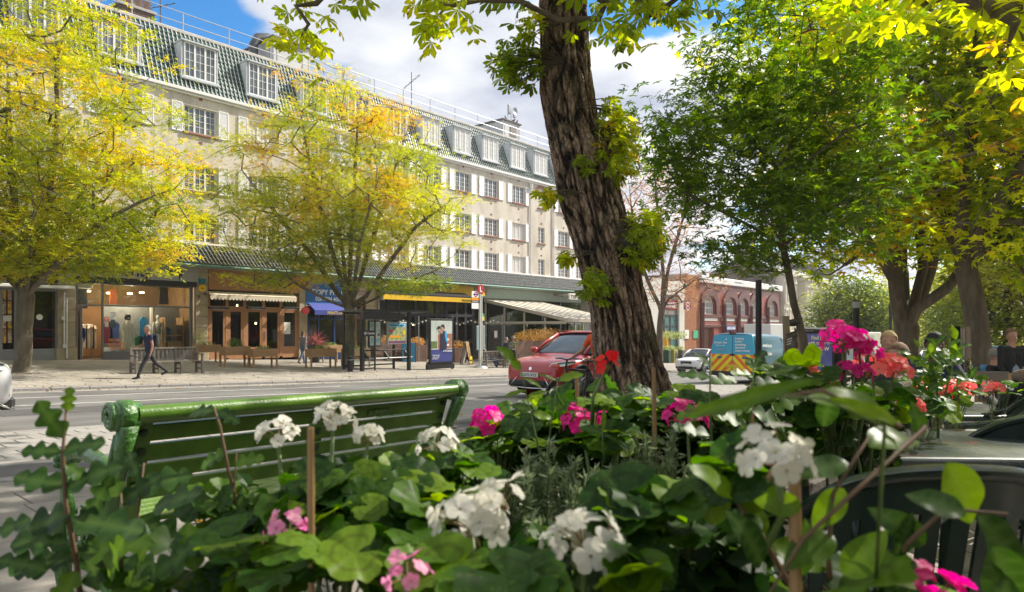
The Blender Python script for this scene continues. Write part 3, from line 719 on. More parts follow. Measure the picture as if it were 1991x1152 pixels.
# ---- shop 1: charity shop
s = empty('shopfront', (0, 0, 0), 0, 'charity shop with a plain grey fascia reading Shop, open door and lit display window', 'shop')
u0, u1 = U_(148), U_(380); um = U_(199.5); b = gb(u0)-.02; ztr = Z_(200, 594.5); ztop = Z_(200, 551)
MB().box(U_(146), U_(383), SV-.14, SV+.5, Z_(200, 540), 4.03).build('fascia', greyf, s)
MB().bbox(u0, u1, SV-.2, SV+.2, ztop, Z_(200, 540)-.004, .03).build('shutter_box', blackroll, s)
text('Charity', .62, txtb, s, (U_(205), SV-.145, Z_(250, 537)), FACE, bold=.02, width=U_(300)-U_(215))
text('Shop', .70, txtb, s, (U_(320), SV-.145, Z_(335, 537)), FACE, bold=.025, width=U_(353)-U_(320))
fr = frame_grid([u0+.03, um, u1-.25], [b+.02, ztr, ztop-.02], SV-.02, .075, skip=((0, 0),)); fr.box(um, u1-.25, SV-.03, SV+.08, b-.2, b+.34); fr.box(u1-.2, u1-.14, SV-.03, SV+.1, b-.2, ztop); fr.build('window_frame', alu, s)
MB().box(um, u1-.25, SV+.02, SV+.028, b+.3, ztop).build('display_glass', glassc, s); MB().box(u0, um, SV+.02, SV+.028, ztr, ztop).build('fanlight_glass', glassc, s)
room(s, u0-.1, u1, b, 3.6, 4.2, warm_int)
mb = MB(); mb.add([(um+.6, SV+1.75, b), (u1, SV+1.75, b), (u1, SV+1.75, ztr+.1), (um+.6, SV+1.75, ztr+.1)], [(0, 1, 2, 3)]); mb.build('display_backdrop', mat('backdrop_grey', (.20, .20, .20), .8, (.26, .26, .25), 2), s)
mb = MB(); mb.bbox(u0+.16, u0+.26, SV+.05, SV+1.0, b, ztr-.03, .01); mb.build('door', alu, s)
mb = MB()
for px, py in ((156, 566), (180, 566), (264, 571), (288, 569), (168, 572), (222, 570)): mb.lathe([(0, 0), (.10, .0), (.12, .06), (.02, .08)], 10, M=Matrix.Translation((U_(px)+.3, SV+1.5, Z_(px, py)+.02)))
mb.build('spot_lamps', lampw, s)
for nm, uu, zz_, pw in (('shop_light', (u0+u1)/2, 2.6, 110), ('shop_light', u0+1.2, 2.6, 60)):
    ld = bpy.data.lights.new(nm, 'POINT'); ld.energy = pw; ld.color = (1, .82, .6); ld.shadow_soft_size = .3; lo_ = bpy.data.objects.new(nm, ld); COL.objects.link(lo_); lo_.parent = s; lo_.location = (uu, SV+1.0, zz_)
mb = MB(); mb.bbox(U_(153), U_(185), SV+.3, SV+.9, Z_(170, 560), Z_(170, 551)-.02, .03); mb.build('air_heater', white_m, s)
for t, zz in (("REUSE", 662), ("REDUCE", 670), ("RECYCLE", 678)): text(t, .17, txto, s, (U_(211), SV+.01, Z_(215, zz)-.05), FACE, bold=.02)
for px0, px1, py0, py1, mm in ((215, 224.5, 607, 621, paper), (204, 211, 626, 636, paper), (201, 216, 676, 691, paper), (215, 224, 622, 637, mat('notice_slate', (.05, .07, .08), .6)), (171, 181, 584, 588, paper)):
    MB().box(U_(px0), U_(px1), SV+.008, SV+.014, Z_(px0, py1), Z_(px0, py0)).build('window_notice', mm, s)
mm = MB(); mm.lathe([(.075, 0), (.11, 0), (.11, .006), (.075, .006)], 16, M=Matrix.Translation((U_(207.5), SV+.012, Z_(207, 621))) @ Matrix.Rotation(R_(90), 4, 'X')); mm.box(U_(207.5)-.07, U_(207.5)+.07, SV+.008, SV+.012, Z_(207, 621)-.012, Z_(207, 621)+.012); mm.build('no_smoking_sign', mat('sign_red', (.6, .02, .02), .5), s)
# mannequins
man_m = mat('mannequin_white', (.72, .70, .66), .4); gown = mat('ivory_dress', (.60, .58, .50), .8, (.68, .66, .58), 9, stretch=(6, 6, 1), bump=.3)
def mannequin(px, label, hair, cloth):
    u = UF(px, SV+.7); e = empty('mannequin', (u, SV+.7, b+.32), 0, label, 'mannequin', 'mannequins in the charity shop window')
    mb = MB(); mb.sphere((0, 0, 1.58), .10, 12, 0, (.85, .95, 1.2)); mb.tube([(0, 0, 1.38), (0, 0, 1.52)], [.06, .045], 10)
    mb.tube([(0, 0, .85), (0, 0, 1.05), (0, 0, 1.25), (0, 0, 1.38)], [.14, .11, .16, .09], 12)
    for s_ in (-1, 1):
        mb.tube([(s_*.17, 0, 1.34), (s_*.25, -.02, 1.08), (s_*.27, -.08, .82)], [.05, .038, .028], 8); mb.sphere((s_*.27, -.09, .77), .04, 6, 0, (.7, .8, 1.4))
        mb.tube([(s_*.08, 0, .88), (s_*.08, 0, .45), (s_*.08, 0, .04)], [.09, .055, .035], 8)
    mb.build('figure', man_m, e, 50)
    if hair: h = MB(); h.sphere((0, .03, 1.60), .135, 12, 0, (1, .95, 1.05)); h.tube([(0, .05, 1.58), (0, .06, 1.45)], [.13, .12], 10); h.build('wig', black_m, e, 50)
    if cloth:
        d = MB(); n = 24; vs = []
        for i, (z, r) in enumerate(((1.36, .13), (1.25, .2), (1.05, .17), (.85, .2), (.55, .25), (.12, .30))):
            for k in range(n): t = 2*math.pi*k/n; rr = r*(1+.06*math.cos(k*math.pi)*(i > 2)); vs.append((rr*math.cos(t), rr*math.sin(t)*.7, z))
        d.add(vs, [(i*n+k, i*n+(k+1) % n, (i+1)*n+(k+1) % n, (i+1)*n+k) for i in range(5) for k in range(n)]); d.build('dress', gown, e, 'all')
    else:
        d = MB(); d.tube([(0, 0, .8), (0, 0, 1.05), (0, 0, 1.28)], [.17, .13, .18], 12); d.build('top', mat('grey_top', (.3, .3, .29), .8), e, 'all')
mannequin(249, 'white mannequin with a black bobbed wig and long ivory dress in the charity shop window', True, True)
mannequin(307, 'white mannequin with bare head and a grey top in the charity shop window', False, False)
# clothes hanging and stacked in the window
rc = random.Random(8)
gcols = [(.05, .16, .5), (.02, .30, .62), (.35, .03, .12), (.4, .08, .02), (.55, .52, .45), (.02, .02, .02), (.02, .22, .14), (.45, .40, .30)]
def garment(u, v, z, w_, h, c, sway=0.0):
    mb = MB(); mb.prism([(-w_/2, 0), (w_/2, 0), (w_*.42, h*.7), (w_*.5, h*.86), (w_*.2, h), (-w_*.2, h), (-w_*.5, h*.86), (-w_*.42, h*.7)], 1, -.04, .04)
    o = mb.build('garment', mat('cloth_%d' % int(1000*c[0]+100*c[1]+10*c[2]), c, .9, tuple(x*1.3 for x in c), 8), None, loc=(u, v, z), rot=(0, 0, sway)); return o
rail = empty('clothes_rail', (0, 0, 0), 0, 'rail of long beige coats seen through the open door of the charity shop', 'clothes rail')
mb = MB(); mb.tube([(u0+.6, SV+1.6, b+1.55), (um+.1, SV+1.6, b+1.55)], .02, 6); mb.tube([(u0+.6, SV+1.6, b), (u0+.6, SV+1.6, b+1.55)], .02, 6); mb.tube([(um+.1, SV+1.6, b), (um+.1, SV+1.6, b+1.55)], .02, 6); mb.build('rail_frame', metal_g, rail)
for k in range(7):
    o = garment(u0+.68+k*.09, SV+1.6, b+.45+.04*(k % 3), .5, 1.05, ((.38, .32, .24), (.55, .5, .4), (.3, .25, .2))[k % 3], R_(75+rc.uniform(-12, 12))); o.parent = rail; o.name = 'coat'
grp = 'garments shown in the charity shop window'
for px, pyb, ht, wd, c, l in ((279, 668, 1.25, .42, (.02, .25, .55), 'bright blue garment hanging right of the ivory dress'), (222, 672, 1.1, .45, (.06, .12, .42), 'folded blue clothes behind the orange window lettering'), (210, 668, 1.0, .4, (.30, .03, .1), 'crimson garment hanging left in the charity shop window'),
                              (270, 690, .9, .4, (.02, .18, .1), 'dark green garment hanging below the blue one'), (321, 668, .8, .5, (.01, .22, .42), 'shiny blue jacket right of the bare mannequin'), (318, 592, .9, .45, (.015, .015, .015), 'black garment hung high in the upper window pane'),
                              (220, 592, .7, .3, (.30, .06, .02), 'rust red garment hanging from the ceiling behind the upper pane'), (160, 600, 1.0, .4, (.02, .02, .03), 'black clothes hanging over the open door')):
    v_ = SV+1.1; o = garment(UF(px, v_), v_, ZF(px, pyb, v_), wd, ht, c); tag(o, l, 'garment', grp)
mb = MB(); mb.box(U_(335), U_(362), SV+.5, SV+1.2, b+.3, b+.75); mb.box(U_(330), U_(365), SV+.45, SV+1.25, b+1.0, b+1.04); mb.box(U_(330), U_(365), SV+.45, SV+1.25, b+1.5, b+1.54); mb.box(U_(330)-.02, U_(330)+.02, SV+.45, SV+1.25, b+.3, b+1.9); mb.box(U_(365)-.02, U_(365)+.02, SV+.45, SV+1.25, b+.3, b+1.9)
thing_mb(mb, 'display_shelf', warm_int, 'wooden display shelf at the right end of the charity shop window', 'shelf')
mb = MB(); mb.tube([(U_(292)+.6, SV+1.3, b+.3), (U_(292)+.6, SV+1.3, ztr)], .11, 10); thing_mb(mb, 'column', mat('pale_column', (.5, .48, .42), .8), 'pale round column standing in the charity shop window', 'column')
# ---- shop 2: tan restaurant
s = empty('shopfront', (0, 0, 0), 0, 'tan painted restaurant front with five tall glazed bays and a scalloped cream blind', 'shop')
u0, u1 = U_(403), U_(581); b = gb(u0)-.05; zt = Z_(490, 571)
MB().bbox(u0, u1, SV-.14, SV+.5, Z_(490, 567), 4.03, .02).build('fascia', tan_m, s)
MB().box(u0+.1, u1-.1, SV-.1, SV, Z_(490, 572), Z_(490, 567)-.004).build('shadow_gap', blackroll, s)
pc = [403, 441, 475.5, 512, 546, 581]; us = [U_(p) for p in pc]; us[0] += .05; us[-1] -= .05; zm = Z_(490, 600)
frame_grid(us, [b+.1, zm, zt], SV-.03, .16, .14).build('window_frame', tan_m, s)
MB().box(u0, u1, SV+.04, SV+.05, b, zt).build('shop_glazing', glassd, s)
for i in range(5):
    d = MB(); a, e = us[i]+.08, us[i+1]-.08; t = .11
    d.box(a, a+t, SV-.015, SV+.06, b+.02, zm-.08); d.box(e-t, e, SV-.015, SV+.06, b+.02, zm-.08); d.box(a+t, e-t, SV-.012, SV+.057, zm-.19, zm-.08); d.box(a+t, e-t, SV-.012, SV+.057, b+.02, b+(.34 if i in (1, 3) else .62))
    dd = d.build('door' if i in (1, 3) else 'glazed_panel', tan_m, s)
    if i == 3: MB().tube([(a+.05, SV-.07, b+1.0), (a+.05, SV-.07, b+1.5)], .02, 6).build('handle', metal_g, dd)
    hb = MB(); hb.box(a, e, SV-.01, SV, zt-.35, zt-.34)
    for q in (1, 2): hb.box(a+(e-a)*q/3-.01, a+(e-a)*q/3+.01, SV-.005, SV+.01, zm+.08, zt-.02)
    hb.build('glazing_bars', mat('dark_bar', (.05, .04, .035), .6), s)
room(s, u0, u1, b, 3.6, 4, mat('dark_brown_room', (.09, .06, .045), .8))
mb = MB(); mb.sphere((U_(491), SV+1.6, Z_(491, 593)), .06, 8); mb.sphere((U_(520), SV+1.2, Z_(520, 629)), .06, 8); mb.build('pendant_lamps', lampw, s)
MB().box(U_(552), U_(565), SV+.02, SV+.03, Z_(556, 650), Z_(556, 627)).build('menu_card', paper, s)
v = SV-.35; aw = MB(); n = 26; ua, ue = UF(409, v), UF(577, v); z0 = ZF(440, 574, v)
aw.prism([(SV-.1, z0+.16), (v, z0), (v, z0-.02), (SV-.1, z0+.1)], 0, ua, ue)
for i in range(n):
    a = ua+(ue-ua)*i/n; e = ua+(ue-ua)*(i+1)/n; m_ = (a+e)/2; q = (e-a)/2
    aw.add([(a, v, z0), (e, v, z0), (e, v, z0-.16), (m_+q*.6, v, z0-.23), (m_, v, z0-.26), (m_-q*.6, v, z0-.23), (a, v, z0-.16)], [(0, 1, 2, 3, 4, 5, 6)])
thing_mb(aw, 'scalloped_awning', mat('cream_canvas', (.62, .54, .42), .8, (.68, .6, .48), 3), 'short cream awning with a scalloped edge over the tan restaurant', 'awning')
hm = MB(); hm.bbox(-.5, .5, -.12, .12, 0, .1, .02); hm.box(-.3, .3, -.1, .1, -.03, 0, 1); hm.tube([(0, .1, .05), (0, .3, .1)], .03, 6); hme = hm.mesh('patio_heater', [black_m, metal_g])
for px, l in ((425, 'black patio heater bar under the tan restaurant blind, leftmost of three'), (498, 'black patio heater bar under the tan restaurant blind, middle of three'), (565, 'black patio heater bar under the tan restaurant blind, rightmost of three')):
    o = obj('patio_heater', hme, None, (UF(px, SV-.3), SV-.3, ZF(px, 601, SV-.3))); tag(o, l, 'heater', 'patio heaters over the restaurant doors')
# ---- shop 3: blue print shop
s = empty('shopfront', (0, 0, 0), 0, 'blue copy and print shop with a big blue sign behind the middle tree', 'shop')
u0, u1 = U_(598), U_(674); b = gb(u0)-.05
MB().bbox(u0-.2, u1+.3, SV-.16, SV+.1, Z_(630, 595), 4.02, .02).build('fascia', blue_m, s)
MB().box(u0-.2, u1+.3, SV-.19, SV-.16, Z_(630, 595)-.05, Z_(630, 595)+.01).build('sign_edge', white_m, s)
text('COPY PRINT', .42, txtw, s, (U_(603), SV-.165, Z_(630, 574)), FACE, bold=.01, width=U_(671)-U_(605))
text('020 7794 4000', .34, txtw, s, (U_(610), SV-.165, Z_(630, 586)), FACE, bold=.012, width=U_(663)-U_(612))
us = [u0+.05, U_(619), U_(650), u1-.05]; zt = Z_(630, 600)-.1; zm = Z_(630, 620)
frame_grid(us, [b+.1, b+.5, zm, zt], SV-.03, .11, skip=((1, 1),)).build('window_frame', dblue, s)
MB().box(u0, u1, SV+.03, SV+.04, b, zt).build('shop_glazing', glassc, s)
MB().box(us[0], us[1], SV-.01, SV+.03, b-.1, b+.45).build('stall_riser', dblue, s); MB().box(us[2], us[3], SV-.01, SV+.03, b-.1, b+.45).build('stall_riser', dblue, s)
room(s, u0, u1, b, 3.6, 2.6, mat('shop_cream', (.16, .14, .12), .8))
mb = MB(); mb.box(U_(630), U_(643), SV+.8, SV+1.3, b, b+1.1); mb.box(U_(625), U_(648), SV+1.5, SV+1.6, b+1.4, b+2.0); mb.build('counter', mat('counter_beige', (.30, .26, .22), .7), s)
v = SV-.8; aw = MB(); ua, ue = UF(612, v), UF(697, v); z0 = ZF(640, 606, v); aw.prism([(SV-.12, z0+.5), (v, z0+.06), (v, z0-.2), (v+.02, z0-.2), (v+.02, z0+.05), (SV-.12, z0+.45)], 0, ua, ue)
o = thing_mb(aw, 'printed_awning', mat('royal_blue_canvas', (.035, .05, .26), .8, (.05, .07, .32), 3), 'royal blue awning lettered PRINT LINK over the blue shop door', 'awning')
text('PRINTLINE LTD 128', .24, mat('gold_lettering', (.6, .45, .15), .5), o, (UF(637, v), v-.006, z0-.16), FACE, bold=.015, width=UF(694, v)-UF(637, v))
mb = MB(); mb.lathe([(0, 0), (.24, .0), (.24, .07), (0, .07)], 16, M=Matrix.Translation((UF(593.5, SV-.5), SV-.5, ZF(593, 604.5, SV-.5))) @ Matrix.Rotation(R_(90), 4, 'X') @ Matrix.Diagonal((1, .8, 1, 1))); mb.box(UF(593.5, SV-.5)-.02, UF(593.5, SV-.5)+.02, SV-.48, SV-.1, ZF(593, 604.5, SV-.5)-.02, ZF(593, 604.5, SV-.5)+.02)
thing_mb(mb, 'oval_sign', mat('dark_red_sign', (.25, .015, .02), .4), 'small dark red oval projecting sign left of the blue print shop', 'sign')
# ---- small doorway between tree and shelter
s = empty('shopfront', (0, 0, 0), 0, 'narrow cream and brown doorway between the print shop and the burger shop', 'shop')
u0, u1 = U_(676), U_(714); b = gb(u0)-.05
MB().bbox(u0, u1, SV-.1, SV+.1, Z_(700, 583), 4.02, .02).build('fascia', mat('pinkish_cream', (.45, .36, .30), .7), s)
text('HAIR & BEAUTY', .2, txtr, s, (U_(692), SV-.105, Z_(700, 569)), FACE, width=U_(713)-U_(692)); text('STUDIO', .2, txtr, s, (U_(695), SV-.105, Z_(700, 575)), FACE)
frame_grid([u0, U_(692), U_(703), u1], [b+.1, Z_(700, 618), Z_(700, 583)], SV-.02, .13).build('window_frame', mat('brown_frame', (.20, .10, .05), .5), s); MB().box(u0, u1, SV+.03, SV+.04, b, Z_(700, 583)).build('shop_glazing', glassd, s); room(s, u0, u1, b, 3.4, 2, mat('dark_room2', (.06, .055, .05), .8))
# ---- shop 4: burger shop
s = empty('shopfront', (0, 0, 0), 0, 'charcoal burger restaurant front under a bright yellow tiled sign', 'shop')
u0, u1 = U_(735), U_(921); b = gb(u0)-.12; zf = Z_(820, 573.5)
f_ = MB().bbox(u0, u1-.1, SV-.14, SV+.1, zf, 4.02, .02).build('fascia', yellow_m, s)
tm = MB(); tm.bbox(.006, .244, -.012, .004, .004, .086, .004); tme = tm.mesh('glazed_tile', mat('yellow_tile', (.74, .46, .015), .35, rnd=.06)); nt = 0
for r_i in range(8):
    u = u0+.1+(r_i % 2)*.125
    while u < u1-.35:
        if not (U_(809) < u+.1 < U_(876) and Z_(840, 577) < zf+r_i*.092+.05 < Z_(840, 552)) and nt < 296 and u > U_(815)-4.2: obj('tile', tme, f_, (u, SV-.145, zf+r_i*.092+.01)); nt += 1
        u += .252
mb = MB(); mb.bbox(U_(812), U_(874), SV-.22, SV-.13, Z_(840, 571), Z_(840, 554), .01); mb.build('sign_board', char_m, s)
text('THE BURGER KITCHEN', .4, yellow_m, s, (U_(808)+.25, SV-.225, Z_(840, 568.5)+.02), FACE, bold=.02, width=U_(873)-U_(813))
pc = [735, 755, 775, 808, 830, 848, 868, 888, 905, 921]; us = [U_(p) for p in pc]; us[-1] -= .1; zm = Z_(830, 613)
frame_grid(us, [b+.1, b+1.1, zm, zf-.02], SV-.03, .2, .14).build('window_frame', char_m, s)
MB().box(u0, u1, SV+.04, SV+.05, b, zf).build('shop_glazing', glassd, s); MB().box(u0, us[2], SV-.01, SV+.04, b-.4, b+1.0).build('stall_riser', char_m, s); MB().box(us[5], us[7], SV-.01, SV+.04, b-.4, b+1.0).build('stall_riser', char_m, s)
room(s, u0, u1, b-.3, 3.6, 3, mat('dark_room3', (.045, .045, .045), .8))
mb = MB(); mb.sphere((U_(820), SV+.8, Z_(820, 632)), .07, 8); mb.build('pendant_lamp', lampw, s)
v = SV-.9; aw = MB(); ua, ue = UF(745, v), UF(918, v); z0 = ZF(830, 583, v); aw.prism([(SV-.12, z0+.62), (v, z0+.3), (v, z0-.0), (v+.03, z0-.0), (v+.03, z0+.25), (SV-.12, z0+.5)], 0, ua, ue, 0); aw.box(ua, ue, v-.02, v-.002, z0-.08, z0+.22, 1)
o = thing_mb(aw, 'shop_awning', [blackroll, yellow_m], 'long black and yellow awning over the burger shop windows', 'awning')
text('TWELVE & KITCHEN', .2, txtb, o, (UF(897, v), v-.024, z0-.02), FACE, bold=.01, width=UF(916, v)-UF(897, v))
mb = MB(); mb.bbox(U_(737), U_(743), SV-.3, SV-.1, Z_(740, 584), Z_(740, 576), .02); thing_mb(mb, 'wall_box', white_m, 'small white box on the wall left of the burger shop awning', 'box')
mb = MB(); mb.tube([(U_(731), SV-.26, b-.3), (U_(731), SV-.26, 4.1)], .06, 8); thing_mb(mb, 'drainpipe', metal_g, 'grey drainpipe down the stone pillar beside the burger shop', 'drainpipe')
# ---- shop 5: sage green restaurant
s = empty('shopfront', (0, 0, 0), 0, 'sage green restaurant front with a deep louvred terrace roof', 'shop')
u0, u1 = U_(921), U_(1128); b = gb(u0)-.7; zf = Z_(1000, 583)
MB().bbox(u0, u1, SV-.1, SV+.1, zf, 4.02, .02).build('fascia', sage_m, s)
text('TISH', .62, mat('bronze_lettering', (.22, .10, .05), .5), s, (UF(925, SV), SV-.105, Z_(945, 574)), FACE, bold=.03, width=U_(951)-U_(932))
text("wo wai", .5, txtr, s, (U_(1074), SV-.105, Z_(1085, 577)), FACE, bold=.02, width=U_(1093)-U_(1074))
v = SV-1.0; mb = MB(); mb.bbox(UF(1106, v), UF(1122.5, v), v-.08, v+.08, ZF(1114, 583, v), ZF(1114, 571.5, v), .02); mb.box(UF(1104, v), UF(1106.2, v), v-.04, SV, ZF(1114, 574, v)-.03, ZF(1114, 574, v)+.03)
o = thing_mb(mb, 'hanging_sign', mat('cream_sign', (.72, .69, .60), .5), 'cream projecting sign reading TISH at the right end of the green fascia', 'sign')
text('TISH', .42, txtb, o, (UF(1107.4, v), v-.085, ZF(1114, 581, v)), FACE, bold=.015, width=UF(1121.5, v)-UF(1107.4, v))
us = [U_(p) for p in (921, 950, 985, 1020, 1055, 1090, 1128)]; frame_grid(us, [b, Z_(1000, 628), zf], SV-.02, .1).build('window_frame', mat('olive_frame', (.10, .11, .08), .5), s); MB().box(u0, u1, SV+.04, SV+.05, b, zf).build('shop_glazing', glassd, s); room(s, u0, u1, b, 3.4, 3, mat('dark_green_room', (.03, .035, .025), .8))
# terrace structure with sloping slatted roof
te = empty('terrace_pergola', (0, 0, 0), 0, 'beige sloping louvred terrace roof with glazed screens in front of the green restaurant', 'pergola')
beige = mat('beige_metal', (.42, .38, .31), .5, (.47, .43, .35), 3); canv = mat('cream_canvas2', (.60, .56, .47), .7, (.66, .62, .53), 3)
ua, ue = 36.1, 42.5; vf = 26.1; zw, zfr = 3.2, 1.75
for k in range(8):
    u = ua+(ue-ua)*k/7; mb = MB(); mb.prism([(SV-.1, zw), (SV-.1, zw-.22), (vf, zfr-.22), (vf, zfr)], 0, u-.07, u+.07); mb.build('rafter', beige, te)
for k in range(7):
    u = ua+(ue-ua)*k/7; mb = MB(); n = 14; w_ = (ue-ua)/7
    for j in range(n):
        t0, t1 = j/n, (j+.93)/n; A = (SV-.1+(vf-SV+.1)*t0, zw+(zfr-zw)*t0-.03); B = (SV-.1+(vf-SV+.1)*t1, zw+(zfr-zw)*t1-.03)
        sag = .0; mb.add([(u+.07, A[0], A[1]), (u+w_-.07, A[0], A[1]), (u+w_-.07, B[0], B[1]), (u+.07, B[0], B[1]), (u+w_/2, (A[0]+B[0])/2, (A[1]+B[1])/2-.09)], [(0, 1, 4), (1, 2, 4), (2, 3, 4), (3, 0, 4)])
    mb.build('roof_canvas', canv, te)
mb = MB(); mb.bbox(ua-.1, ue+.1, vf-.12, vf+.08, zfr-.26, zfr+.02, .02); mb.bbox(ua-.08, ua+.08, vf, SV-.1, zfr-.38, zfr-.24, .02); mb.build('beam', beige, te)
mb = MB(); zb = gz(36, 27)-.4
for k in range(5): v = vf+(SV-.2-vf)*k/4; mb.box(ua-.05, ua+.05, v-.05, v+.05, zb, zfr-.3+(zw-zfr)*(k/4))
mb.box(ua-.04, ua+.04, vf, SV, 1.42, 1.56)
for k in range(8): u = ua+(ue-ua)*k/7; mb.box(u-.05, u+.05, vf-.05, vf+.05, gz(u, vf)-.1, zfr-.25)
mb.box(ua, ue, vf-.03, vf+.03, .85, .95); mb.build('screen_posts', beige, te)
mb = MB(); mb.add([(ua, vf, zb), (ua, SV-.2, zb), (ua, SV-.2, 3.0), (ua, vf, zfr-.3)], [(0, 1, 2, 3)]); mb.add([(ua, vf, zb), (ue, vf, zb-.4), (ue, vf, zfr-.3), (ua, vf, zfr-.3)], [(0, 1, 2, 3)]); mb.build('screen_glass', glassd, te)
mb = MB(); mb.add([(ua+.3, vf+2, zb-.5), (ue, vf+2, zb-1), (ue, SV-.3, 1.2), (ua+.3, SV-.3, 1.2)], [(0, 1, 2, 3)])
# ================================================================ buildings further down the hill
def simple_block(name, label, u0, u1, v0, z0, z1, m, dep=10):
    e = empty(name, (0, 0, 0), 0, label, 'building'); return e
# pale stone shop
e = empty('shop_building', (0, 0, 0), 0, 'pale stone shop building with a dark red sign right of the big trunk', 'building')
u0, u1 = 51.2, UF(1331, SV); zt = ZF(1330, 547, SV); pale_st = mat('pale_stone', (.55, .53, .48), .8, (.62, .60, .55), 2)
ud0, ud1 = UF(1284, SV), UF(1321, SV); zd = ZF(1300, 573, SV)
mb = MB(); wall_holes(mb, u0, u1, -4, zt, SV, [(ud0, ud1, -4.0, zd)], dep=.5); mb.add([(u0, SV, -4), (u0, SV+10, -4), (u0, SV+10, zt), (u0, SV, zt)], [(0, 1, 2, 3)]); mb.add([(u1, SV, -4), (u1, SV+10, -4), (u1, SV+10, zt), (u1, SV, zt)], [(0, 1, 2, 3)]); mb.add([(u0, SV, zt), (u1, SV, zt), (u1, SV+10, zt), (u0, SV+10, zt)], [(0, 1, 2, 3)]); mb.build('wall', pale_st, e)
red_s = mat('dark_red_paint', (.22, .01, .03), .5)
MB().box(ud0, ud1, SV+.2, SV+.3, ZF(1300, 602, SV), ZF(1300, 583, SV)).build('fascia', red_s, e); text('PRET A MANGER', .8, txtw, e, (ud0+.2, SV+.19, ZF(1300, 598, SV)), FACE, bold=.02, width=ud1-ud0-.4)
frame_grid([ud0, ud0+(ud1-ud0)*.3, ud0+(ud1-ud0)*.62, ud1], [-3.4, ZF(1300, 650, SV), ZF(1300, 634, SV), ZF(1300, 613, SV)], SV+.2, .1).build('window_frame', mat('dark_frame', (.06, .06, .06), .5), e); MB().box(ud0, ud1, SV+.28, SV+.29, -4, ZF(1300, 613, SV)).build('glazing', mat('teal_glass', (.06, .16, .16), .08, (.12, .22, .22), 1.0), e); MB().box(ud0, ud1, SV+.24, SV+.34, ZF(1300, 613, SV), ZF(1300, 602, SV)).build('panel', mat('taupe_panel', (.2, .19, .17), .7), e)
MB().box(ud0, ud1, SV+.24, SV+.34, ZF(1300, 583, SV), zd).build('panel', mat('taupe_panel', (.2, .19, .17), .7), e)
v = SV-.9; mb = MB(); mb.bbox(UF(1330, v), UF(1343, v), v-.06, v+.06, ZF(1336, 602.5, v), ZF(1336, 589, v), .02); mb.box(UF(1330, v)-.3, UF(1343, v), v-.04, v+.04, ZF(1336, 587.5, v), ZF(1336, 586.8, v)); mb.box(UF(1330, v)-.3, UF(1330, v)-.2, v, SV, ZF(1336, 587.5, v), ZF(1336, 586.8, v))
o = thing_mb(mb, 'square_sign', red_s, 'square dark red projecting sign with a white ring and letters', 'sign'); cu = (UF(1330, v)+UF(1343, v))/2; cz_ = ZF(1336, 595.8, v)
mb = MB(); n = 28
for k in range(n):
    if k % 14 in (0, 13): continue
    a0, a1 = 2*math.pi*k/n, 2*math.pi*(k+1)/n; mb.add([(cu+math.cos(a)*r, v-.066, cz_+math.sin(a)*r) for a, r in ((a0, .36), (a1, .36), (a1, .43), (a0, .43))], [(0, 1, 2, 3)])
mb.build('ring_mark', txtw, o); text('PRET', .26, txtw, o, (cu, v-.064, cz_-.09), FACE, bold=.02, align='CENTER')
# brick wall building
e = empty('brick_building', (0, 0, 0), 0, 'plain orange brick wall between the pale shop and the red station', 'building')
ub0, ub1 = u1+.02, UF(1360.5, SV); zt = ZF(1350, 535, SV)
brk = mat('orange_brick', (.30, .11, .045), .9, (.42, .18, .08), 3.0, bump=.3, lo=.3, hi=.7)
mb = MB(); mb.box(ub0, ub1, SV+.02, SV+9, -5, zt); w_ = mb.build('wall', mat('brick_mortar', (.30, .24, .19), .9), e)
mb = MB(); r_i = 0; z = -3.2
while z < zt-.1:
    u = ub0+(r_i % 2)*.11
    while u < ub1-.2: mb.box(u, u+.21, SV-.0, SV+.021, z, z+.068); u += .225
    z += .08; r_i += 1
o = mb.build('bricks', brk, w_); o['kind'] = 'stuff'
MB().box(UF(1330, SV-.05)+.1, UF(1339, SV-.05), SV-.08, SV-.02, ZF(1335, 659, SV), ZF(1335, 642, SV)).build('notice_board', white_m, e); MB().box(UF(1347, SV), UF(1357, SV), SV-.08, SV-.02, ZF(1352, 658, SV), ZF(1352, 643, SV)).build('notice_board', mat('green_notice', (.03, .33, .18), .5, (.1, .45, .28), 14), e)
# red glazed station
e = empty('station_building', (0, 0, 0), 0, 'oxblood red tiled station with five tall arched windows above white panels', 'building')
ox = mat('oxblood_tile', (.22, .04, .03), .35, (.32, .08, .06), 4); ox2 = mat('oxblood_trim', (.11, .022, .02), .3); 
us0, us1 = ub1+.02, UF(1517, SV); ztop = ZF(1390, 546, SV); zs_ = ZF(1378, 611, SV)
arc_c = [UF(p, SV) for p in (1378, 1419, 1444.5, 1467.5, 1501)]; arc_w = [3.3, 3.2, 2.7, 2.7, 3.3]; za = zs_; zapex = ZF(1378, 575, SV)
zp0, zp1 = ZF(1378, 624, SV), ZF(1378, 616, SV); doors = []
mb = MB()
N_ = 10
def arch_pts(c, w_, z0, zap):
    pts = []
    for k in range(N_+1):
        t = math.pi*(1-k/N_); pts.append((c+w_/2*math.cos(t), z0+(zap-z0)*(.45+.55*math.sin(t)**.9)))
    return [(c-w_/2, z0)]+pts+[(c+w_/2, z0)]
edges = [us0]
cuts = [us0]+[(arc_c[i]+arc_c[i+1])/2 for i in range(4)]+[us1]
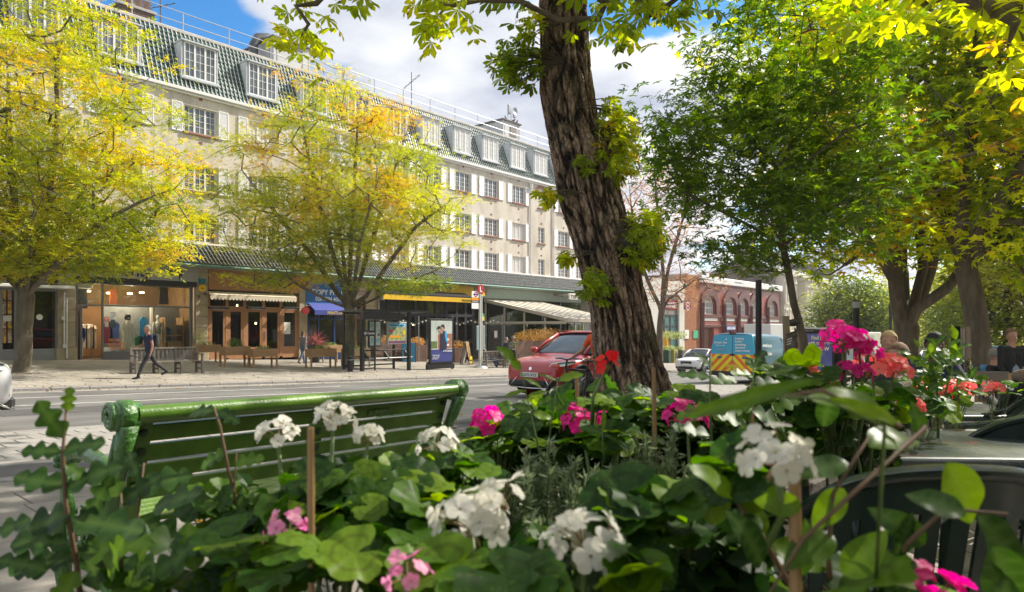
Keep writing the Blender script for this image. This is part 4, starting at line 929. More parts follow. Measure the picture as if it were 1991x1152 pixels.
for i, c in enumerate(arc_c):
    w_ = arc_w[i]; a, b_ = cuts[i], cuts[i+1]; ap = arch_pts(c, w_, za, zapex)
    tp = ztop-.9; mb.add([(a, SV, za), (c-w_/2, SV, za), (c-w_/2, SV, tp), (a, SV, tp)], [(0, 1, 2, 3)]); mb.add([(c+w_/2, SV, za), (b_, SV, za), (b_, SV, tp), (c+w_/2, SV, tp)], [(0, 1, 2, 3)])
    for j in range(1, len(ap)-2): (x0, z0), (x1, z1) = ap[j], ap[j+1]; mb.add([(x0, SV, z0), (x1, SV, z1), (x1, SV, tp), (x0, SV, tp)], [(0, 1, 2, 3)])
    mb.add([(x, SV, z) for x, z in ap]+[(x, SV+.6, z) for x, z in ap], [(j, j+1, j+1+len(ap), j+len(ap)) for j in range(len(ap)-1)])
gh = [(arc_c[i]-arc_w[i]*.42, arc_c[i]+arc_w[i]*.42, -5.5, zp0-.8) for i in range(5)]
wall_holes(mb, us0, us1, -6, za, SV, gh, dep=.6); mb.box(us0, us1, SV+.001, SV+9, ztop-.9, ztop-.3); mb.box(us0, us0+.01, SV+.01, SV+9, -6, ztop-.3); mb.build('wall', ox, e)
MB().bbox(us0-.1, us1, SV-.35, SV+.5, ztop-.4, ztop+.35, .05).build('cornice', white_m, e)
mb = MB(); n = int((us1-us0)/.6)
for k in range(n): mb.box(us0+k*.6, us0+k*.6+.3, SV-.28, SV+.0, ztop-.62, ztop-.42)
mb.bbox(us0, us1, SV-.15, SV+.01, za-.45, za-.05, .03); mb.bbox(us0, us1, SV-.12, SV+.01, zp0-.75, zp0-.45, .03); mb.build('dentils', ox2, e)
for i, c in enumerate(arc_c):
    w_ = arc_w[i]
    A = arch_pts(c, w_+1.3, za, zapex+.8); B = arch_pts(c, w_, za, zapex); mb = MB()
    vs = [(x, SV-.22, z) for x, z in A]+[(x, SV-.22, z) for x, z in B]; k = len(A); mb.add(vs, [(j, j+1, j+1+k, j+k) for j in range(k-1)])
    vs = [(x, SV-.22, z) for x, z in A]+[(x, SV, z) for x, z in A]; mb.add(vs, [(j, j+1, j+1+k, j+k) for j in range(k-1)])
    vs = [(x, SV-.22, z) for x, z in B]+[(x, SV, z) for x, z in B]; mb.add(vs, [(j, j+1, j+1+k, j+k) for j in range(k-1)])
    mb.tube([(c-w_/2-.35, SV-.15, -4), (c-w_/2-.35, SV-.15, za+1.2)], .28, 8); mb.build('arch_surround', ox2, e)
    win = MB(); pts = arch_pts(c, w_, za, zapex)
    for k in range(8):
        x = c-w_/2+.08+(w_-.16)*k/7; t = (x-c)/(w_/2); zz = za+(zapex-za)*(.45+.55*max(0, 1-t*t)**.45); win.box(x-.07, x+.07, SV+.3, SV+.4, za, zz)
    for z in (za+.06, za+(zapex-za)*.34, za+(zapex-za)*.66): win.box(c-w_/2, c+w_/2, SV+.31, SV+.39, z-.07, z+.07)
    for j in range(len(pts)-1): win.tube([(pts[j][0], SV+.35, pts[j][1]), (pts[j+1][0], SV+.35, pts[j+1][1])], .09, 4)
    win.build('window', white_m, e); MB().box(c-w_/2, c+w_/2, SV+.44, SV+.46, za, zapex).build('pane', winglass, e)
    MB().bbox(cuts[i]+.7, cuts[i+1]-.7, SV-.06, SV+.02, zp0, zp1+.1, .02).build('white_panel', white_m, e)
    MB().box(c-w_*.42, c+w_*.42, SV+.55, SV+.6, -5.5, zp0-.8).build('entrance', mat('station_brown', (.12, .06, .04), .6, (.25, .14, .10), 1.2), e)
v = SV-.5; mb = MB(); mb.bbox(UF(1412, v), UF(1430, v), v-.05, v+.05, ZF(1420, 643, v), ZF(1420, 634.5, v), .02); o = thing_mb(mb, 'shop_sign', mat('navy_sign', (.03, .06, .25), .5), 'navy blue shop sign on the red station wall, behind the van', 'sign'); text('NEWS & WINE', .4, txtw, o, (UF(1413, v), v-.055, ZF(1420, 641, v)), FACE, bold=.02, width=UF(1429, v)-UF(1413, v))
# Victorian terrace
th_m = mat('terrace_cream', (.50, .46, .37), .8, (.58, .53, .43), 1.2); th_b = mat('terrace_brick', (.17, .15, .125), .9, (.24, .21, .17), 2)
slate = mat('slate', (.09, .095, .105), .7, (.13, .135, .15), 4)
us = us1+.05; wd = 9.6; gw = mat('dark_window', (.05, .055, .06), .1)
tw = MB(); tw.box(-.5, .5, .05, .1, 0, 2.6, 0); tm_ = MB(); tm_.box(-.62, -.5, -.06, .1, -.1, 2.7); tm_.box(.5, .62, -.06, .1, -.1, 2.7); tm_.box(-.62, .62, -.1, .1, 2.7, 2.95); tm_.box(-.7, .7, -.16, .1, -.28, -.1); tm_.box(-.5, .5, .02, .06, 1.28, 1.36); tm_.box(-.02, .02, .02, .06, 0, 2.6)
twm, tmm = tw.mesh('pane', gw), tm_.mesh('window', th_m)
for i in range(5):
    a = us+i*wd; base = gz(a, 34)-1; top = 9.4-.25*i
    e = empty('terraced_house', (0, 0, 0), 0, 'cream fronted Victorian terraced house, number %s from the red station, tall windows' % ('one', 'two', 'three', 'four', 'five')[i], 'house', 'Victorian terrace')
    e['label'] = ['cream fronted Victorian terraced house with tall windows, next to the red station', 'second Victorian terraced house from the red station, cream bay and grey brick', 'third Victorian terraced house from the red station, middle of the row', 'fourth Victorian terraced house from the red station, partly behind the round tree', 'farthest Victorian terraced house, mostly hidden by the round green tree'][i]
    mb = MB(); mb.box(a, a+wd, 34.3, 44, base, top); mb.build('wall', th_b, e)
    mb = MB(); mb.bbox(a+.4, a+5.9, 33.1, 34.35, base, top-.9, .05); mb.bbox(a+.2, a+6.1, 32.8, 34.4, top-.9, top-.45, .06); mb.build('bay', th_m, e)
    mb = MB(); mb.bbox(a-.05, a+wd, 34.0, 34.4, top-.3, top+.2, .05); mb.build('cornice', th_m, e)
    mb = MB(); mb.prism([(34.3, top), (44, top), (39, top+2.2)], 0, a, a+wd); mb.build('roof', slate, e)
    mb = MB(); mb.box(a-.5, a+.5, 37, 40, top, top+3.6); c = mb.build('chimney', th_b, e); mb = MB()
    for k in range(4): mb.tube([(a, 37.4+k*.7, top+3.6), (a, 37.4+k*.7, top+4.2)], .14, 8)
    mb.build('chimney_pots', MATS['terracotta'], c)
    for f_ in range(3):
        for c_ in (1.3, 3.15, 5.0): obj('pane', twm, obj('window', tmm, e, (a+c_, 33.06, top-4.6-f_*3.9)), (0, 0, 0))
        obj('pane', twm, obj('window', tmm, e, (a+7.9, 34.26, top-4.6-f_*3.9)), (0, 0, 0))
mb = MB(); mb.box(us, us+4.4*wd, 28.5, 33.0, -8, -1.0); mb.build('wall', mat('shop_brick_red', (.30, .10, .08), .8, (.4, .18, .14), 2), None)
o = bpy.data.objects[-1] if False else None
mbx = [x for x in COL.objects if x.name.startswith('wall') and x.parent is None][-1]; mbx.name = 'shop_parade'; tag(mbx, 'low red brick parade of shops in front of the Victorian terrace', 'building')
mb = MB(); mb.bbox(us, us+4.4*wd, 28.2, 33.0, -.95, -.3, .06); mb.build('parapet', white_m, mbx)
mb = MB()
for k in range(12): mb.box(us+1+k*3.4, us+3.8+k*3.4, 28.4, 28.5, -6, -2.6)
mb.build('shop_windows', gw, mbx)
# buildings on the near side, behind the camera (seen only in reflections and from the side)
e = empty('opposite_terrace', (0, 0, 0), 0, 'plain brick terrace of shops across the pavement behind the camera', 'building')
mb = MB(); wall_holes(mb, -40, 90, -4, 12, -15, [(-38+k*4, -36.4+k*4, z, z+1.7) for k in range(31) for z in (2, 5.2, 8.4)], dep=-.25); mb.box(-40, 90, -26, -15.3, -4, 12); mb.build('wall', mat('stock_brick', (.24, .18, .12), .9, (.32, .25, .17), 2), e)
# ================================================================ trees
RN = np.random.RandomState(11)
def quadleaf(L=1.0, W=.5, fold=.12, droop=.1):
    """one folded leaf: two quads along +x, normal +z"""
    V = np.array([(0, 0, 0), (.45*L, W/2, fold*W), (L, 0, -droop*L), (.45*L, -W/2, fold*W)], float)
    return V, np.array([(0, 3, 2, 1)])
def ovate(L=1.0, W=.55, fold=.1, droop=.15, ob=False):
    V = []; 
    for x, w_ in ((0, .0), (.35, .5), (.74, 1.0), (1.0, 0)) if ob else ((0, .0), (.25, .8), (.6, .85), (1.0, 0)): V += [(x*L, 0, -droop*L*x*x)] if w_ == 0 else [(x*L, -W/2*w_, fold*W-droop*L*x*x), (x*L, 0, -droop*L*x*x), (x*L, W/2*w_, fold*W-droop*L*x*x)]
    V = np.array(V, float)
    F = np.array([(0, 1, 2, 2), (0, 2, 3, 3), (1, 4, 5, 2), (2, 5, 6, 3), (4, 7, 5, 5), (5, 7, 6, 6)])
    return V, F
def multi(angles, lens, leaf, off=0.0):
    Vs = []; Fs = []; n = 0
    for a, l in zip(angles, lens):
        V, F = leaf; c, s = math.cos(a), math.sin(a)
        V2 = V*l; R = np.array([(c, -s, 0), (s, c, 0), (0, 0, 1)]); Vs.append(V2 @ R.T+np.array([off, 0, 0])); Fs.append(F+n); n += len(V)
    return np.vstack(Vs), np.vstack(Fs)
qd = quadleaf(1, .34)
PALM = multi([R_(a) for a in (0, 48, -48, 98, -98)], [1, .92, .92, .66, .66], quadleaf(1, .42, .1, .25))
STAR = multi([R_(a) for a in (0, 55, -55, 112, -112)], [1, .9, .9, .6, .6], quadleaf(1, .36, .08, .12))
PINN = multi([R_(a) for a in (0, 60, -60, 70, -70)], [.55, .5, .5, .42, .42], quadleaf(1, .46)); PINN[0][:4, 0] += .45; PINN[0][4:12, 0] += .35
def scatter(name, tmpl, pos, nrm, dr, size, mats, parent, rv, kind='stuff'):
    V, F = tmpl; n = len(pos); pos = np.asarray(pos, float)
    z = nrm/np.linalg.norm(nrm, axis=1, keepdims=True)
    x = dr-z*np.sum(dr*z, 1, keepdims=True); x /= (np.linalg.norm(x, axis=1, keepdims=True)+1e-9)
    y = np.cross(z, x); R = np.stack([x, y, z], 2)                      # columns
    VV = np.einsum('nij,kj->nki', R, V)*size[:, None, None]+pos[:, None, :]
    k = len(V); FF = (F[None]+(np.arange(n)*k)[:, None, None]).reshape(-1, F.shape[1])
    if (F[:, 2] == F[:, 3]).any():
        FF = np.concatenate([FF[:, :3], FF[FF[:, 2] != FF[:, 3]][:, [0, 2, 3]]]) if (F[:, 2] != F[:, 3]).any() else FF[:, :3]
    me = np_mesh(name, VV.reshape(-1, 3), FF, mats); attr_set(me, 'rnd', np.repeat(rv, k))
    o = obj(name, me, parent)
    if kind: o['kind'] = kind
    return o
class Skel:
    def __init__(s, root): s.p = [Vector(root)]; s.par = [-1]; s.leafn = []
    def line(s, start, pts, sub=4):
        """limb as smoothed polyline through pts, returns last index"""
        i = start; prev = s.p[start]
        for q in pts:
            q = Vector(q); n = max(1, int((q-prev).length/.45))
            for k in range(1, n+1):
                s.p.append(prev.lerp(q, k/n)+Vector(RN.normal(0, .012, 3))); s.par.append(i); i = len(s.p)-1
            prev = q
        return i
    def grow(s, targets, step=.5, up=.25, trunkskip=0):
        axis = s.p[0]
        T = sorted(targets, key=lambda t: min((t-s.p[k]).length for k in range(0, len(s.p), max(1, len(s.p)//25))))
        cap = len(s.p)+len(T)*12; A = np.zeros((cap, 3)); n = len(s.p); A[:n] = np.array([tuple(p) for p in s.p])
        for t in T:
            tt = np.array(tuple(t)); d = tt-A[:n]; dist = np.linalg.norm(d, axis=1)
            cost = dist*(1+.5*np.clip(-d[:, 2]/(dist+1e-6), 0, 1)); cost[:trunkskip] += 50
            i = int(np.argmin(cost)); L_ = dist[i]; m_ = max(1, int(L_/step)); a = Vector(A[i])
            for k in range(1, m_+1):
                f = k/m_; q = a.lerp(t, f)+Vector((0, 0, -up*L_*.35*math.sin(math.pi*f)*(1 if t.z > a.z else -1)))
                if k < m_: q += Vector(RN.normal(0, .03*step*2, 3))
                if n >= cap: return
                s.p.append(q); s.par.append(i); i = len(s.p)-1; A[n] = tuple(q); n += 1
            s.leafn.append(i)
    def wood(s, r0, rmin=.006, exp=.5, sides=8):
        n = len(s.p); cnt = [0]*n; kids = [[] for _ in range(n)]
        for i in s.leafn: cnt[i] += 1
        for i in range(n-1, 0, -1):
            cnt[i] = max(cnt[i], .3); cnt[s.par[i]] += cnt[i]; kids[s.par[i]].append(i)
        tot = cnt[0]; r = [max(rmin, r0*(c/tot)**exp) for c in cnt]; mb = MB(); stack = [(0, None)]
        while stack:
            i, pr = stack.pop(); pts = []; rs = []
            if pr is not None: pts.append(s.p[pr]); rs.append(min(r[pr], r[i]*1.25))
            while True:
                pts.append(s.p[i]); rs.append(r[i])
                if not kids[i]: rs[-1] *= .4; break
                ks = sorted(kids[i], key=lambda k: -cnt[k])
                for k in ks[1:]: stack.append((k, i))
                i = ks[0]
            if len(pts) > 1: mb.tube(pts, rs, max(4, int(sides*min(1, .45+rs[0]/r0))), cap=False)
        s.r = r; return mb
def Lc(base, X, Y, Z):
    """offset from base in metres: X to the camera's right, Y away from it, Z up"""
    u, v = XY(X, Y); return Vector((base[0]+u, base[1]+v, base[2]+Z))
def ell_targets(base, ells, n, zmin=None, shell=.45, fn=None):
    out = []; tries = 0; vol = np.array([e[3]*e[4]*e[5] for e in ells]); vol = vol/vol.sum()
    while len(out) < n and tries < n*40:
        tries += 1; e = ells[RN.choice(len(ells), p=vol)]
        d = RN.normal(size=3); d /= np.linalg.norm(d); rr = shell+(1-shell)*RN.rand()**.6
        rr *= 1+.10*math.sin(5*d[0]+3*d[2]+e[0])+.08*math.sin(9*d[1]+7*d[2])
        q = (e[0]+d[0]*e[3]*rr, e[1]+d[1]*e[4]*rr, e[2]+d[2]*e[5]*rr)
        if zmin is not None and q[2] < zmin+.3*RN.rand(): continue
        if fn and not fn(q): continue
        out.append(Lc(base, *q))
    return out
def sprays(sk, n, rad, flat, tmpl, size, mats, parent, bias=0.0, zcol=0.0, base=None, down=.25, seed=0, cl=.5, name='crown', h=10., gate=None):
    """leaves round every twig end, in flattened sprays along its direction"""
    rs = np.random.RandomState(seed+1); P_ = []; D_ = []; N_2 = []; Rv = []
    for i in sk.leafn:
        p = np.array(tuple(sk.p[i])); q = np.array(tuple(sk.p[sk.par[i]])); d = p-q; d /= (np.linalg.norm(d)+1e-6); d[2] *= .5
        m_ = max(3, int(n*(.6+.8*rs.rand())))
        off = rs.normal(size=(m_, 3))*np.array([rad, rad, rad*flat])+d*rad*.4*rs.rand(m_, 1)
        P_.append(p+off); dd = off/ (np.linalg.norm(off, axis=1, keepdims=True)+1e-6)+d*.6+rs.normal(size=(m_, 3))*.35; dd[:, 2] -= down; D_.append(dd)
        nn = rs.normal(size=(m_, 3))*.42+np.array([0, 0, 1.0]); N_2.append(nn)
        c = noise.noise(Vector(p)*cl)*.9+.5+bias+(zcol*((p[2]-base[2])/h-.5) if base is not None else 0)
        Rv.append(np.clip(c+rs.normal(size=m_)*.13, 0, 1))
    P_ = np.vstack(P_); D_ = np.vstack(D_); N_2 = np.vstack(N_2); Rv = np.concatenate(Rv)
    sz = size*(.65+.6*rs.rand(len(P_)))
    return scatter(name, tmpl, P_, N_2, D_, sz, mats, parent, Rv)
bark_g = mat('mossy_bark', (.10, .085, .05), .9, (.20, .17, .12), 5, bump=.8, bscale=22, stretch=(1, 1, .35))
bark_b = mat('grey_brown_bark', (.085, .065, .045), .9, (.17, .14, .10), 6, bump=.9, bscale=20, stretch=(1, 1, .3))
bark_d = mat('dark_twig_bark', (.06, .045, .03), .9, (.11, .09, .06), 8, bump=.5)
lm_yel = leaf_mat('leaf_autumn_yellow', [(0, (.11, .17, .012)), (.4, (.27, .32, .015)), (.75, (.52, .48, .02)), (1, (.60, .38, .02))], .42)
lm_oli = leaf_mat('leaf_olive_yellow', [(0, (.12, .18, .012)), (.45, (.28, .34, .018)), (.85, (.48, .47, .025)), (1, (.50, .32, .04))], .42)
lm_grn = leaf_mat('leaf_deep_green', [(0, (.045, .10, .006)), (.5, (.09, .17, .010)), (.8, (.20, .29, .02)), (1, (.34, .34, .03))], .5, rough=.35)
lm_ches = leaf_mat('leaf_chestnut', [(0, (.12, .19, .012)), (.5, (.28, .36, .015)), (.85, (.50, .50, .02)), (1, (.48, .30, .03))], .68)
lm_bg = leaf_mat('leaf_background', [(0, (.06, .105, .02)), (.5, (.16, .21, .03)), (1, (.36, .37, .05))], .48)
lm_brn = leaf_mat('leaf_brown', [(0, (.16, .08, .04)), (.5, (.30, .15, .06)), (1, (.42, .28, .10))], .35)
# --- left autumn tree on the far pavement
b1 = G(40, 724); t1 = empty('street_tree', (0, 0, 0), 0, 'yellow and orange autumn tree on the far pavement, leftmost, before the dark specialist shop', 'tree')
S1 = FPX/depth(b1); z_ = lambda py, b, S: (HYP-py)/S+CZ-b[2]
sk1 = Skel(b1-Vector((0, 0, .1))); Q = lambda px, py, dY=0: P(px, py, depth(b1)+dY)
i0 = sk1.line(0, [Q(44, 690), Q(48, 640), Q(50, 600), Q(52, 575)])
nt1 = len(sk1.p)-2
a = sk1.line(i0, [Q(20, 545, .3), Q(-40, 500, .6), Q(-110, 440, .8)]); a = sk1.line(i0, [Q(38, 520, -.3), Q(30, 420, -.5), Q(20, 300, -.6), Q(15, 150, -.4), Q(10, 30)])
a = sk1.line(i0, [Q(85, 540, -.4), Q(125, 500, -.9), Q(200, 430, -1.4), Q(300, 380, -1.6)]); sk1.line(i0, [Q(75, 530, .5), Q(130, 430, .9), Q(190, 320, 1.1), Q(240, 200, 1.2)])
sk1.line(i0, [Q(62, 500, .2), Q(95, 400, .1), Q(110, 250, 0), Q(110, 110)]); sk1.line(i0, [Q(50, 500, 1.0), Q(30, 420, 2.2), Q(0, 350, 3)]); sk1.line(i0, [Q(60, 520, -1.0), Q(60, 440, -2.4), Q(90, 370, -3)])
cz1 = z_(290, b1, S1)
tg = ell_targets(b1, [(.6, 0, cz1, 5.0, 4.2, 5.8), (2.0, -.4, z_(420, b1, S1), 4.6, 3.2, 2.2), (-2, 0, z_(350, b1, S1), 4.4, 4, 4.6)], 860, zmin=z_(545, b1, S1), shell=.35)
tg += ell_targets(b1, [(2.2, -1, z_(505, b1, S1), 3.2, 1.6, .5), (-1.2, -1, z_(520, b1, S1), 2.0, 1.4, .5)], 70)
sk1.grow(tg, .5, .3, nt1)
sk1.wood(.25, .007, .46, 12).build('trunk', bark_g, t1, 'all')
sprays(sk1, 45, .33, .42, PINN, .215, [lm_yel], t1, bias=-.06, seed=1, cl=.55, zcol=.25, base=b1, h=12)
# --- middle tree
b2 = G(677, 716); t2 = empty('street_tree', (0, 0, 0), 0, 'broad olive and yellow tree on the far pavement beside the bus shelter', 'tree')
S2 = FPX/depth(b2); sk2_ = Skel(b2-Vector((0, 0, .1))); Q = lambda px, py, dY=0: P(px, py, depth(b2)+dY)
i0 = sk2_.line(0, [Q(678, 690), Q(679, 640), Q(680, 600)]); nt2 = len(sk2_.p)-2
for L_ in ([Q(640, 585, -.5), Q(590, 560, -1.2), Q(500, 500, -2)], [Q(655, 570, .2), Q(610, 500, .4), Q(540, 420, .6), Q(470, 330, .6)], [Q(665, 550, -.3), Q(640, 470, -.5), Q(610, 350, -.8), Q(580, 200, -.8)],
           [Q(680, 550), Q(683, 450, .2), Q(690, 330, .2), Q(700, 180)], [Q(695, 560, .4), Q(720, 480, .8), Q(760, 350, 1.2), Q(800, 230, 1.4)], [Q(712, 575, -.3), Q(750, 520, -.6), Q(810, 440, -1), Q(890, 380, -1.2)],
           [Q(710, 590, .5), Q(770, 560, 1), Q(860, 520, 1.4)], [Q(672, 540, 1), Q(660, 450, 2.2), Q(650, 380, 3)], [Q(690, 545, -1), Q(700, 470, -2.4), Q(720, 400, -3.2)]): sk2_.line(i0, L_)
czz = z_(375, b2, S2)
tg = ell_targets(b2, [(-.3, 0, z_(345, b2, S2), 5.7, 4.2, 4.7), (-.2, 0, z_(435, b2, S2), 6.9, 4.4, 2.5)], 1200, zmin=z_(560, b2, S2), shell=.3, fn=lambda q: not (q[2] > z_(330, b2, S2) and abs(q[0]) > 5.9))
tg += ell_targets(b2, [(-3, -1, z_(545, b2, S2), 2.6, 1.8, .45), (2.6, -1, z_(555, b2, S2), 2.2, 1.6, .4)], 80)
sk2_.grow(tg, .5, .3, nt2); sk2_.wood(.27, .007, .46, 12).build('trunk', bark_g, t2, 'all')
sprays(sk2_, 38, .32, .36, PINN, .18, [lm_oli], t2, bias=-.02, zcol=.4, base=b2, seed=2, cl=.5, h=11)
# --- brown sparse tree beyond the trunk
b6 = Vector((UF(1283, 24), 24, gz(UF(1283, 24), 24))); t6 = empty('street_tree', (0, 0, 0), 0, 'sparse brown leaved tree on the far pavement just right of the big trunk', 'tree')
S6 = FPX/depth(b6); sk = Skel(b6); Q = lambda px, py, dY=0: P(px, py, depth(b6)+dY)
i0 = sk.line(0, [Q(1283, 640), Q(1286, 605)]); n6 = len(sk.p)-2
for L_ in ([Q(1300, 582), Q(1330, 560), Q(1370, 530)], [Q(1290, 540), Q(1280, 420), Q(1270, 300)], [Q(1270, 570), Q(1240, 500), Q(1225, 380)], [Q(1300, 520), Q(1330, 420), Q(1345, 330)]): sk.line(i0, L_)
tg = ell_targets(b6, [(-.3, 0, z_(410, b6, S6), 4.3, 3.6, 5.2), (1.2, 0, z_(560, b6, S6), 4.0, 3, 1.6)], 420, shell=.3)
sk.grow(tg, .7, .3, n6); sk.wood(.24, .012, .45, 8).build('trunk', bark_b, t6, 'all'); sprays(sk, 14, .45, .7, PINN, .22, [lm_brn], t6, seed=5)
# --- young star leaved tree with stakes
D3 = 11.0; b3 = P(1580, 700, D3); b3.z = gz(b3.x, b3.y); t3 = empty('young_tree', (0, 0, 0), 0, 'young deep green star leaved tree held by two wooden stakes', 'tree')
S3 = FPX/D3; sk = Skel(b3); Q = lambda px, py, dY=0: P(px, py, D3+dY)
i0 = sk.line(0, [Q(1572, 720), Q(1560, 660), Q(1545, 590), Q(1532, 530), Q(1524, 480)]); n3 = len(sk.p)-4
j = sk.line(i0, [Q(1518, 400), Q(1516, 330)]); sk.line(j, [Q(1545, 270, .1), Q(1580, 180, .2), Q(1590, 60, .2)]); sk.line(j, [Q(1470, 280, .2), Q(1430, 220, .3), Q(1330, 170, .2)])
sk.line(i0, [Q(1460, 440, -.3), Q(1380, 400, -.5), Q(1320, 370, -.6)]); sk.line(i0, [Q(1600, 420, .3), Q(1680, 360, .5)]); sk.line(j, [Q(1560, 320, -.4), Q(1640, 260, -.8)]); sk.line(i0, [Q(1520, 410, 1), Q(1510, 340, 1.8)])
sk.line(i0, [Q(1500, 440, -.8), Q(1470, 400, -1.5)])
tg = ell_targets(b3, [((1510-1580)/S3, 0, z_(330, b3, S3), 2.15, 1.9, 1.75), ((1570-1580)/S3, 0, z_(130, b3, S3), 1.6, 1.6, 2.5), ((1370-1580)/S3, 0, z_(260, b3, S3), .95, .9, 1.0), ((1480-1580)/S3, -.2, z_(440, b3, S3), 2.1, 1.5, .75), ((1300-1580)/S3, 0, z_(180, b3, S3), .55, .4, .35)], 640, zmin=z_(540, b3, S3), shell=.3, fn=lambda q: noise.noise(Vector(q)*1.1) > -.2)
sk.grow(tg, .3, .25, n3); sk.wood(.058, .004, .45, 12).build('trunk', bark_b, t3, 'all')
sprays(sk, 15, .20, .6, STAR, .13, [lm_grn], t3, bias=-.12, seed=6, cl=1.2, down=.5)
# stakes, ties and card
stake_m = mat('stake_wood', (.24, .18, .11), .85, (.34, .26, .17), 10, stretch=(1, 1, .2), bump=.4)
mb = MB(); mb.tube([P(1537, 720, D3-.3)-Vector((0, 0, 1.3)), P(1528, 615, D3-.3)], .055, 10); o = thing_mb(mb, 'tree_stake', stake_m, 'upright wooden stake left of the young tree trunk, carrying a card', 'stake', smooth=True)
mb = MB(); mb.tube([P(1585, 720, D3+.1)-Vector((0, 0, 1.3)), P(1553, 617, D3+.1)], .055, 10); thing_mb(mb, 'tree_stake', stake_m, 'leaning wooden stake right of the young tree trunk', 'stake', smooth=True)
mb = MB(); mb.tube([P(1530, 628, D3-.22), P(1545, 624, D3-.14), P(1556, 624, D3)], .035, 8); mb.tube([P(1530, 631, D3-.15), P(1545, 631, D3+.15), P(1556, 628, D3+.1)], .035, 8); thing_mb(mb, 'tree_tie', black_m, 'black rubber tie holding the young tree to its stakes', 'tree tie', smooth=True)
c0, c1, c2, c3 = P(1527, 686, D3-.36), P(1552, 677, D3-.36), P(1550, 642, D3-.36), P(1528, 650, D3-.36)
card_m = mat('notice_card', (.06, .05, .04), .35, (.22, .19, .15), 8, lo=.45, hi=.62)
mb = MB(); dn = Vector((CT, ST, 0))*.012; mb.add([c0, c1, c2, c3, c0+dn, c1+dn, c2+dn, c3+dn], [(0, 1, 2, 3), (7, 6, 5, 4), (0, 4, 5, 1), (1, 5, 6, 2), (2, 6, 7, 3), (3, 7, 4, 0)]); o = thing_mb(mb, 'notice_card', card_m, 'dark printed notice card fixed to the left tree stake', 'card')
mb = MB()
for k in range(3): a, b_ = c3.lerp(c0, .3+k*.13), c3.lerp(c0, .36+k*.13); e_ = (c1-c0)*.5; n_ = -dn*.3; mb.add([a+n_+e_*.15, a+n_+e_*(1-.1*k), b_+n_+e_*(1-.1*k), b_+n_+e_*.15], [(0, 1, 2, 3)])
mb.build('printed_lines', paper, o)
# --- large multi stemmed tree at right
D4 = 17.5; b4 = P(1765, 700, D4); b4.z = gz(b4.x, b4.y); t4 = empty('street_tree', (0, 0, 0), 0, 'big multi stemmed tree with smooth grey bark behind the seated people', 'tree')
S4 = FPX/D4; sk = Skel(b4); Q = lambda px, py, dY=0: P(px, py, D4+dY)
i0 = sk.line(0, [Q(1766, 730), Q(1764, 680), Q(1762, 640)]); n4 = len(sk.p)
for L_ in ([Q(1745, 590, -.2), Q(1738, 520, -.2), Q(1732, 430), Q(1715, 330), Q(1690, 180), Q(1670, 20)], [Q(1752, 580, .3), Q(1755, 500, .3), Q(1750, 380, .3), Q(1745, 200, .3), Q(1740, 20)], [Q(1780, 580), Q(1795, 520), Q(1790, 430), Q(1805, 300), Q(1830, 120), Q(1850, -40)],
           [Q(1790, 590, .5), Q(1810, 530, .6), Q(1830, 440, .5), Q(1870, 320, .4), Q(1920, 160, .3)], [Q(1785, 600, -.5), Q(1840, 560, -.8), Q(1890, 500, -1.2), Q(1960, 400, -1.6), Q(2040, 300, -1.8)], [Q(1760, 560, 1), Q(1750, 450, 2), Q(1740, 330, 2.6)],
           [Q(1740, 560, -.6), Q(1700, 480, -1), Q(1650, 400, -1.2)]): sk.line(i0, L_)
tg = ell_targets(b4, [((1780-1765)/S4, 0, z_(190, b4, S4), 4.2, 3.6, 4.6), ((1900-1765)/S4, -.6, z_(330, b4, S4), 3.6, 3.2, 2.2), ((1680-1765)/S4, .3, z_(400, b4, S4), 2.6, 2.4, 1.8), ((1560-1765)/S4, .6, z_(90, b4, S4), 2.2, 2, 1.8)], 900, zmin=z_(540, b4, S4), shell=.35)
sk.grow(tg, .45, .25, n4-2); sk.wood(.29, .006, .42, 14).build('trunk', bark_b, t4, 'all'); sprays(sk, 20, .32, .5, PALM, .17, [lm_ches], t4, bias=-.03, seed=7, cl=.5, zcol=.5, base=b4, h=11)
# --- leaning chestnut further right
D5 = 15.0; b5 = P(1925, 700, D5); b5.z = gz(b5.x, b5.y); t5 = empty('street_tree', (0, 0, 0), 0, 'rough barked leaning tree beside the black menu board at far right', 'tree')
sk = Skel(b5+Vector((0, 0, 0))); Q = lambda px, py, dY=0: P(px, py, D5+dY); S5 = FPX/D5
i0 = sk.line(0, [Q(1920, 735), Q(1908, 680), Q(1897, 620), Q(1885, 560), Q(1876, 520)]); n5 = len(sk.p)-3
for L_ in ([Q(1870, 450), Q(1880, 330), Q(1900, 150), Q(1900, 0)], [Q(1910, 450, -.4), Q(1970, 350, -.8), Q(2060, 220, -1)], [Q(1850, 470, .5), Q(1820, 380, .8), Q(1800, 280, 1)], [Q(1930, 480, .8), Q(2000, 430, 1.4), Q(2080, 400, 1.6)], [Q(1890, 440, -1), Q(1930, 380, -2)]): sk.line(i0, L_)
tg = ell_targets(b5, [(1.0, 0, z_(280, b5, S5), 3.4, 3.0, 2.6), (.8, 0, z_(90, b5, S5), 3.0, 2.8, 2.4), (.9, -.5, z_(480, b5, S5), 1.8, 1.8, .9)], 430, shell=.4)
sk.grow(tg, .45, .3, n5); sk.wood(.225, .006, .42, 14).build('trunk', bark_b, t5, 'all'); sprays(sk, 17, .33, .5, PALM, .18, [lm_ches], t5, bias=-.1, seed=8, cl=.5)
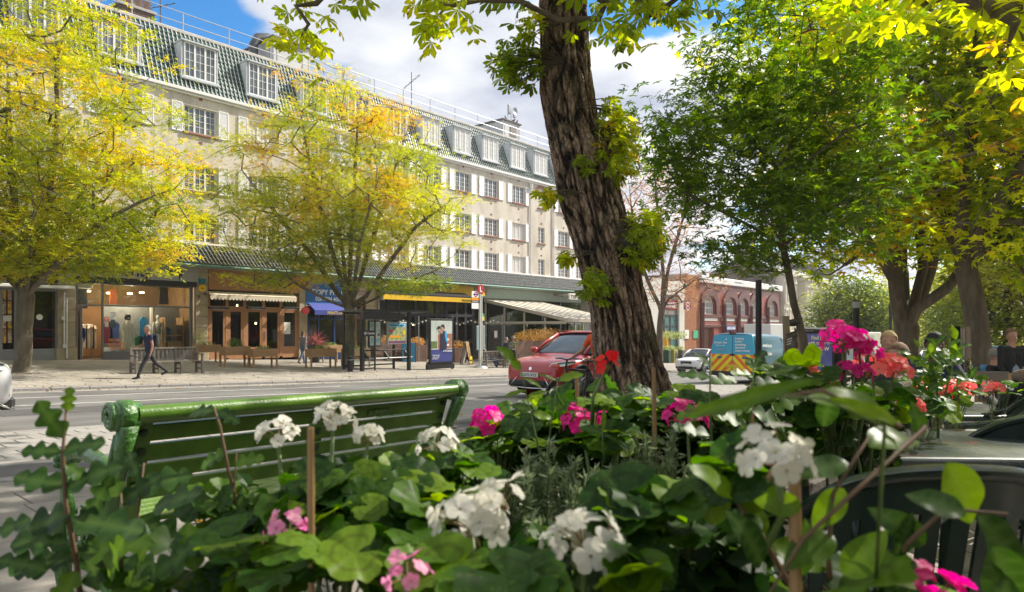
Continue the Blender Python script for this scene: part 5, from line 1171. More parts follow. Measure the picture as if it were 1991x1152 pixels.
# --- background trees down the hill
def bgtree(px, pyb, pyt, wpx, Y, label, lm, nt=170, nl=26, ls=.3, shape=1.0, bias=0.0, seed=1, trunk=.2, mid=.55):
    b = P(px, 680, Y); b.z = gz(b.x, b.y); S = FPX/Y; t = empty('background_tree', (0, 0, 0), 0, label, 'tree', 'trees lining the street further down')
    h0, h1 = (HYP-pyb)/S+CZ-b.z, (HYP-pyt)/S+CZ-b.z; sk = Skel(b); r = wpx/2/S; i0 = sk.line(0, [b+Vector((0, 0, max(.8, h0*.8)))]); j = sk.line(i0, [b+Vector((0, 0, h0+(h1-h0)*.7))])
    def fn(q):
        f = (q[2]-h0)/(h1-h0); return abs(q[0]) < r*(1.15-shape*max(0, f-.2)) 
    tg = ell_targets(b, [(0, 0, (h0+h1)/2, r, r, (h1-h0)/2)], nt, shell=.5, fn=fn)
    sk.grow(tg, 1.0, .2, 1); sk.wood(trunk, .02, .45, 8).build('trunk', bark_d, t, 'all'); sprays(sk, nl, ls*2.0, .8, quadleaf(1, .6), ls, [lm], t, bias=bias, seed=seed, cl=.35)
bgtree(1655, 668, 548, 135, 62, 'round dark green tree beyond the glass bus shelter at right', lm_bg, 300, 34, .34, .1, -.3, 21)
bgtree(1726, 690, 545, 90, 85, 'tall light green tree left of the multi stemmed trunk', lm_bg, 200, 30, .4, .3, .25, 22)
bgtree(1690, 700, 600, 90, 110, 'small pale yellow green tree low behind the black post', lm_bg, 140, 26, .5, .2, .3, 23)
bgtree(1800, 690, 600, 70, 120, 'small rounded tree in the gap right of the multi stemmed trunk', lm_bg, 120, 26, .5, .3, .25, 24)
bgtree(1840, 688, 520, 78, 60, 'tall light green tree left of the black menu board', lm_bg, 240, 32, .3, .3, .05, 25)
bgtree(1880, 690, 470, 90, 45, 'tall yellow green tree behind the black menu board', lm_bg, 260, 32, .26, .3, .2, 26)
bgtree(1960, 690, 430, 150, 30, 'bushy yellow green tree behind the standing man at far right', lm_bg, 360, 34, .22, .1, .1, 27)
bgtree(2060, 680, 300, 200, 34, 'bushy green tree at the right border of the picture', lm_bg, 300, 34, .26, .1, .05, 28)
bgtree(1590, 668, 590, 60, 120, 'small green tree left of the round dark green one', lm_bg, 90, 24, .5, .2, .0, 29)
bgtree(1770, 700, 585, 90, 140, 'distant pale tree behind the multi stemmed trunk', lm_bg, 120, 26, .6, .2, .2, 30)
# distant wood closing the view
mb_t = []; rs = np.random.RandomState(4); pts = []
for k in range(5200):
    u = rs.uniform(150, 330); v = rs.uniform(-260, 60) if rs.rand() < .75 else rs.uniform(-420, 80)
    if 12 < v < 20 and u < 260: continue
    hh = 7+3*math.sin(v*.12)+2*math.sin(u*.2+v*.05); pts.append((u, v, gz(u, 0)+rs.uniform(.2, 1)*hh))
pts = np.array(pts); n = len(pts); o = scatter('distant_wood', quadleaf(1, .8), pts, rs.normal(size=(n, 3))+np.array([-.6, 0, .6]), rs.normal(size=(n, 3)), 2.6*(.6+.8*rs.rand(n)), [lm_bg], None, np.clip(.55+.3*np.sin(pts[:, 1]*.15)+rs.normal(size=n)*.2, 0, 1))
# near tree out of the frame at right: its leaves hang into the top right corner and shade the flowers
b7 = Vector((8.6, -5.2, gz(8.6, 0))); t7 = empty('overhanging_tree', (0, 0, 0), 0, 'near tree with big translucent yellow green leaves hanging into the top right corner', 'tree')
sk = Skel(b7); i0 = sk.line(0, [b7+Vector((0, 0, 2.6))]); n7 = len(sk.p)-1
for e_ in ((-2.2, 2.4, 5.6), (-1, 3.6, 5.2), (1, 1, 6.5), (-2.6, .6, 5.4), (1.5, 3, 6), (-.5, -1.5, 6)): sk.line(i0, [b7+Vector((e_[0]*.5, e_[1]*.5, 3.6)), b7+Vector(e_)])
tg = []
while len(tg) < 170:
    d = RN.normal(size=3); d /= np.linalg.norm(d); q = b7+Vector((-2.4+d[0]*3.8*RN.rand()**.4, 2.6+d[1]*3.8*RN.rand()**.4, 5.6+d[2]*1.9))
    if noise.noise(q*.6) > .0: tg.append(q)
for px, py, Y in ((1720, 2, 4.2), (1760, -15, 4.5), (1800, 5, 4.6), (1850, -20, 4.4), (1930, 20, 4.6), (1975, 45, 4.4), (1960, 90, 4.5), (1990, 10, 4.6), (1905, -10, 4.8), (1985, 120, 4.8), (1650, -40, 4.6), (1830, -50, 4.2)): tg.append(P(px, py, Y))
sk.grow(tg, .35, .25, n7); sk.wood(.24, .005, .45, 12).build('trunk', bark_b, t7, 'all'); sprays(sk, 9, .17, .6, multi([R_(a) for a in (0, 48, -48, 98, -98)], [1, .92, .92, .66, .66], ovate(1, .42, .08, .25, True)), .15, [lm_ches], t7, bias=.05, seed=9, cl=.8, down=.6)
# ================================================================ the big chestnut by the kerb
def rough_bark():
    m, nt, b = nodes('chestnut_bark'); N = nt.nodes.new; L = nt.links.new
    at = N('ShaderNodeAttribute'); at.attribute_name = 'ridge'; r = N('ShaderNodeValToRGB'); e = r.color_ramp.elements
    e[0].position = .25; e[0].color = (.030, .020, .013, 1); e[1].position = .75; e[1].color = (.30, .21, .145, 1); k = e.new(.45); k.color = (.15, .098, .064, 1)
    tc = N('ShaderNodeTexCoord'); mp = N('ShaderNodeMapping'); mp.inputs['Scale'].default_value = (1, 1, .3); L(tc.outputs['Object'], mp.inputs[0])
    n = N('ShaderNodeTexNoise'); n.inputs['Scale'].default_value = 34; n.inputs['Detail'].default_value = 8; L(mp.outputs[0], n.inputs['Vector'])
    mu = N('ShaderNodeMath'); mu.operation = 'MULTIPLY_ADD'; mu.inputs[1].default_value = .55; L(n.outputs['Fac'], mu.inputs[0])
    su = N('ShaderNodeMath'); su.operation = 'SUBTRACT'; su.inputs[1].default_value = .27; L(at.outputs['Fac'], su.inputs[0]); L(su.outputs[0], mu.inputs[2])
    L(mu.outputs[0], r.inputs[0]); n2 = N('ShaderNodeTexNoise'); n2.inputs['Scale'].default_value = 2.2; L(tc.outputs['Object'], n2.inputs['Vector'])
    rr = N('ShaderNodeValToRGB'); rr.color_ramp.elements[0].position = .55; rr.color_ramp.elements[1].position = .75; rr.color_ramp.elements[1].color = (.55, .55, .55, 1); L(n2.outputs['Fac'], rr.inputs[0])
    mx = N('ShaderNodeMixRGB'); mx.inputs[2].default_value = (.10, .10, .045, 1); L(rr.outputs[0], mx.inputs[0]); L(r.outputs[0], mx.inputs[1]); L(mx.outputs[0], b.inputs['Base Color'])
    nd = N('ShaderNodeTexNoise'); nd.inputs['Scale'].default_value = 9; L(tc.outputs['Object'], nd.inputs['Vector']); va = N('ShaderNodeVectorMath'); va.operation = 'MULTIPLY_ADD'; va.inputs[1].default_value = (.14, .14, .14); L(nd.outputs['Color'], va.inputs[0]); L(mp.outputs[0], va.inputs[2])
    vo = N('ShaderNodeTexVoronoi'); vo.feature = 'DISTANCE_TO_EDGE'; vo.inputs['Scale'].default_value = 17; L(va.outputs[0], vo.inputs['Vector']); rc_ = N('ShaderNodeMapRange'); rc_.inputs['From Max'].default_value = .13; L(vo.outputs['Distance'], rc_.inputs[0])
    m2 = N('ShaderNodeMixRGB'); m2.blend_type = 'MULTIPLY'; m2.inputs[0].default_value = .55; L(mx.outputs[0], m2.inputs[1]); rb = N('ShaderNodeValToRGB'); rb.color_ramp.elements[0].color = (.16, .13, .11, 1); L(rc_.outputs[0], rb.inputs[0]); L(rb.outputs[0], m2.inputs[2]); L(m2.outputs[0], b.inputs['Base Color'])
    ad = N('ShaderNodeMath'); ad.operation = 'MULTIPLY_ADD'; ad.inputs[1].default_value = .35; L(n.outputs['Fac'], ad.inputs[0]); L(rc_.outputs[0], ad.inputs[2])
    b.inputs['Roughness'].default_value = .9; bp = N('ShaderNodeBump'); bp.inputs['Strength'].default_value = .9; bp.inputs['Distance'].default_value = .022; L(ad.outputs[0], bp.inputs['Height']); L(bp.outputs[0], b.inputs['Normal'])
    return m
cb = rough_bark(); D9 = 9.0; S9 = FPX/D9
ct = empty('chestnut_tree', (0, 0, 0), 0, 'massive old chestnut with rough furrowed leaning trunk in the middle of the scene', 'tree')
prof9 = [(-60, 1096, 96), (0, 1094, 93), (60, 1096, 94), (110, 1098, 96), (180, 1104, 104), (240, 1112, 104), (290, 1128, 128), (330, 1136, 122), (361, 1142, 122), (451, 1166, 116), (500, 1180, 124), (545, 1190, 118), (600, 1206, 116), (660, 1214, 122), (705, 1221, 134), (760, 1230, 148), (810, 1236, 172), (850, 1238, 215)]
NV, NA = 520, 260
pys = np.linspace(-60, 850, NV); cxs = np.interp(pys, [p[0] for p in prof9], [p[1] for p in prof9]); wds = np.interp(pys, [p[0] for p in prof9], [p[2] for p in prof9])
ker = np.ones(25)/25; pad = lambda a: np.convolve(np.pad(a, 12, mode='edge'), ker, mode='valid'); cxs = pad(cxs); wds = pad(wds)
V = np.zeros((NV, NA, 3)); RG = np.zeros((NV, NA))
rgt = Vector((ST, -CT, 0)); fwd = Vector((CT, ST, 0))
for i in range(NV):
    c = P(cxs[i], pys[i], D9); r = wds[i]*.965/2/S9; z = c.z
    for k in range(NA):
        t = 2*math.pi*k/NA; ct_, st_ = math.cos(t), math.sin(t)
        dx = noise.noise(Vector((ct_*1.1, st_*1.1, z*.5)))*.35
        q = Vector((ct_*3.4+dx, st_*3.4+dx, z*1.5)); w1 = 1-abs(noise.noise(q)*2); w2 = 1-abs(noise.noise(Vector((ct_*7, st_*7, z*4.2+5)))*2); w3 = noise.noise(Vector((ct_*17, st_*17, z*7)))
        flare = max(0, (710-0 if False else (pys[i]-690)/160)); butt = .10*flare*max(0, math.cos(t*5+1.0))
        lump = .07*noise.noise(Vector((ct_, st_, z*1.3+9)))
        rid = .55*min(1, w1*1.2)+.45*min(1, w2*1.15); RG[i, k] = max(0, min(1, 1-rid+.15*w3+.12))
        h = -.062*(max(0, w1-.72)/.28)**1.0-.026*max(0, w2-.55)/.45+.010*w3+lump*.5+butt
        if abs(t-4.95) < .28 and 690 < pys[i] < 722: h -= .03
        p = c+(rgt*ct_+fwd*st_)*(r*(1+0*h)+h+.012); V[i, k] = tuple(p)
idx = np.arange(NV*NA).reshape(NV, NA); F_ = np.stack([idx[:-1, :], np.roll(idx, -1, 1)[:-1, :], np.roll(idx, -1, 1)[1:, :], idx[1:, :]], 3 if False else 2).reshape(-1, 4)[:, ::-1]
me = np_mesh('trunk', V.reshape(-1, 3), F_, cb, smooth=True); attr_set(me, 'ridge', RG.ravel()); obj('trunk', me, ct)
# burr / healed wound near the foot
mb = MB(); cbp = P(1250, 700, D9-.42)
mb.tube([cbp+Vector((0, 0, .13))-rgt*.05, cbp+Vector((0, 0, .09))+rgt*.03, cbp+rgt*.06, cbp-Vector((0, 0, .10))+rgt*.03], [.02, .035, .04, .02], 8); mb.tube([cbp-rgt*.07+Vector((0, 0, .07)), cbp-rgt*.08, cbp-rgt*.04-Vector((0, 0, .08))], [.025, .04, .03], 8)
# limbs and crown above the frame
sk = Skel(P(1096, -30, D9)); i0 = sk.line(0, [P(1094, -120, D9), P(1092, -220, D9)]); n9 = len(sk.p)-1
for L_ in ([P(1000, -260, D9-.4), P(820, -300, D9-.8), P(600, -230, D9-1.2)], [P(1200, -300, D9-.5), P(1330, -280, D9-.8), P(1450, -300, D9-1)], [P(1120, -420, D9), P(1150, -620, D9)], [P(1090, -320, D9+1.5), P(1080, -360, D9+3.2)], [P(1040, -330, D9-2), P(980, -360, D9-3.6)], [P(1200, -350, D9-2.2), P(1260, -400, D9-3.8)], [P(900, -320, D9+1.5), P(700, -300, D9+2.5)]): sk.line(i0, L_)
tg = []; c9 = P(1040, -480, D9-.6)
while len(tg) < 430:
    d = RN.normal(size=3); d /= np.linalg.norm(d); rr = RN.rand()**.4; q = c9+Vector((d[0]*6.4*rr, d[1]*5.8*rr, d[2]*2.6*rr)); Yq = depth(q); 
    if Yq < 1.2: continue
    pyq = HYP-(q.z-CZ)/Yq*FPX
    if pyq < -150 and noise.noise(q*.5) > -.08: tg.append(q)
# sprays that hang into the picture
hang = [(575, 20, 8), (600, 55, 8), (585, 80, 8), (615, 15, 8), (640, -10, 8), (840, 5, 7.6), (855, 35, 7.6), (870, 20, 7.6), (1010, 10, 8.2), (1190, 10, 8), (1165, 45, 8.4), (1175, 15, 8.3), (1240, 10, 7.8), (1265, 40, 7.8), (1290, 25, 7.8), (1270, 5, 7.8), (1230, -10, 7.8), (1330, -5, 7.8), (1365, -2, 7.8), (1150, -10, 8)]
tg += [P(a, b - 8, c) for a, b, c in hang]
sk.grow(tg, .5, .2, n9); sk.wood(.29, .006, .45, 12).build('branches', bark_b, ct, 'all')
PALM2 = multi([R_(a) for a in (0, 42, -42, 86, -86)], [1, .95, .95, .72, .72], ovate(1, .44, .10, .35, True))
lm_ch2 = leaf_mat('leaf_chestnut_near', [(0, (.10, .17, .012)), (.5, (.25, .33, .015)), (.82, (.50, .49, .02)), (1, (.48, .28, .04))], .6, spots=((.12, .05, .015), 30, .60))
sprays(sk, 9, .24, .8, PALM2, .19, [lm_ch2], ct, bias=-.05, seed=12, cl=.9, down=.9)
# tufts growing straight from the trunk
def tuft(px, py, rx, rz, n, D, seed, bias):
    n = int(n*2.4)
    rs = np.random.RandomState(seed); base = P(cxs[np.argmin(abs(pys-py))], py, D9-.25); c = P(px, py, D); pos = []; dr = []; mb = MB()
    for k in range(n):
        d = rs.normal(size=3); d /= np.linalg.norm(d); rr = rs.rand()**.45; q = c+Vector(rgt)*d[0]*rx/S9*rr+Vector((0, 0, d[2]*rz/S9*rr))+fwd*d[1]*.35*rr
        pos.append(tuple(q)); dd = (q-base).normalized()+Vector((0, 0, -.25)); dr.append(tuple(dd))
        if k % 3 == 0: mb.tube([base, base.lerp(q, .5)+Vector((0, 0, .05)), q], [.012, .007, .003], 4, cap=False)
    nn = rs.normal(size=(n, 3))*.5+np.array([0, 0, .9])-np.array(tuple(fwd))*.3
    mb.build('shoots', bark_d, ct); scatter('leaf_tuft', PALM2, pos, nn, np.array(dr)+rs.normal(size=(n, 3))*.3, .13*(.6+.6*rs.rand(n)), [lm_ch2], ct, np.clip(.38+bias+rs.normal(size=n)*.17, 0, 1))
for a in ((1008, 122, 52, 58, 62, 8.7, 31, -.25), (1192, 285, 52, 72, 110, 8.8, 32, .18), (1245, 470, 48, 62, 110, 8.7, 33, .08), (1180, 215, 22, 22, 14, 8.8, 39, .15), (1070, 382, 26, 18, 12, 8.6, 34, .25), (1162, 560, 26, 32, 18, 8.5, 35, -.15), (1110, 500, 16, 14, 8, 8.6, 36, .2), (1135, 320, 14, 16, 8, 8.5, 37, -.2), (1035, 50, 26, 34, 16, 8.6, 38, .2)): tuft(*a)
# ================================================================ street furniture
teak = mat('weathered_teak', (.13, .11, .095), .85, (.21, .185, .155), 12, stretch=(1, 8, 8), bump=.3)
pine = mat('planter_timber', (.30, .17, .08), .75, (.42, .26, .13), 10, stretch=(1, 1, 6), bump=.25)
leafy = leaf_mat('planter_leaf', [(0, (.05, .11, .015)), (.5, (.12, .20, .03)), (1, (.42, .42, .18))], .35)
rs_ = np.random.RandomState(77)
def leafball(parent, c, r, n, size, m, name='foliage', sq=(1, 1, 1), bias=.4, tmpl=None, up=.5):
    d = rs_.normal(size=(n, 3)); d /= np.linalg.norm(d, axis=1, keepdims=True); p = np.array(tuple(c))+d*(rs_.rand(n, 1)**.4)*r*np.array(sq)
    return scatter(name, tmpl or quadleaf(1, .5), p, d+rs_.normal(size=(n, 3))*.5+np.array([0, 0, up]), d+rs_.normal(size=(n, 3))*.6, size*(.6+.8*rs_.rand(n)), [m], parent, np.clip(bias+rs_.normal(size=n)*.2, 0, 1))
def park_bench(loc, Lg, rz, label, n_leg=3, group=None, slope=True):
    e = empty('wooden_bench', loc, rz, label, 'bench', group)
    for i in range(n_leg):
        x = -Lg/2+.04+(Lg-.08)*i/(n_leg-1); z0 = -x*SL if slope else 0
        a = MB(); a.bbox(x-.035, x+.035, .20, .27, -.05+z0, .92, .008); a.build('back_leg', teak, e); a = MB(); a.bbox(x-.035, x+.035, -.27, -.20, -.05+z0, .64 if i in (0, n_leg-1) else .40, .008); a.build('front_leg', teak, e)
        a = MB(); a.bbox(x-.03, x+.03, -.2, .2, .30, .38, .006); a.bbox(x-.025, x+.025, -.2, .2, .14+z0, .19+z0, .005); a.build('side_rail', teak, e)
        if i in (0, n_leg-1): a = MB(); a.bbox(x-.045, x+.045, -.33, .22, .64, .68, .012); a.build('armrest', teak, e)
    for k in range(5): a = MB(); a.bbox(-Lg/2, Lg/2, -.27+k*.1, -.19+k*.1, .40, .425, .005); a.build('seat_slat', teak, e)
    a = MB(); a.bbox(-Lg/2, Lg/2, .205, .265, .85, .92, .01); a.build('top_rail', teak, e); a = MB(); a.bbox(-Lg/2, Lg/2, .21, .26, .46, .51, .006); a.build('lower_rail', teak, e)
    n = int(Lg/.14); a = MB(); a.bbox(-.032, .032, .225, .25, .51, .85, .005); me = a.mesh('back_slat', teak)
    for k in range(n): obj('back_slat', me, e, (-Lg/2+.1+(Lg-.2)*k/(n-1), 0, 0))
    return e
pa, pb = G(250, 726), G(385, 725); vm = (pa.y+pb.y)/2; L_ = abs(pb.x-pa.x)
park_bench(((pa.x+pb.x)/2, vm-.25, gz((pa.x+pb.x)/2, vm)), L_, 0, 'long weathered teak bench on the far pavement in front of the charity shop', 4)
def planter(px, py, wpx, hpx, label, kind=0, rot=0.0):
    p = G(px, py); S = FPX/depth(p); L_ = wpx/S*1.05; H = hpx/S; e = empty('wooden_planter', tuple(p), rot, label, 'planter', 'wooden planters on legs')
    w_ = .42; tr = H*.42
    for sx in (-1, 1):
        for sy in (-1, 1): a = MB(); a.bbox(-.035+sx*L_/2, .035+sx*L_/2, -.035+sy*w_/2, .035+sy*w_/2, -.06, H, .006); a.build('leg', pine, e)
    for k in range(3):
        z = H-tr*(k+1)/3; a = MB(); a.bbox(-L_/2, L_/2, -w_/2-.045, -w_/2-.02, z+.004, z+tr/3, .004); a.bbox(-L_/2, L_/2, w_/2+.02, w_/2+.045, z+.004, z+tr/3, .004); a.bbox(-L_/2-.06, -L_/2-.036, -w_/2, w_/2, z+.004, z+tr/3, .004); a.bbox(L_/2+.036, L_/2+.06, -w_/2, w_/2, z+.004, z+tr/3, .004); a.build('board', pine, e)
    MB().box(-L_/2+.03, L_/2-.03, -w_/2+.03, w_/2-.03, H-.12, H-.05).build('soil', soil_m, e)
    if kind == 1: leafball(e, (0, 0, H+.12), .34, 500, .07, leafy, sq=(1.1, .7, .8), bias=.25)
    elif kind == 2: leafball(e, (-.1, 0, H+.05), .3, 260, .07, leafy, sq=(1.7, .6, .4), bias=.8); leafball(e, (-.3, 0, H+.42), .32, 420, .06, leafy, sq=(1, .8, 1.1), bias=.95)
    else: leafball(e, (0, 0, H+.03), .25, 220, .08, leafy, sq=(L_*1.6, .7, .5), bias=.5)
planter(402, 706, 42, 35, 'wooden planter with a pale leafy bush beside the right end of the teak bench', 2)
planter(457, 715, 47, 40, 'wooden planter with a rounded green bush before the tan restaurant doors', 1)
planter(511, 716, 46, 37, 'wooden planter with low sparse herbs before the tan restaurant', 0)
planter(624, 717, 52, 38, 'wooden planter left of the middle tree trunk, low greens in it', 0)
planter(642, 706, 40, 34, 'wooden planter with spilling flowers just behind the one by the middle tree', 0)
planter(692, 714, 50, 36, 'wooden planter mostly behind the middle tree trunk', 0)
# red cordyline in a pot
p = G(612, 706); e = empty('cordyline_plant', tuple(p), 0, 'spiky dark red cordyline plant beside the blue print shop door', 'plant')
mb = MB(); mb.lathe([(0, 0), (.2, 0), (.26, .42), (.23, .42), (.2, .38), (0, .38)], 14); mb.build('pot', black_m, e, 40)
mb = MB(); mb.tube([(0, 0, .35), (.03, 0, 1.1)], .05, 8); mb.build('stem', bark_d, e)
n = 70; d = rs_.normal(size=(n, 3)); d[:, 2] = abs(d[:, 2])*.9-.35; d /= np.linalg.norm(d, axis=1, keepdims=True)
scatter('leaves', quadleaf(1, .07, .1, .35), np.tile([.03, 0, 1.1], (n, 1)), rs_.normal(size=(n, 3)), d, .75*(.7+.4*rs_.rand(n)), [leaf_mat('cordyline_leaf', [(0, (.16, .03, .03)), (1, (.45, .20, .16))], .2)], e, rs_.rand(n))
# black bollard by the middle tree
p = G(681, 724); mb = MB(); mb.bbox(-.09, .09, -.09, .09, -.05, .62, .02); mb.bbox(-.10, .10, -.10, .10, .62, .67, .02); mb.box(-.092, .092, -.092, .092, .5, .53, 1); thing_mb(mb, 'bollard', [black_m, metal_g], 'short black square bollard at the foot of the middle tree', 'bollard', loc=tuple(p))
# ---------------- bus shelter
clear = glass_mat('shelter_glass', (.90, .93, .92), .8)
sh = empty('bus_shelter', (0, 0, 0), 0, 'black framed glass bus shelter with benches and a lit advert panel on the far pavement', 'bus shelter')
A = G(704, 723); B = G(794.5, 721); vfr = (A.y+B.y)/2; uA, uB = UF(704, vfr), UF(795, vfr); vb = vfr+1.35; ztp = ZF(704, 606, vfr)
uC = UF(735, vfr); uE = UF(834, vfr)
def post(u, v, w_=.06, z1=None): a = MB(); a.bbox(u-w_, u+w_, v-w_, v+w_, gz(u, v)-.1, z1 or ztp, .01); return a.build('post', black_m, sh)
post(uA, vfr, .075); post(uB, vfr, .075); post(uA, vb, .05); post(uB+.2, vb, .05)
mb = MB(); mb.prism([(vfr-.25, ztp), (vb+.2, ztp-.02), (vb+.2, ztp+.06), (vfr-.25, ztp+.10)], 0, uA-.15, uE-.3); mb.bbox(uA-.1, uA+2.0, vfr-.26, vfr-.1, ztp-.36, ztp, .02); mb.build('roof', black_m, sh)
mb = MB(); mb.box(uA+.1, uB+.1, vb-.01, vb+.005, gz(uA, vb)+.25, ztp-.1); mb.build('back_glass', clear, sh)
mb = MB(); mb.box(uA-.005, uA+.005, vfr+.1, vb-.06, gz(uA, vb)+.25, ztp-.1); mb.build('end_glass', clear, sh)
mb = MB(); zz = gz(uA, vfr)
mb.box(uA-.02, uA+.02, vfr, vb, zz+.2, zz+.24); mb.box(uA, uB+.2, vb-.03, vb+.03, zz+.14, zz+.2); mb.bbox(uB, uE, vb-.04, vb+.04, ztp-.2, ztp-.1, .01); mb.bbox(uA, uB, vb-.04, vb+.04, ztp-.1, ztp-.02, .01); mb.build('frame_rail', black_m, sh)
# front corner glass with the borough name band
ug0, ug1 = uA, UF(729, vfr); mb = MB(); mb.box(ug0+.07, ug1, vfr-.006, vfr+.006, zz+.2, ztp-.45); mb.build('front_glass', clear, sh)
mb = MB(); mb.bbox(ug1-.03, ug1+.03, vfr-.03, vfr+.03, zz, ztp-.3, .005); mb.box(ug0, ug1, vfr-.02, vfr+.02, zz+.1, zz+.14); mb.build('front_rail', black_m, sh)
z0, z1 = ZF(715, 654, vfr), ZF(715, 643, vfr); mb = MB(); mb.box(ug0+.07, ug1, vfr-.012, vfr+.0, z0, z1); nb_ = mb.build('name_band', black_m, sh)
text('Camden', .13, txtw, nb_, (ug0+.28, vfr-.016, (z0+z1)/2-.04), FACE); mb = MB(); mb.lathe([(.04, 0), (.065, 0), (.065, .004), (.04, .004)], 6, M=Matrix.Translation((ug0+.17, vfr-.013, (z0+z1)/2)) @ Matrix.Rotation(R_(90), 4, 'X')); mb.build('logo_mark', txtw, nb_)
# seats
mb = MB(); zs = ZF(760, 697, vb-.3); mb.bbox(UF(706, vb-.3), UF(799, vb-.3), vb-.42, vb-.12, zs, zs+.04, .01); mb.build('seat', metal_g, sh)
mb = MB(); mb.bbox(UF(706, vb-.1), UF(792, vb-.1), vb-.1, vb-.06, zs+.36, zs+.42, .01); mb.build('backrest', black_m, sh)
for px in (713, 753, 793): u = UF(px, vb-.3); mb = MB(); mb.prism([(vb-.05, zs+.4), (vb-.05, zs-.1), (vb-.42, zs-.0), (vb-.42, zs+.06)], 0, u-.03, u+.03); mb.build('seat_bracket', black_m, sh)
# posters on the back wall of the shelter
def poster(px0, px1, py0, py1, v, painter, fr=black_m, edge=.06, label='poster_case'):
    u0, u1 = UF(px0, v), UF(px1, v); pm_ = (px0+px1)/2; z1_, z0_ = ZF(pm_, py0, v), ZF(pm_, py1, v); a = MB(); a.bbox(u0-edge, u1+edge, v-.02, v+.08, z0_-edge, z1_+edge, .01); c = a.build(label, fr, sh)
    W, H = u1-u0, z1_-z0_
    for (x0, x1, y0, y1, m_) in painter: k = .022+.002*painter.index((x0, x1, y0, y1, m_)); a = MB(); a.box(u0+W*x0, u0+W*x1, v-k-.003, v-.02, z0_+H*y0, z0_+H*y1); a.build('print', m_, c)
    return c, u0, z0_, W, H
M_ = lambda n, c, c2=None, s=9: mat('print_'+n, c, .5, c2, s, lo=.45, hi=.56)
poster(718.5, 739, 626, 672, vb-.1, [(0, 1, 0, 1, M_('map', (.62, .66, .62), (.42, .55, .52), 5)), (.08, .6, .78, .86, M_('g1', (.3, .5, .42))), (.1, .9, .08, .32, M_('g2', (.2, .45, .5), (.5, .6, .6), 12)), (.72, .92, .4, .5, M_('g3', (.1, .1, .1)))])
c, u_, z_0, W, H = poster(755, 788.5, 629, 667, vb-.1, [(0, 1, .0, 1, M_('crowd', (.45, .42, .2), (.15, .3, .12), 7)), (0, 1, .80, 1, M_('cyan', (.25, .6, .75))), (0, 1, .0, .1, M_('plum', (.2, .05, .16))), (0, .7, .25, .38, M_('org', (.75, .35, .02))), (.05, .22, .55, .68, M_('pink', (.8, .05, .4))), (.82, .96, .4, .62, M_('yel', (.8, .6, .0)))], fr=metal_g)
text('Welcome to Camden', .14, M_('navy', (.02, .05, .25)), c, (u_+.06, vb-.14, z_0+H*.86), FACE, width=W*.8)
# advert panel facing the street
va = vfr+.05; c, u_, z_0, W, H = poster(837.5, 878.5, 624, 703.5, va, [(0, 1, 0, 1, M_('sky', (.42, .47, .45), (.50, .54, .50), 2)), (0, 1, 0, .30, M_('indigo', (.035, .045, .20))), (.30, 1, .32, .68, M_('redbrick', (.30, .12, .07), (.36, .17, .10), 14)), (.25, .3, .30, .68, M_('white', (.6, .6, .58))), (0, .28, .30, .5, M_('bush', (.08, .13, .04), (.14, .18, .06), 10)), (.70, .84, .52, .56, M_('win', (.7, .72, .7))), (.70, .84, .38, .43, M_('win', (.7, .72, .7))), (.0, .28, .30, .32, M_('white', (.6, .6, .58)))], edge=.09)
# printed figure of a boy with binoculars (flat print)
nav, cya, skn, hai = M_('kit', (.01, .015, .05)), M_('kitblue', (.02, .35, .7)), M_('skin', (.5, .26, .16)), M_('hair', (.02, .012, .01))
def pr(pts, m_, k): a = MB(); a.add([(u_+W*x, va-.045-k*.001, z_0+H*y) for x, y in pts], [tuple(range(len(pts)))]); a.build('print', m_, c)
pr([(.40, .30), (.42, .50), (.42, .66), (.50, .74), (.64, .76), (.72, .70), (.74, .48), (.72, .30)], nav, 1); pr([(.62, .75), (.72, .71), (.75, .45), (.68, .5), (.64, .62)], cya, 2)
pr([(.46, .80), (.50, .76), (.58, .76), (.60, .84), (.52, .88), (.46, .86)], skn, 2); pr([(.44, .86), (.50, .91), (.60, .90), (.63, .83), (.60, .78), (.56, .84), (.48, .85)], hai, 3); pr([(.34, .76), (.50, .68), (.54, .72), (.40, .80)], skn, 4); pr([(.28, .80), (.42, .80), (.42, .86), (.30, .87)], hai, 5)
text('at The Lyceum', .16, txtw, c, (u_+W*.55, va-.05, z_0+H*.235), FACE, width=W*.42)
text('Open the day\nto more than\nyou expect', .085, txtw, c, (u_+W*.05, va-.05, z_0+H*.15), FACE)
mb = MB(); mb.bbox(u_-.2, u_+W+.2, va-.0, va+.16, z_0-.35, z_0-.1, .01); mb.bbox(uE-1.25 if False else u_-.17, u_-.05, va+.02, va+.14, gz(u_, va)-.1, z_0, .01); mb.bbox(u_+W+.05, u_+W+.17, va+.02, va+.14, z_0-.4, z_0+H+.2, .01); mb.build('panel_frame', black_m, sh)
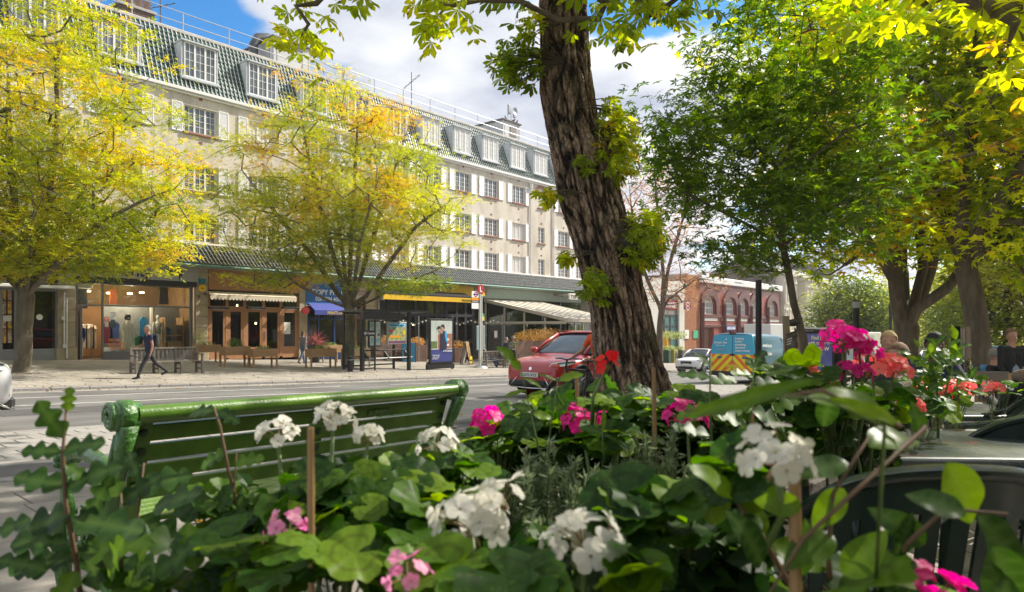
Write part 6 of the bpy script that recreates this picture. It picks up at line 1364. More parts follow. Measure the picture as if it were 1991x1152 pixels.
# ---------------- bus stop flag
p = G(934, 716); st = empty('bus_stop', (0, 0, 0), 0, 'tall pale bus stop pole with a red L disc and a roundel flag', 'bus stop')
pale_pole = mat('pale_pole', (.55, .55, .52), .4, metal=.2); u, v = p.x, p.y; zt = ZF(934, 572, v); zg = p.z
mb = MB(); mb.bbox(u-.10, u+.02, v-.06, v+.06, zg, zt, .02); mb.bbox(u+.04, u+.14, v-.05, v+.05, zg, zt-.05, .02); mb.build('pole', pale_pole, st); mb = MB(); mb.lathe([(.42, 0), (.36, .08), (.12, .2), (0, .2)], 16, M=Matrix.Translation((u, v, zg-.02))); mb.build('base', metal_g, st, 40)
red = mat('bus_red', (.45, .02, .02), .4)
mb = MB(); mb.lathe([(0, 0), (.26, 0), (.26, .06), (0, .06)], 20, M=Matrix.Translation((u, v, ZF(935, 563, v))) @ Matrix.Rotation(R_(90), 4, 'X')); d = mb.build('disc', red, st); text('L', .40, txtw, d, (u-.12, v-.065, ZF(935, 563, v)-.14), FACE, bold=.03)
u0, u1 = UF(917, v), UF(932, v)
for py0, py1, m_ in ((567, 578.8, txtw), (579, 584.6, mat('sign_orange', (.80, .30, .01), .4)), (585, 589.5, mat('sign_slate', (.08, .09, .1), .4)), (589.8, 601, txtw)):
    mb = MB(); mb.bbox(u0, u1, v-.02, v+.02, ZF(925, py1, v), ZF(925, py0, v), .003); f_ = mb.build('flag_plate', m_, st)
    if py0 == 567:
        q = Vector(((u0+u1)/2, v-.023, ZF(925, 573, v))); mb = MB(); n = 24
        for k in range(n):
            a0, a1 = 2*math.pi*k/n, 2*math.pi*(k+1)/n; mb.add([q+Vector((math.cos(a)*r, 0, math.sin(a)*r)) for a, r in ((a0, .09), (a1, .09), (a1, .145), (a0, .145))], [(0, 1, 2, 3)])
        mb.build('roundel_ring', red, f_); mb = MB(); mb.box(q.x-.19, q.x+.19, v-.03, v-.024, q.z-.03, q.z+.03); mb.build('roundel_bar', mat('roundel_blue', (.01, .02, .3), .4), f_)
    if py0 == 585: text('Belsize Park', .09, txtw, f_, (u0+.04, v-.026, ZF(925, 588, v)), FACE)
mb = MB(); mb.bbox(u+.1, u+.3, v-.03, v+.03, ZF(938, 616, v), ZF(938, 610.5, v), .005); mb.build('plate', mat('sign_green', (.02, .35, .2), .4), st); mb = MB(); mb.bbox(u+.1, u+.3, v-.03, v+.03, ZF(938, 624, v), ZF(938, 616.2, v), .005); mb.build('plate', mat('sign_yellow', (.7, .6, .1), .4), st)
mb = MB(); mb.prism([(u+.12, zt-.1), (u+.38, zt-.1), (u+.25, zt+.16)], 1, v-.02, v+.02); mb.build('plate', mat('sign_amber', (.85, .5, .05), .4), st)
mb = MB(); mb.bbox(u-.32, u-.12, v-.04, v+.04, ZF(932, 681, v), ZF(932, 634, v), .02); mb.bbox(u+.16, u+.34, v-.04, v+.04, ZF(932, 681, v), ZF(932, 634, v), .02); mb.build('timetable_case', mat('case_grey_blue', (.25, .32, .36), .35), st)
# ---------------- boards, tubs, benches by the burger shop
def aboard(px, py, w_, h_, m_face, label, rot=.35):
    p = G(px, py); e = empty('pavement_board', tuple(p), rot, label, 'sign board')
    for s_ in (-1, 1):
        a = MB(); a.prism([(s_*.28, 0), (s_*.25, 0), (s_*.01, h_), (s_*.04, h_)], 0, -w_/2, w_/2); pn = a.build('panel', m_face if s_ < 0 else paper, e)
        a = MB(); a.tube([(-w_/2, s_*.28, -.02), (-w_/2, s_*.03, h_)], .02, 4); a.tube([(w_/2, s_*.28, -.02), (w_/2, s_*.03, h_)], .02, 4); a.build('frame', black_m, e)
    return e
aboard(795, 704, .8, 1.15, mat('blue_chalk_board', (.03, .20, .42), .6, (.12, .32, .5), 14, lo=.5, hi=.62), 'blue printed pavement board standing behind the bus shelter post', -.7)
e = aboard(907, 709, .75, 1.35, mat('framed_poster', (.10, .06, .03), .6, (.5, .3, .1), 7), 'wooden framed pavement board with yellow lower half left of the bus stop', .5)
mb = MB(); mb.box(-.3, .3, -.275, -.262, .08, .48); pnl = mb.build('yellow_panel', mat('board_yellow', (.72, .50, .03), .6), e); text('BURGER', .12, txtb, pnl, (-.25, -.28, .2), FACE, bold=.02)
dry = leaf_mat('dry_leaf', [(0, (.30, .14, .04)), (.5, (.55, .34, .08)), (1, (.65, .50, .20))], .3); rust = mat('rusty_tub', (.12, .07, .05), .8, (.2, .11, .075), 5, stretch=(6, 6, 1))
def tub(px0, px1, py, hpx, label, leafm=dry, n=420, m_=rust, plant=1.0):
    p0, p1 = G(px0, py), G(px1, py); v = (p0.y+p1.y)/2; u0, u1 = UF(px0, v), UF(px1, v); z = gz((u0+u1)/2, v); S = FPX/depth(p0); H = hpx/S
    e = empty('planter_tub', ((u0+u1)/2, v+.3, z), 0, label, 'planter'); L_ = u1-u0; a = MB(); a.bbox(-L_/2+.03, L_/2-.03, -.28, .28, -.1, H-.02, .01); a.build('tub', m_, e); k = 0
    a = MB(); a.bbox(0, .11, -.012, .012, 0, H, .003); me = a.mesh('slat', m_); x = -L_/2
    while x < L_/2-.1 and k < 60: obj('slat', me, e, (x, -.295, 0)); x += .125; k += 1
    r = .3*plant; leafball(e, (0, 0, H+r*.6), r, int(n*max(1, L_)), .09, leafm, sq=(max(1, L_/2/r), .9, 1), bias=.5); return e
tub(727, 792, 703, 36, 'long dark slatted planter with dry ochre plants behind the bus shelter seat'); tub(800, 832, 704, 33, 'dark slatted tub full of yellow dry leaves between the blue board and the advert', n=700)
tub(884, 908, 706, 30, 'dark tub with thin dry stalks right of the shelter advert', n=260); tub(1004, 1125, 712, 52, 'long dark slatted planter with dry golden plants behind the red car', n=520, plant=1.6)
p = G(957, 716); park_bench((p.x+.9, p.y+.2, p.z+.0), 2.9, 0, 'teak bench by the bus stop with a seated man in blue jeans', 3)
# string lights
mb = MB(); pts_ = [Vector((UF(740+k*22, 31), 31, ZF(740+k*22, (622, 630)[k % 2], 31))) for k in range(12)]; mb.tube(pts_, .012, 4); mb.build
o = thing_mb(mb, 'string_lights', black_m, 'string of small bulbs hung across the burger shop terrace', 'lights'); mb = MB()
for a, b_ in zip(pts_, pts_[1:]):
    for t in (.0, .35, .7): mb.sphere(a.lerp(b_, t)-Vector((0, 0, .07)), .05, 6)
mb.build('bulbs', mat('bulb_white', (.8, .78, .7), .3), o)
for px, l in ((814, 'slim grey pole carrying string lights behind the bus shelter'), (976.5, 'slim grey pole carrying string lights above the grey haired man')):
    v = 31; u = UF(px, v); mb = MB(); mb.tube([(u, v, gz(u, v)), (u, v, ZF(px, 615, v))], .035, 6); thing_mb(mb, 'light_pole', metal_g, l, 'pole')
e = None; v = 29; mb = MB(); mb.bbox(UF(959, v), UF(967, v), v-.04, v+.04, ZF(963, 659, v), ZF(963, 642, v), .01); mb.tube([(UF(963, v), v, gz(40, v)), (UF(963, v), v, ZF(963, 659, v))], .03, 6); o = thing_mb(mb, 'menu_case', mat('maroon_case', (.12, .02, .02), .5), 'maroon framed menu case on a post outside the green restaurant', 'menu board'); MB().box(UF(960.3, v), UF(965.7, v), v-.05, v-.041, ZF(963, 657, v), ZF(963, 644, v)).build('menu_sheet', paper, o)
# planters and folded parasol outside the pale shop
v = 27; olv = mat('olive_box', (.28, .26, .05), .6); sbx = mat('slate_box', (.10, .10, .09), .7)
for px0, px1, py1, m_, l in ((1297, 1312, 706, olv, 'olive yellow planter box with an oval mark outside the pale shop'), (1313.5, 1329, 706, sbx, 'dark slate planter box beside the olive one outside the pale shop'), (1288, 1296, 706, mat('dkgreen_box', (.03, .07, .05), .6), 'dark green planter box left of the olive one')):
    p = G((px0+px1)/2, py1); S = FPX/depth(p); w_ = (px1-px0)/S; H = 25/S; e = empty('planter_box', tuple(p), 0, l, 'planter'); a = MB(); a.bbox(-w_/2*1.15, w_/2*1.15, -.5, .5, -.2, H, .02); a.build('box', m_, e); leafball(e, (0, 0, H+.15), .4, 260, .12, leafy, sq=(1.3, 1, .6), bias=.7)
    if m_ == olv: a = MB(); a.lathe([(0, 0), (.3, 0), (.3, .01)], 16, M=Matrix.Translation((0, -.52, H*.5)) @ Matrix.Rotation(R_(90), 4, 'X') @ Matrix.Diagonal((.7, 1.3, 1, 1))); a.build('oval_mark', sbx, e)
p = G(1294, 702); S = FPX/depth(p); e = empty('parasol', tuple(p), 0, 'closed mustard yellow parasol outside the pale shop', 'parasol'); mb = MB(); mb.tube([(0, 0, 0), (0, 0, 60/S)], .04, 6); mb.build('pole', white_m, e); mb = MB(); n = 14
ring = [(62/S, .02), (55/S, .12), (45/S, .28), (33/S, .40), (26/S, .46)]; vs = [(r*(1 if k % 2 else .7)*math.cos(2*math.pi*k/n), r*(1 if k % 2 else .7)*math.sin(2*math.pi*k/n), z) for z, r in ring for k in range(n)]; mb.add(vs, [(i*n+k, i*n+(k+1) % n, (i+1)*n+(k+1) % n, (i+1)*n+k) for i in range(4) for k in range(n)]); mb.build('canopy', mat('mustard_canvas', (.65, .35, .03), .8), e)
e = empty('hanging_garland', (0, 0, 0), 0, 'trailing green and cream garland hung across the pale shop terrace', 'garland'); v = 29
for k in range(9): leafball(e, (UF(1284+k*5.5, v), v, ZF(1300, 651+1.5*(k % 2), v)), .45, 60, .16, leafy, 'foliage', (1, 1, .8), bias=.7)
# near side posts, ad shelter at right, banners, menu board
def pole(px, pyt, Y, r, label, cat='post', extra=None):
    b = P(px, 700, Y); z = gz(b.x, b.y); zt = P(px, pyt, Y).z; mb = MB(); mb.tube([(b.x, b.y, z-.1), (b.x, b.y, zt)], r, 12); mb.tube([(b.x, b.y, z-.1), (b.x, b.y, z+.9)], r*1.5, 12)
    if extra: mb.tube([(b.x, b.y, zt-.14), (b.x, b.y, zt-.02)], r*1.15, 12, 1)
    return thing_mb(mb, 'post', [black_m, metal_g], label, cat, smooth=True)
pole(1475, 545, 9.6, .042, 'black steel post in front of the blue van'); pole(1665, 585, 13, .055, 'black post with a pale ring near the top, beside the ad shelter', extra=True); pole(1731, 590, 45, .09, 'thin black lamp post beside the far red banner', 'lamp post')
Ys = 24; e = empty('bus_shelter', (0, 0, 0), 0, 'black bus shelter on the near side with a blue Find jobs advert panel', 'bus shelter')
def adquad(px0, px1, py0, py1, Y, name, m_, off=0, par=e, th=.06):
    a, b_ = P(px0, py1, Y-off), P(px1, py1, Y-off); c_, d_ = P(px1, py0, Y-off), P(px0, py0, Y-off); n_ = fwd*th; mb = MB(); mb.add([a, b_, c_, d_, a+n_, b_+n_, c_+n_, d_+n_], [(0, 1, 2, 3), (7, 6, 5, 4), (0, 4, 5, 1), (1, 5, 6, 2), (2, 6, 7, 3), (3, 7, 4, 0)]); return mb.build(name, m_, par)
adquad(1564, 1622, 644, 760, Ys, 'advert_case', black_m, 0, e, .2); a = adquad(1567, 1618, 649, 752, Ys, 'advert_print', M_('periwinkle', (.08, .11, .42), (.16, .18, .50), .8), .02, e, .015)
rot = (R_(90), 0, TH-R_(90)); text('Find jobs', .2, txtw, a, P(1578, 661, Ys-.04), rot, bold=.02, width=30/FPX*Ys); text('with room to', .2, txtw, a, P(1571, 671, Ys-.04), rot, bold=.02, width=43/FPX*Ys); text('grow', .26, txtw, a, P(1582, 682, Ys-.04), rot, bold=.02)
for px in (1628, 1640): b = P(px, 700, Ys+.5); mb = MB(); mb.bbox(b.x-.09, b.x+.09, b.y-.09, b.y+.09, gz(b.x, b.y), P(px, 646, Ys+.5).z, .01); mb.build('post', black_m, e)
a = P(1545, 640, Ys+.6); b = P(1645, 641, Ys+.6); mb = MB(); mb.tube([a, b], .06, 4); mb.build('roof_edge', black_m, e)
adquad(1624, 1700, 652, 740, Ys+.9, 'side_glass', clear, 0, e, .01)
for px, py0, py1, m_, l in ((1717, 645, 675, mat('red_banner', (.50, .05, .05), .6, (.6, .2, .18), 3), 'red banner sign in the distance left of the multi stemmed trunk'), (1708, 646, 672, mat('dark_banner', (.05, .06, .07), .6), 'dark banner sign beside the red one in the distance')):
    Y = 60; a, b_ = P(px-5, py1, Y), P(px+5, py0, Y); mb = MB(); mb.bbox(-.24, .24, -.05, .05, a.z, b_.z, .01, 0); mb.tube([(.3, 0, gz(a.x, a.y)), (.3, 0, b_.z+.3)], .05, 6, 1); thing_mb(mb, 'banner', [m_, black_m], l, 'banner', loc=((a.x+b_.x)/2, (a.y+b_.y)/2, 0), rot=(0, 0, TH-R_(90)))
# open black notice board
e = empty('menu_board', (0, 0, 0), 0, 'open black cafe menu board on a post beside the leaning tree', 'menu board'); Y = 9
adquad(1852, 1868, 635, 700, Y, 'door', mat('board_black', (.012, .012, .012), .5), 0, e, .03); a = P(1867, 700, Y); b = P(1880, 696, Y-.55); c_ = P(1879, 636, Y-.55); d_ = P(1867, 636, Y); mb = MB(); n_ = rgt*.05; mb.add([a, b, c_, d_, a+n_, b+n_, c_+n_, d_+n_], [(0, 1, 2, 3), (7, 6, 5, 4), (0, 4, 5, 1), (1, 5, 6, 2), (2, 6, 7, 3), (3, 7, 4, 0)]); mb.build('case', mat('case_wood', (.20, .15, .12), .5), e)
q = [a.lerp(b, .15), a.lerp(b, .85), d_.lerp(c_, .85), d_.lerp(c_, .15)]; sh_ = -rgt*.008; mb = MB(); lo = lambda t0, t1, s0, s1: [q[0].lerp(q[1], s0).lerp(q[3].lerp(q[2], s0), t0)+sh_, q[0].lerp(q[1], s1).lerp(q[3].lerp(q[2], s1), t0)+sh_, q[0].lerp(q[1], s1).lerp(q[3].lerp(q[2], s1), t1)+sh_, q[0].lerp(q[1], s0).lerp(q[3].lerp(q[2], s0), t1)+sh_]
mb.add(lo(.05, .95, 0, .42), [(0, 1, 2, 3)]); mb.add(lo(.05, .95, .55, 1), [(0, 1, 2, 3)]); mb.build('menu_sheet', mat('menu_pink', (.50, .33, .28), .6, (.62, .52, .46), 6), e)
b = P(1866, 740, Y+.05); mb = MB(); mb.bbox(b.x-.05, b.x+.05, b.y-.05, b.y+.05, gz(b.x, b.y), P(1866, 690, Y).z, .01); mb.build('post', black_m, e)
# fallen leaves
n = 900; u = rs_.uniform(-1, 40, n); v = rs_.choice([rs_.uniform(1, 6.4), 20.6, 7, 22, 25], n)+rs_.normal(size=n)*1.2; keep = (v > .5) & (v < 33); u, v = u[keep], v[keep]
pos = np.array([(a, b, gz(a, b)+.012) for a, b in zip(u, v)]); n = len(pos); o = scatter('fallen_leaves', quadleaf(1, .6, .3, .2), pos, rs_.normal(size=(n, 3))*.25+np.array([0, 0, 1]), rs_.normal(size=(n, 3)), .085*(.6+.6*rs_.rand(n)), [leaf_mat('fallen_leaf', [(0, (.16, .06, .02)), (.5, (.38, .20, .04)), (1, (.50, .38, .06))], .1)], None, rs_.rand(n))
# ================================================================ vehicles
tyre_m = mat('tyre', (.018, .018, .018), .8); rim_m = mat('alloy', (.35, .36, .37), .3, metal=.9); carglass = mat('car_glass', (.015, .03, .045), .03, (.05, .09, .12), 1.3, spec=.9)
clad = mat('car_cladding', (.02, .02, .021), .6); chrome = mat('chrome', (.7, .7, .72), .12, metal=1.0); headl = mat('headlamp_lens', (.6, .62, .64), .06, (.85, .87, .88), 7, spec=.8); taill = mat('tail_lamp', (.5, .01, .01), .15)
plate_w = mat('number_plate', (.75, .75, .72), .4)
def paint(name, c, coat=1.0, r=.35): return mat(name, c, r, coat=coat)
def wheel(parent, x, y, r, w_=.22):
    s = 1 if y > 0 else -1; mb = MB(); M = Matrix.Translation((x, y, r)) @ Matrix.Rotation(R_(90), 4, 'X')
    mb.lathe([(r*.62, -w_/2), (r*.93, -w_/2), (r, -w_/2+.03), (r, w_/2-.03), (r*.93, w_/2), (r*.62, w_/2), (r*.62, -w_/2)], 28, M=M); t = mb.build('wheel', tyre_m, parent, 50)
    mb = MB(); yo = -s*(w_/2-.02)
    mb.lathe([(.0, yo*.7), (.05, yo*.95), (.07, yo*.6)], 12, M=M); mb.lathe([(r*.66, yo), (r*.60, yo*.9), (r*.58, 0), (r*.64, 0)], 28, M=M)
    for k in range(10):
        a = 2*math.pi*k/10; c, s_ = math.cos(a), math.sin(a); mb.tube([M @ Vector((.05*c, .05*s_, yo*.75)), M @ Vector((r*.62*c, r*.62*s_, yo*.85))], .018, 4)
    mb.lathe([(0, yo*.2), (r*.58, yo*.2)], 20, M=M); mb.build('rim', rim_m, t, 50)
    return t
def loft(name, secs, m, parent, sub=2, mirror=True):
    """secs: list of (x, [(y,z)...half ring, bottom to top])"""
    k = len(secs[0][1]); vs = []; 
    for x, ring in secs:
        full = [(y, z) for y, z in ring]+[(-y, z) for y, z in reversed(ring) if y > 1e-4]
        n = len(full); vs += [(x, y, z) for y, z in full]
    fs = []
    for i in range(len(secs)-1):
        for j in range(n): fs.append((i*n+j, i*n+(j+1) % n, (i+1)*n+(j+1) % n, (i+1)*n+j))
    fs += [tuple(range(n)), tuple(range((len(secs)-1)*n, len(secs)*n))]
    o = MB().add(vs, fs).build(name, m, parent, 'all'); mo = o.modifiers.new('s', 'SUBSURF'); mo.levels = mo.render_levels = sub; return join_eval(o)
def cut_arches(o, xs, r, W):
    """open the wheel arches: drop the faces inside each circle and snap the rim onto it"""
    bm = bmesh.new(); bm.from_mesh(o.data); R = r*1.17
    for x in xs:
        ins = {v for v in bm.verts if math.hypot(v.co.x-x, v.co.z-r*.92) < R and abs(v.co.y) > W*.30}
        bmesh.ops.delete(bm, geom=[f for f in bm.faces if all(v in ins for v in f.verts)], context='FACES')
        for v in bm.verts:
            d = math.hypot(v.co.x-x, v.co.z-r*.92)
            if v.is_valid and v in ins and d > 1e-4: v.co.x = x+(v.co.x-x)*R/d; v.co.z = r*.92+(v.co.z-r*.92)*R/d
    bm.to_mesh(o.data); bm.free()
def suv(label, loc, rz, pm, L=4.3, W=1.81, H=1.62, group=None, plate='LD72 XYZ', detail=True, rh=.36, grille='solid', name='parked_car'):
    """front of the car at +x"""
    e = empty(name, loc, rz, label, 'car', group); h = W/2; f, b = L/2, -L/2; hb = H*.60; be = H*.655
    def ring(w0, zb, w1, zs, zt, ct): return [(0, zb), (w0*.82, zb), (w1*.97, zb+.10), (w1, zb+(zs-zb)*.5), (w1*.985, zs-.04), (w1*.90, zt), (w1*.5, zt+ct), (0, zt+ct*1.15)]
    S = [(f-.02, ring(h*.60, .34, h*.66, .62, .66, .01)), (f-.06, ring(h*.72, .26, h*.80, .70, .78, .015)), (f-.20, ring(h*.86, .22, h*.93, .74, H*.535, .02)), (f-.50, ring(h*.95, .21, h*.985, .80, H*.575, .03)), (f-.95, ring(h, .21, h, .84, hb, .04)), (f-1.28, ring(h, .21, h, .88, be, .03)),
         (0, ring(h, .21, h, .90, be+.01, .02)), (b+.9, ring(h, .21, h, .92, be+.02, .02)), (b+.35, ring(h*.98, .24, h*.98, .92, be+.03, .02)), (b+.08, ring(h*.90, .30, h*.93, .88, be, .02)), (b+.01, ring(h*.80, .38, h*.84, .80, be-.12, .01))]
    body = loft('body', S, pm, e, 3); fx, rx = f-.86, b+.80; cut_arches(body, [fx, rx], rh, W)
    # cabin
    def cr(w0, z0, w1, z1): return [(0, z0), (w0, z0), (w0*.985+.0*w1, z0+(z1-z0)*.25), (w1*1.03, z0+(z1-z0)*.86), (w1*.90, z1-.005), (w1*.45, z1+.012), (0, z1+.015)]
    z0 = be-.03; C = [(f-1.18, cr(h*.86, z0, h*.84, z0+.04)), (f-1.32, cr(h*.89, z0, h*.83, z0+.12)), (f-1.95, cr(h*.90, z0, h*.74, H-.05)), (f-2.25, cr(h*.90, z0, h*.74, H)), (b+1.3, cr(h*.90, z0, h*.73, H-.02)), (b+.62, cr(h*.88, z0, h*.70, H-.08)), (b+.40, cr(h*.86, z0, h*.72, H-.26)), (b+.16, cr(h*.82, z0, h*.78, z0+.05))]
    loft('cabin_glass', C, carglass, e)
    # roof skin and pillars over the glass
    def roofline(x):
        xs = [c[0] for c in C][::-1]; zs = [c[1][-1][1] for c in C][::-1]; return float(np.interp(x, xs, zs))
    mb = MB(); n = 10; x0, x1 = b+.66, f-2.0; vs = []
    for i in range(n+1):
        x = x0+(x1-x0)*i/n; z = roofline(x)
        for j in range(9): y = (j/4-1); vs.append((x, y*h*.72, z+.018-.045*abs(y)**3))
    mb.add(vs, [(i*9+j, i*9+j+1, (i+1)*9+j+1, (i+1)*9+j) for i in range(n) for j in range(8)]); o = mb.build('roof', pm, e, 'all'); so = o.modifiers.new('s', 'SOLIDIFY'); so.thickness = .03; so.offset = 0; join_eval(o)
    for s in (-1, 1):
        mb = MB(); mb.tube([(f-1.16, s*h*.85, z0+.03), (f-1.55, s*h*.815, z0+.30), (f-1.96, s*h*.735, H-.055)], [.035, .04, .045], 8); mb.tube([(f-1.96, s*h*.735, H-.055), (-.1, s*h*.755, H-.035), (b+1.2, s*h*.745, H-.05), (b+.62, s*h*.70, H-.12), (b+.36, s*h*.74, H-.32), (b+.14, s*h*.80, z0+.04)], [.04, .035, .035, .06, .09, .08], 8)
        mb.build('pillar', pm, e, 'all')
        mb = MB(); mb.tube([(-.15, s*h*.90, z0), (-.18, s*h*.755, H-.06)], .03, 6); mb.build('door_pillar', clad, e)
        mb = MB(); mb.sphere((f-1.42, s*(h+.12), z0+.10), .11, 10, 0, (.75, 1.15, .75)); mb.tube([(f-1.40, s*(h*.88), z0+.02), (f-1.42, s*(h+.08), z0+.07)], .03, 6); mb.build('wing_mirror', pm if detail else clad, e, 'all')
        for x in (fx, rx):
            mb = MB(); pts = [(x+rh*1.20*math.cos(t), s*(h*.965), rh*.92+rh*1.20*math.sin(t)) for t in [math.pi*k/14 for k in range(-1, 16)]]; mb.tube(pts, .038, 6, flat=1.0); mb.build('arch_trim', clad, e, 'all')
            wheel(e, x, s*(h-.13), rh)
            mb = MB(); mb.lathe([(0, 0), (rh*1.12, 0)], 20, M=Matrix.Translation((x, s*(h-.28), rh*.92)) @ Matrix.Rotation(R_(90), 4, 'X')); mb.build('wheel_well', clad, e)
        mb = MB(); mb.bbox(rx+rh*1.2, fx-rh*1.2, s*h-.06 if s > 0 else -h-.012, s*h+.012 if s > 0 else -h+.06, .20, .36, .02); mb.build('sill_trim', clad, e)
        mb = MB(); mb.tube([(f-2.2, s*h*.66, H+.035), (b+1.0, s*h*.66, H+.02)], .022, 6); mb.build('roof_rail', pm if detail else clad, e, 'all')
        # head and tail lamps wrap round the corners
        mb = MB(); A = [(f-.60, s*h*.985, .86), (f-.30, s*h*.90, .86), (f-.105, s*h*.60, .80)]; B = [(f-.50, s*h*.995, .79), (f-.23, s*h*.925, .74), (f-.055, s*h*.585, .715)]
        vs = [Vector(p)+Vector((.02, s*.012, 0)) for p in A+B]; mb.add(vs+[v-Vector((.06, s*.03, 0)) for v in vs], [(0, 1, 4, 3), (1, 2, 5, 4), (6, 7, 1, 0), (7, 8, 2, 1), (3, 4, 10, 9), (4, 5, 11, 10), (2, 8, 11, 5), (0, 3, 9, 6)]); hl = mb.build('headlight', headl, e)
        mb = MB(); p_ = [vs[0].lerp(vs[3], .3), vs[1].lerp(vs[4], .3), vs[1].lerp(vs[2], .5).lerp(vs[4].lerp(vs[5], .5), .3)]; mb.tube([p+Vector((.012, s*.012, 0)) for p in p_], .012, 5); q_ = vs[1].lerp(vs[5], .35)+Vector((.015, s*.01, 0)); mb.build('lamp_insert', clad, hl, 'all')
        mb = MB(); mb.bbox(b+.015, b+.30, s*h*.62 if s > 0 else -h*.955, s*h*.955 if s > 0 else -h*.62, .88, 1.0, .02); mb.build('tail_light', taill, e)
    mb = MB(); mb.bbox(f-.20, f-.012, -h*.76, h*.76, .22, .40, .05); mb.build('lower_bumper', clad, e)
    mb = MB(); mb.bbox(f-.05, f+.006, -h*.50, h*.50, .27, .39, .02); mb.build('lower_grille', black_m, e)
    mb = MB(); mb.tube([(f-.20, -h*.86, .30), (f-.02, -h*.66, .22), (f+.01, 0, .205), (f-.02, h*.66, .22), (f-.20, h*.86, .30)], .014, 6)
    for s in (-1, 1): mb.tube([(f-.03, s*h*.46, .45), (f-.01, s*h*.60, .30), (f-.06, s*h*.76, .25)], .012, 6); mb.tube([(f-.13, s*h*.83, .56), (f-.10, s*h*.80, .40)], .012, 6)
    mb.build('chrome_trim', chrome, e, 'all')
    mb = MB(); mb.tube([(f-.145, -h*.55, .73), (f-.025, -h*.28, .56), (f-.005, 0, .52), (f-.025, h*.28, .56), (f-.145, h*.55, .73)], .012, 6)
    if grille == 'solid': mb.build('grille_edge', mat('copper_trim', (.55, .25, .18), .3, metal=.7), e, 'all')
    else: mb.build('grille_edge', chrome, e, 'all'); mb = MB(); mb.bbox(f-.08, f+.005, -h*.42, h*.42, .54, .72, .04); mb.build('grille', black_m, e)
    mb = MB(); mb.lathe([(0, .0), (.042, .0), (.046, -.01)], 16, M=Matrix.Translation((f-.02, 0, .66)) @ Matrix.Rotation(R_(80), 4, 'Y')); mb.build('badge', chrome, e)
    mb = MB(); mb.bbox(f-.0, f+.022, -.26, .26, .46, .57, .004); pl = mb.build('number_plate', plate_w, e); mb = MB(); mb.box(f+.022, f+.025, -.26, -.215, .462, .568); mb.build('green_flash', mat('ev_green', (.02, .4, .15), .4), pl)
    if detail: text(plate, .09, txtb, pl, (f+.026, -.19, .485), (R_(90), 0, R_(90)), bold=.02, ext=.001, width=.42)
    mb = MB(); mb.bbox(b-.02, b+.0, -.26, .26, .62, .73, .004); mb.build('number_plate', mat('plate_yellow', (.7, .5, .02), .4), e)
    # shut lines and handles
    mb = MB()
    for s in (-1, 1):
        for x in (f-1.35, -.15, b+1.05): mb.tube([(x, s*(h+.003), .40), (x, s*(h+.002), .72), (x+.0, s*h*.985, be-.06)], .006, 4)
        for x in (-.02, -1.0): mb.tube([(x-.1, s*(h+.015), .86), (x-.28, s*(h+.015), .86)], .016, 5)
    mb.build('door_lines', clad, e)
    mb = MB(); mb.tube([(f-1.24, -.5, be+.02), (f-1.42, .0, be+.12)], .012, 4); mb.tube([(f-1.24, .15, be+.02), (f-1.44, .6, be+.13)], .012, 4); mb.build('wiper', black_m, e)
    for s in (-1, 1):
        mb = MB(); mb.bbox(-.25, .15, s*.36-.24, s*.36+.24, .6, .95, .05); mb.bbox(-.4, -.25, s*.36-.23, s*.36+.23, .8, 1.35, .05); mb.build('seat', clad, e)
    return e
RED = paint('red_car_paint', (.42, .008, .012))
# near-side kerb lane: cars coming up the hill face towards -u
pr_ = P(1040, 766, 16.9); ur, vr = XY((1025-CXP)/FPX*17.2, 17.2)
slope_rot = lambda o: None
def place_car(px, Y, **k):
    b = P(px, 700, Y); k.setdefault('loc', (b.x, b.y, gz(b.x, b.y))); return k
fr_ = P(1030, 700, 16.0)                                           # centre of the red car's nose
e = suv('red compact SUV with a white number plate, driving up the street behind the big trunk', (fr_.x+2.10, fr_.y-.02, 0), math.pi, RED, H=1.57)
e.location.z = gz(fr_.x+.9, fr_.y)+.02; e.rotation_euler = (0, -SL, math.pi)
silver = paint('silver_paint', (.45, .46, .48), .6, .3)
b = P(-2, 800, 8.5); e = suv('pale silver car at the left edge, only its front corner in view', (b.x-1.98, b.y+.80, 0), 0, silver, L=4.4, detail=False); e.location.z = gz(e.location.x, e.location.y)+.01
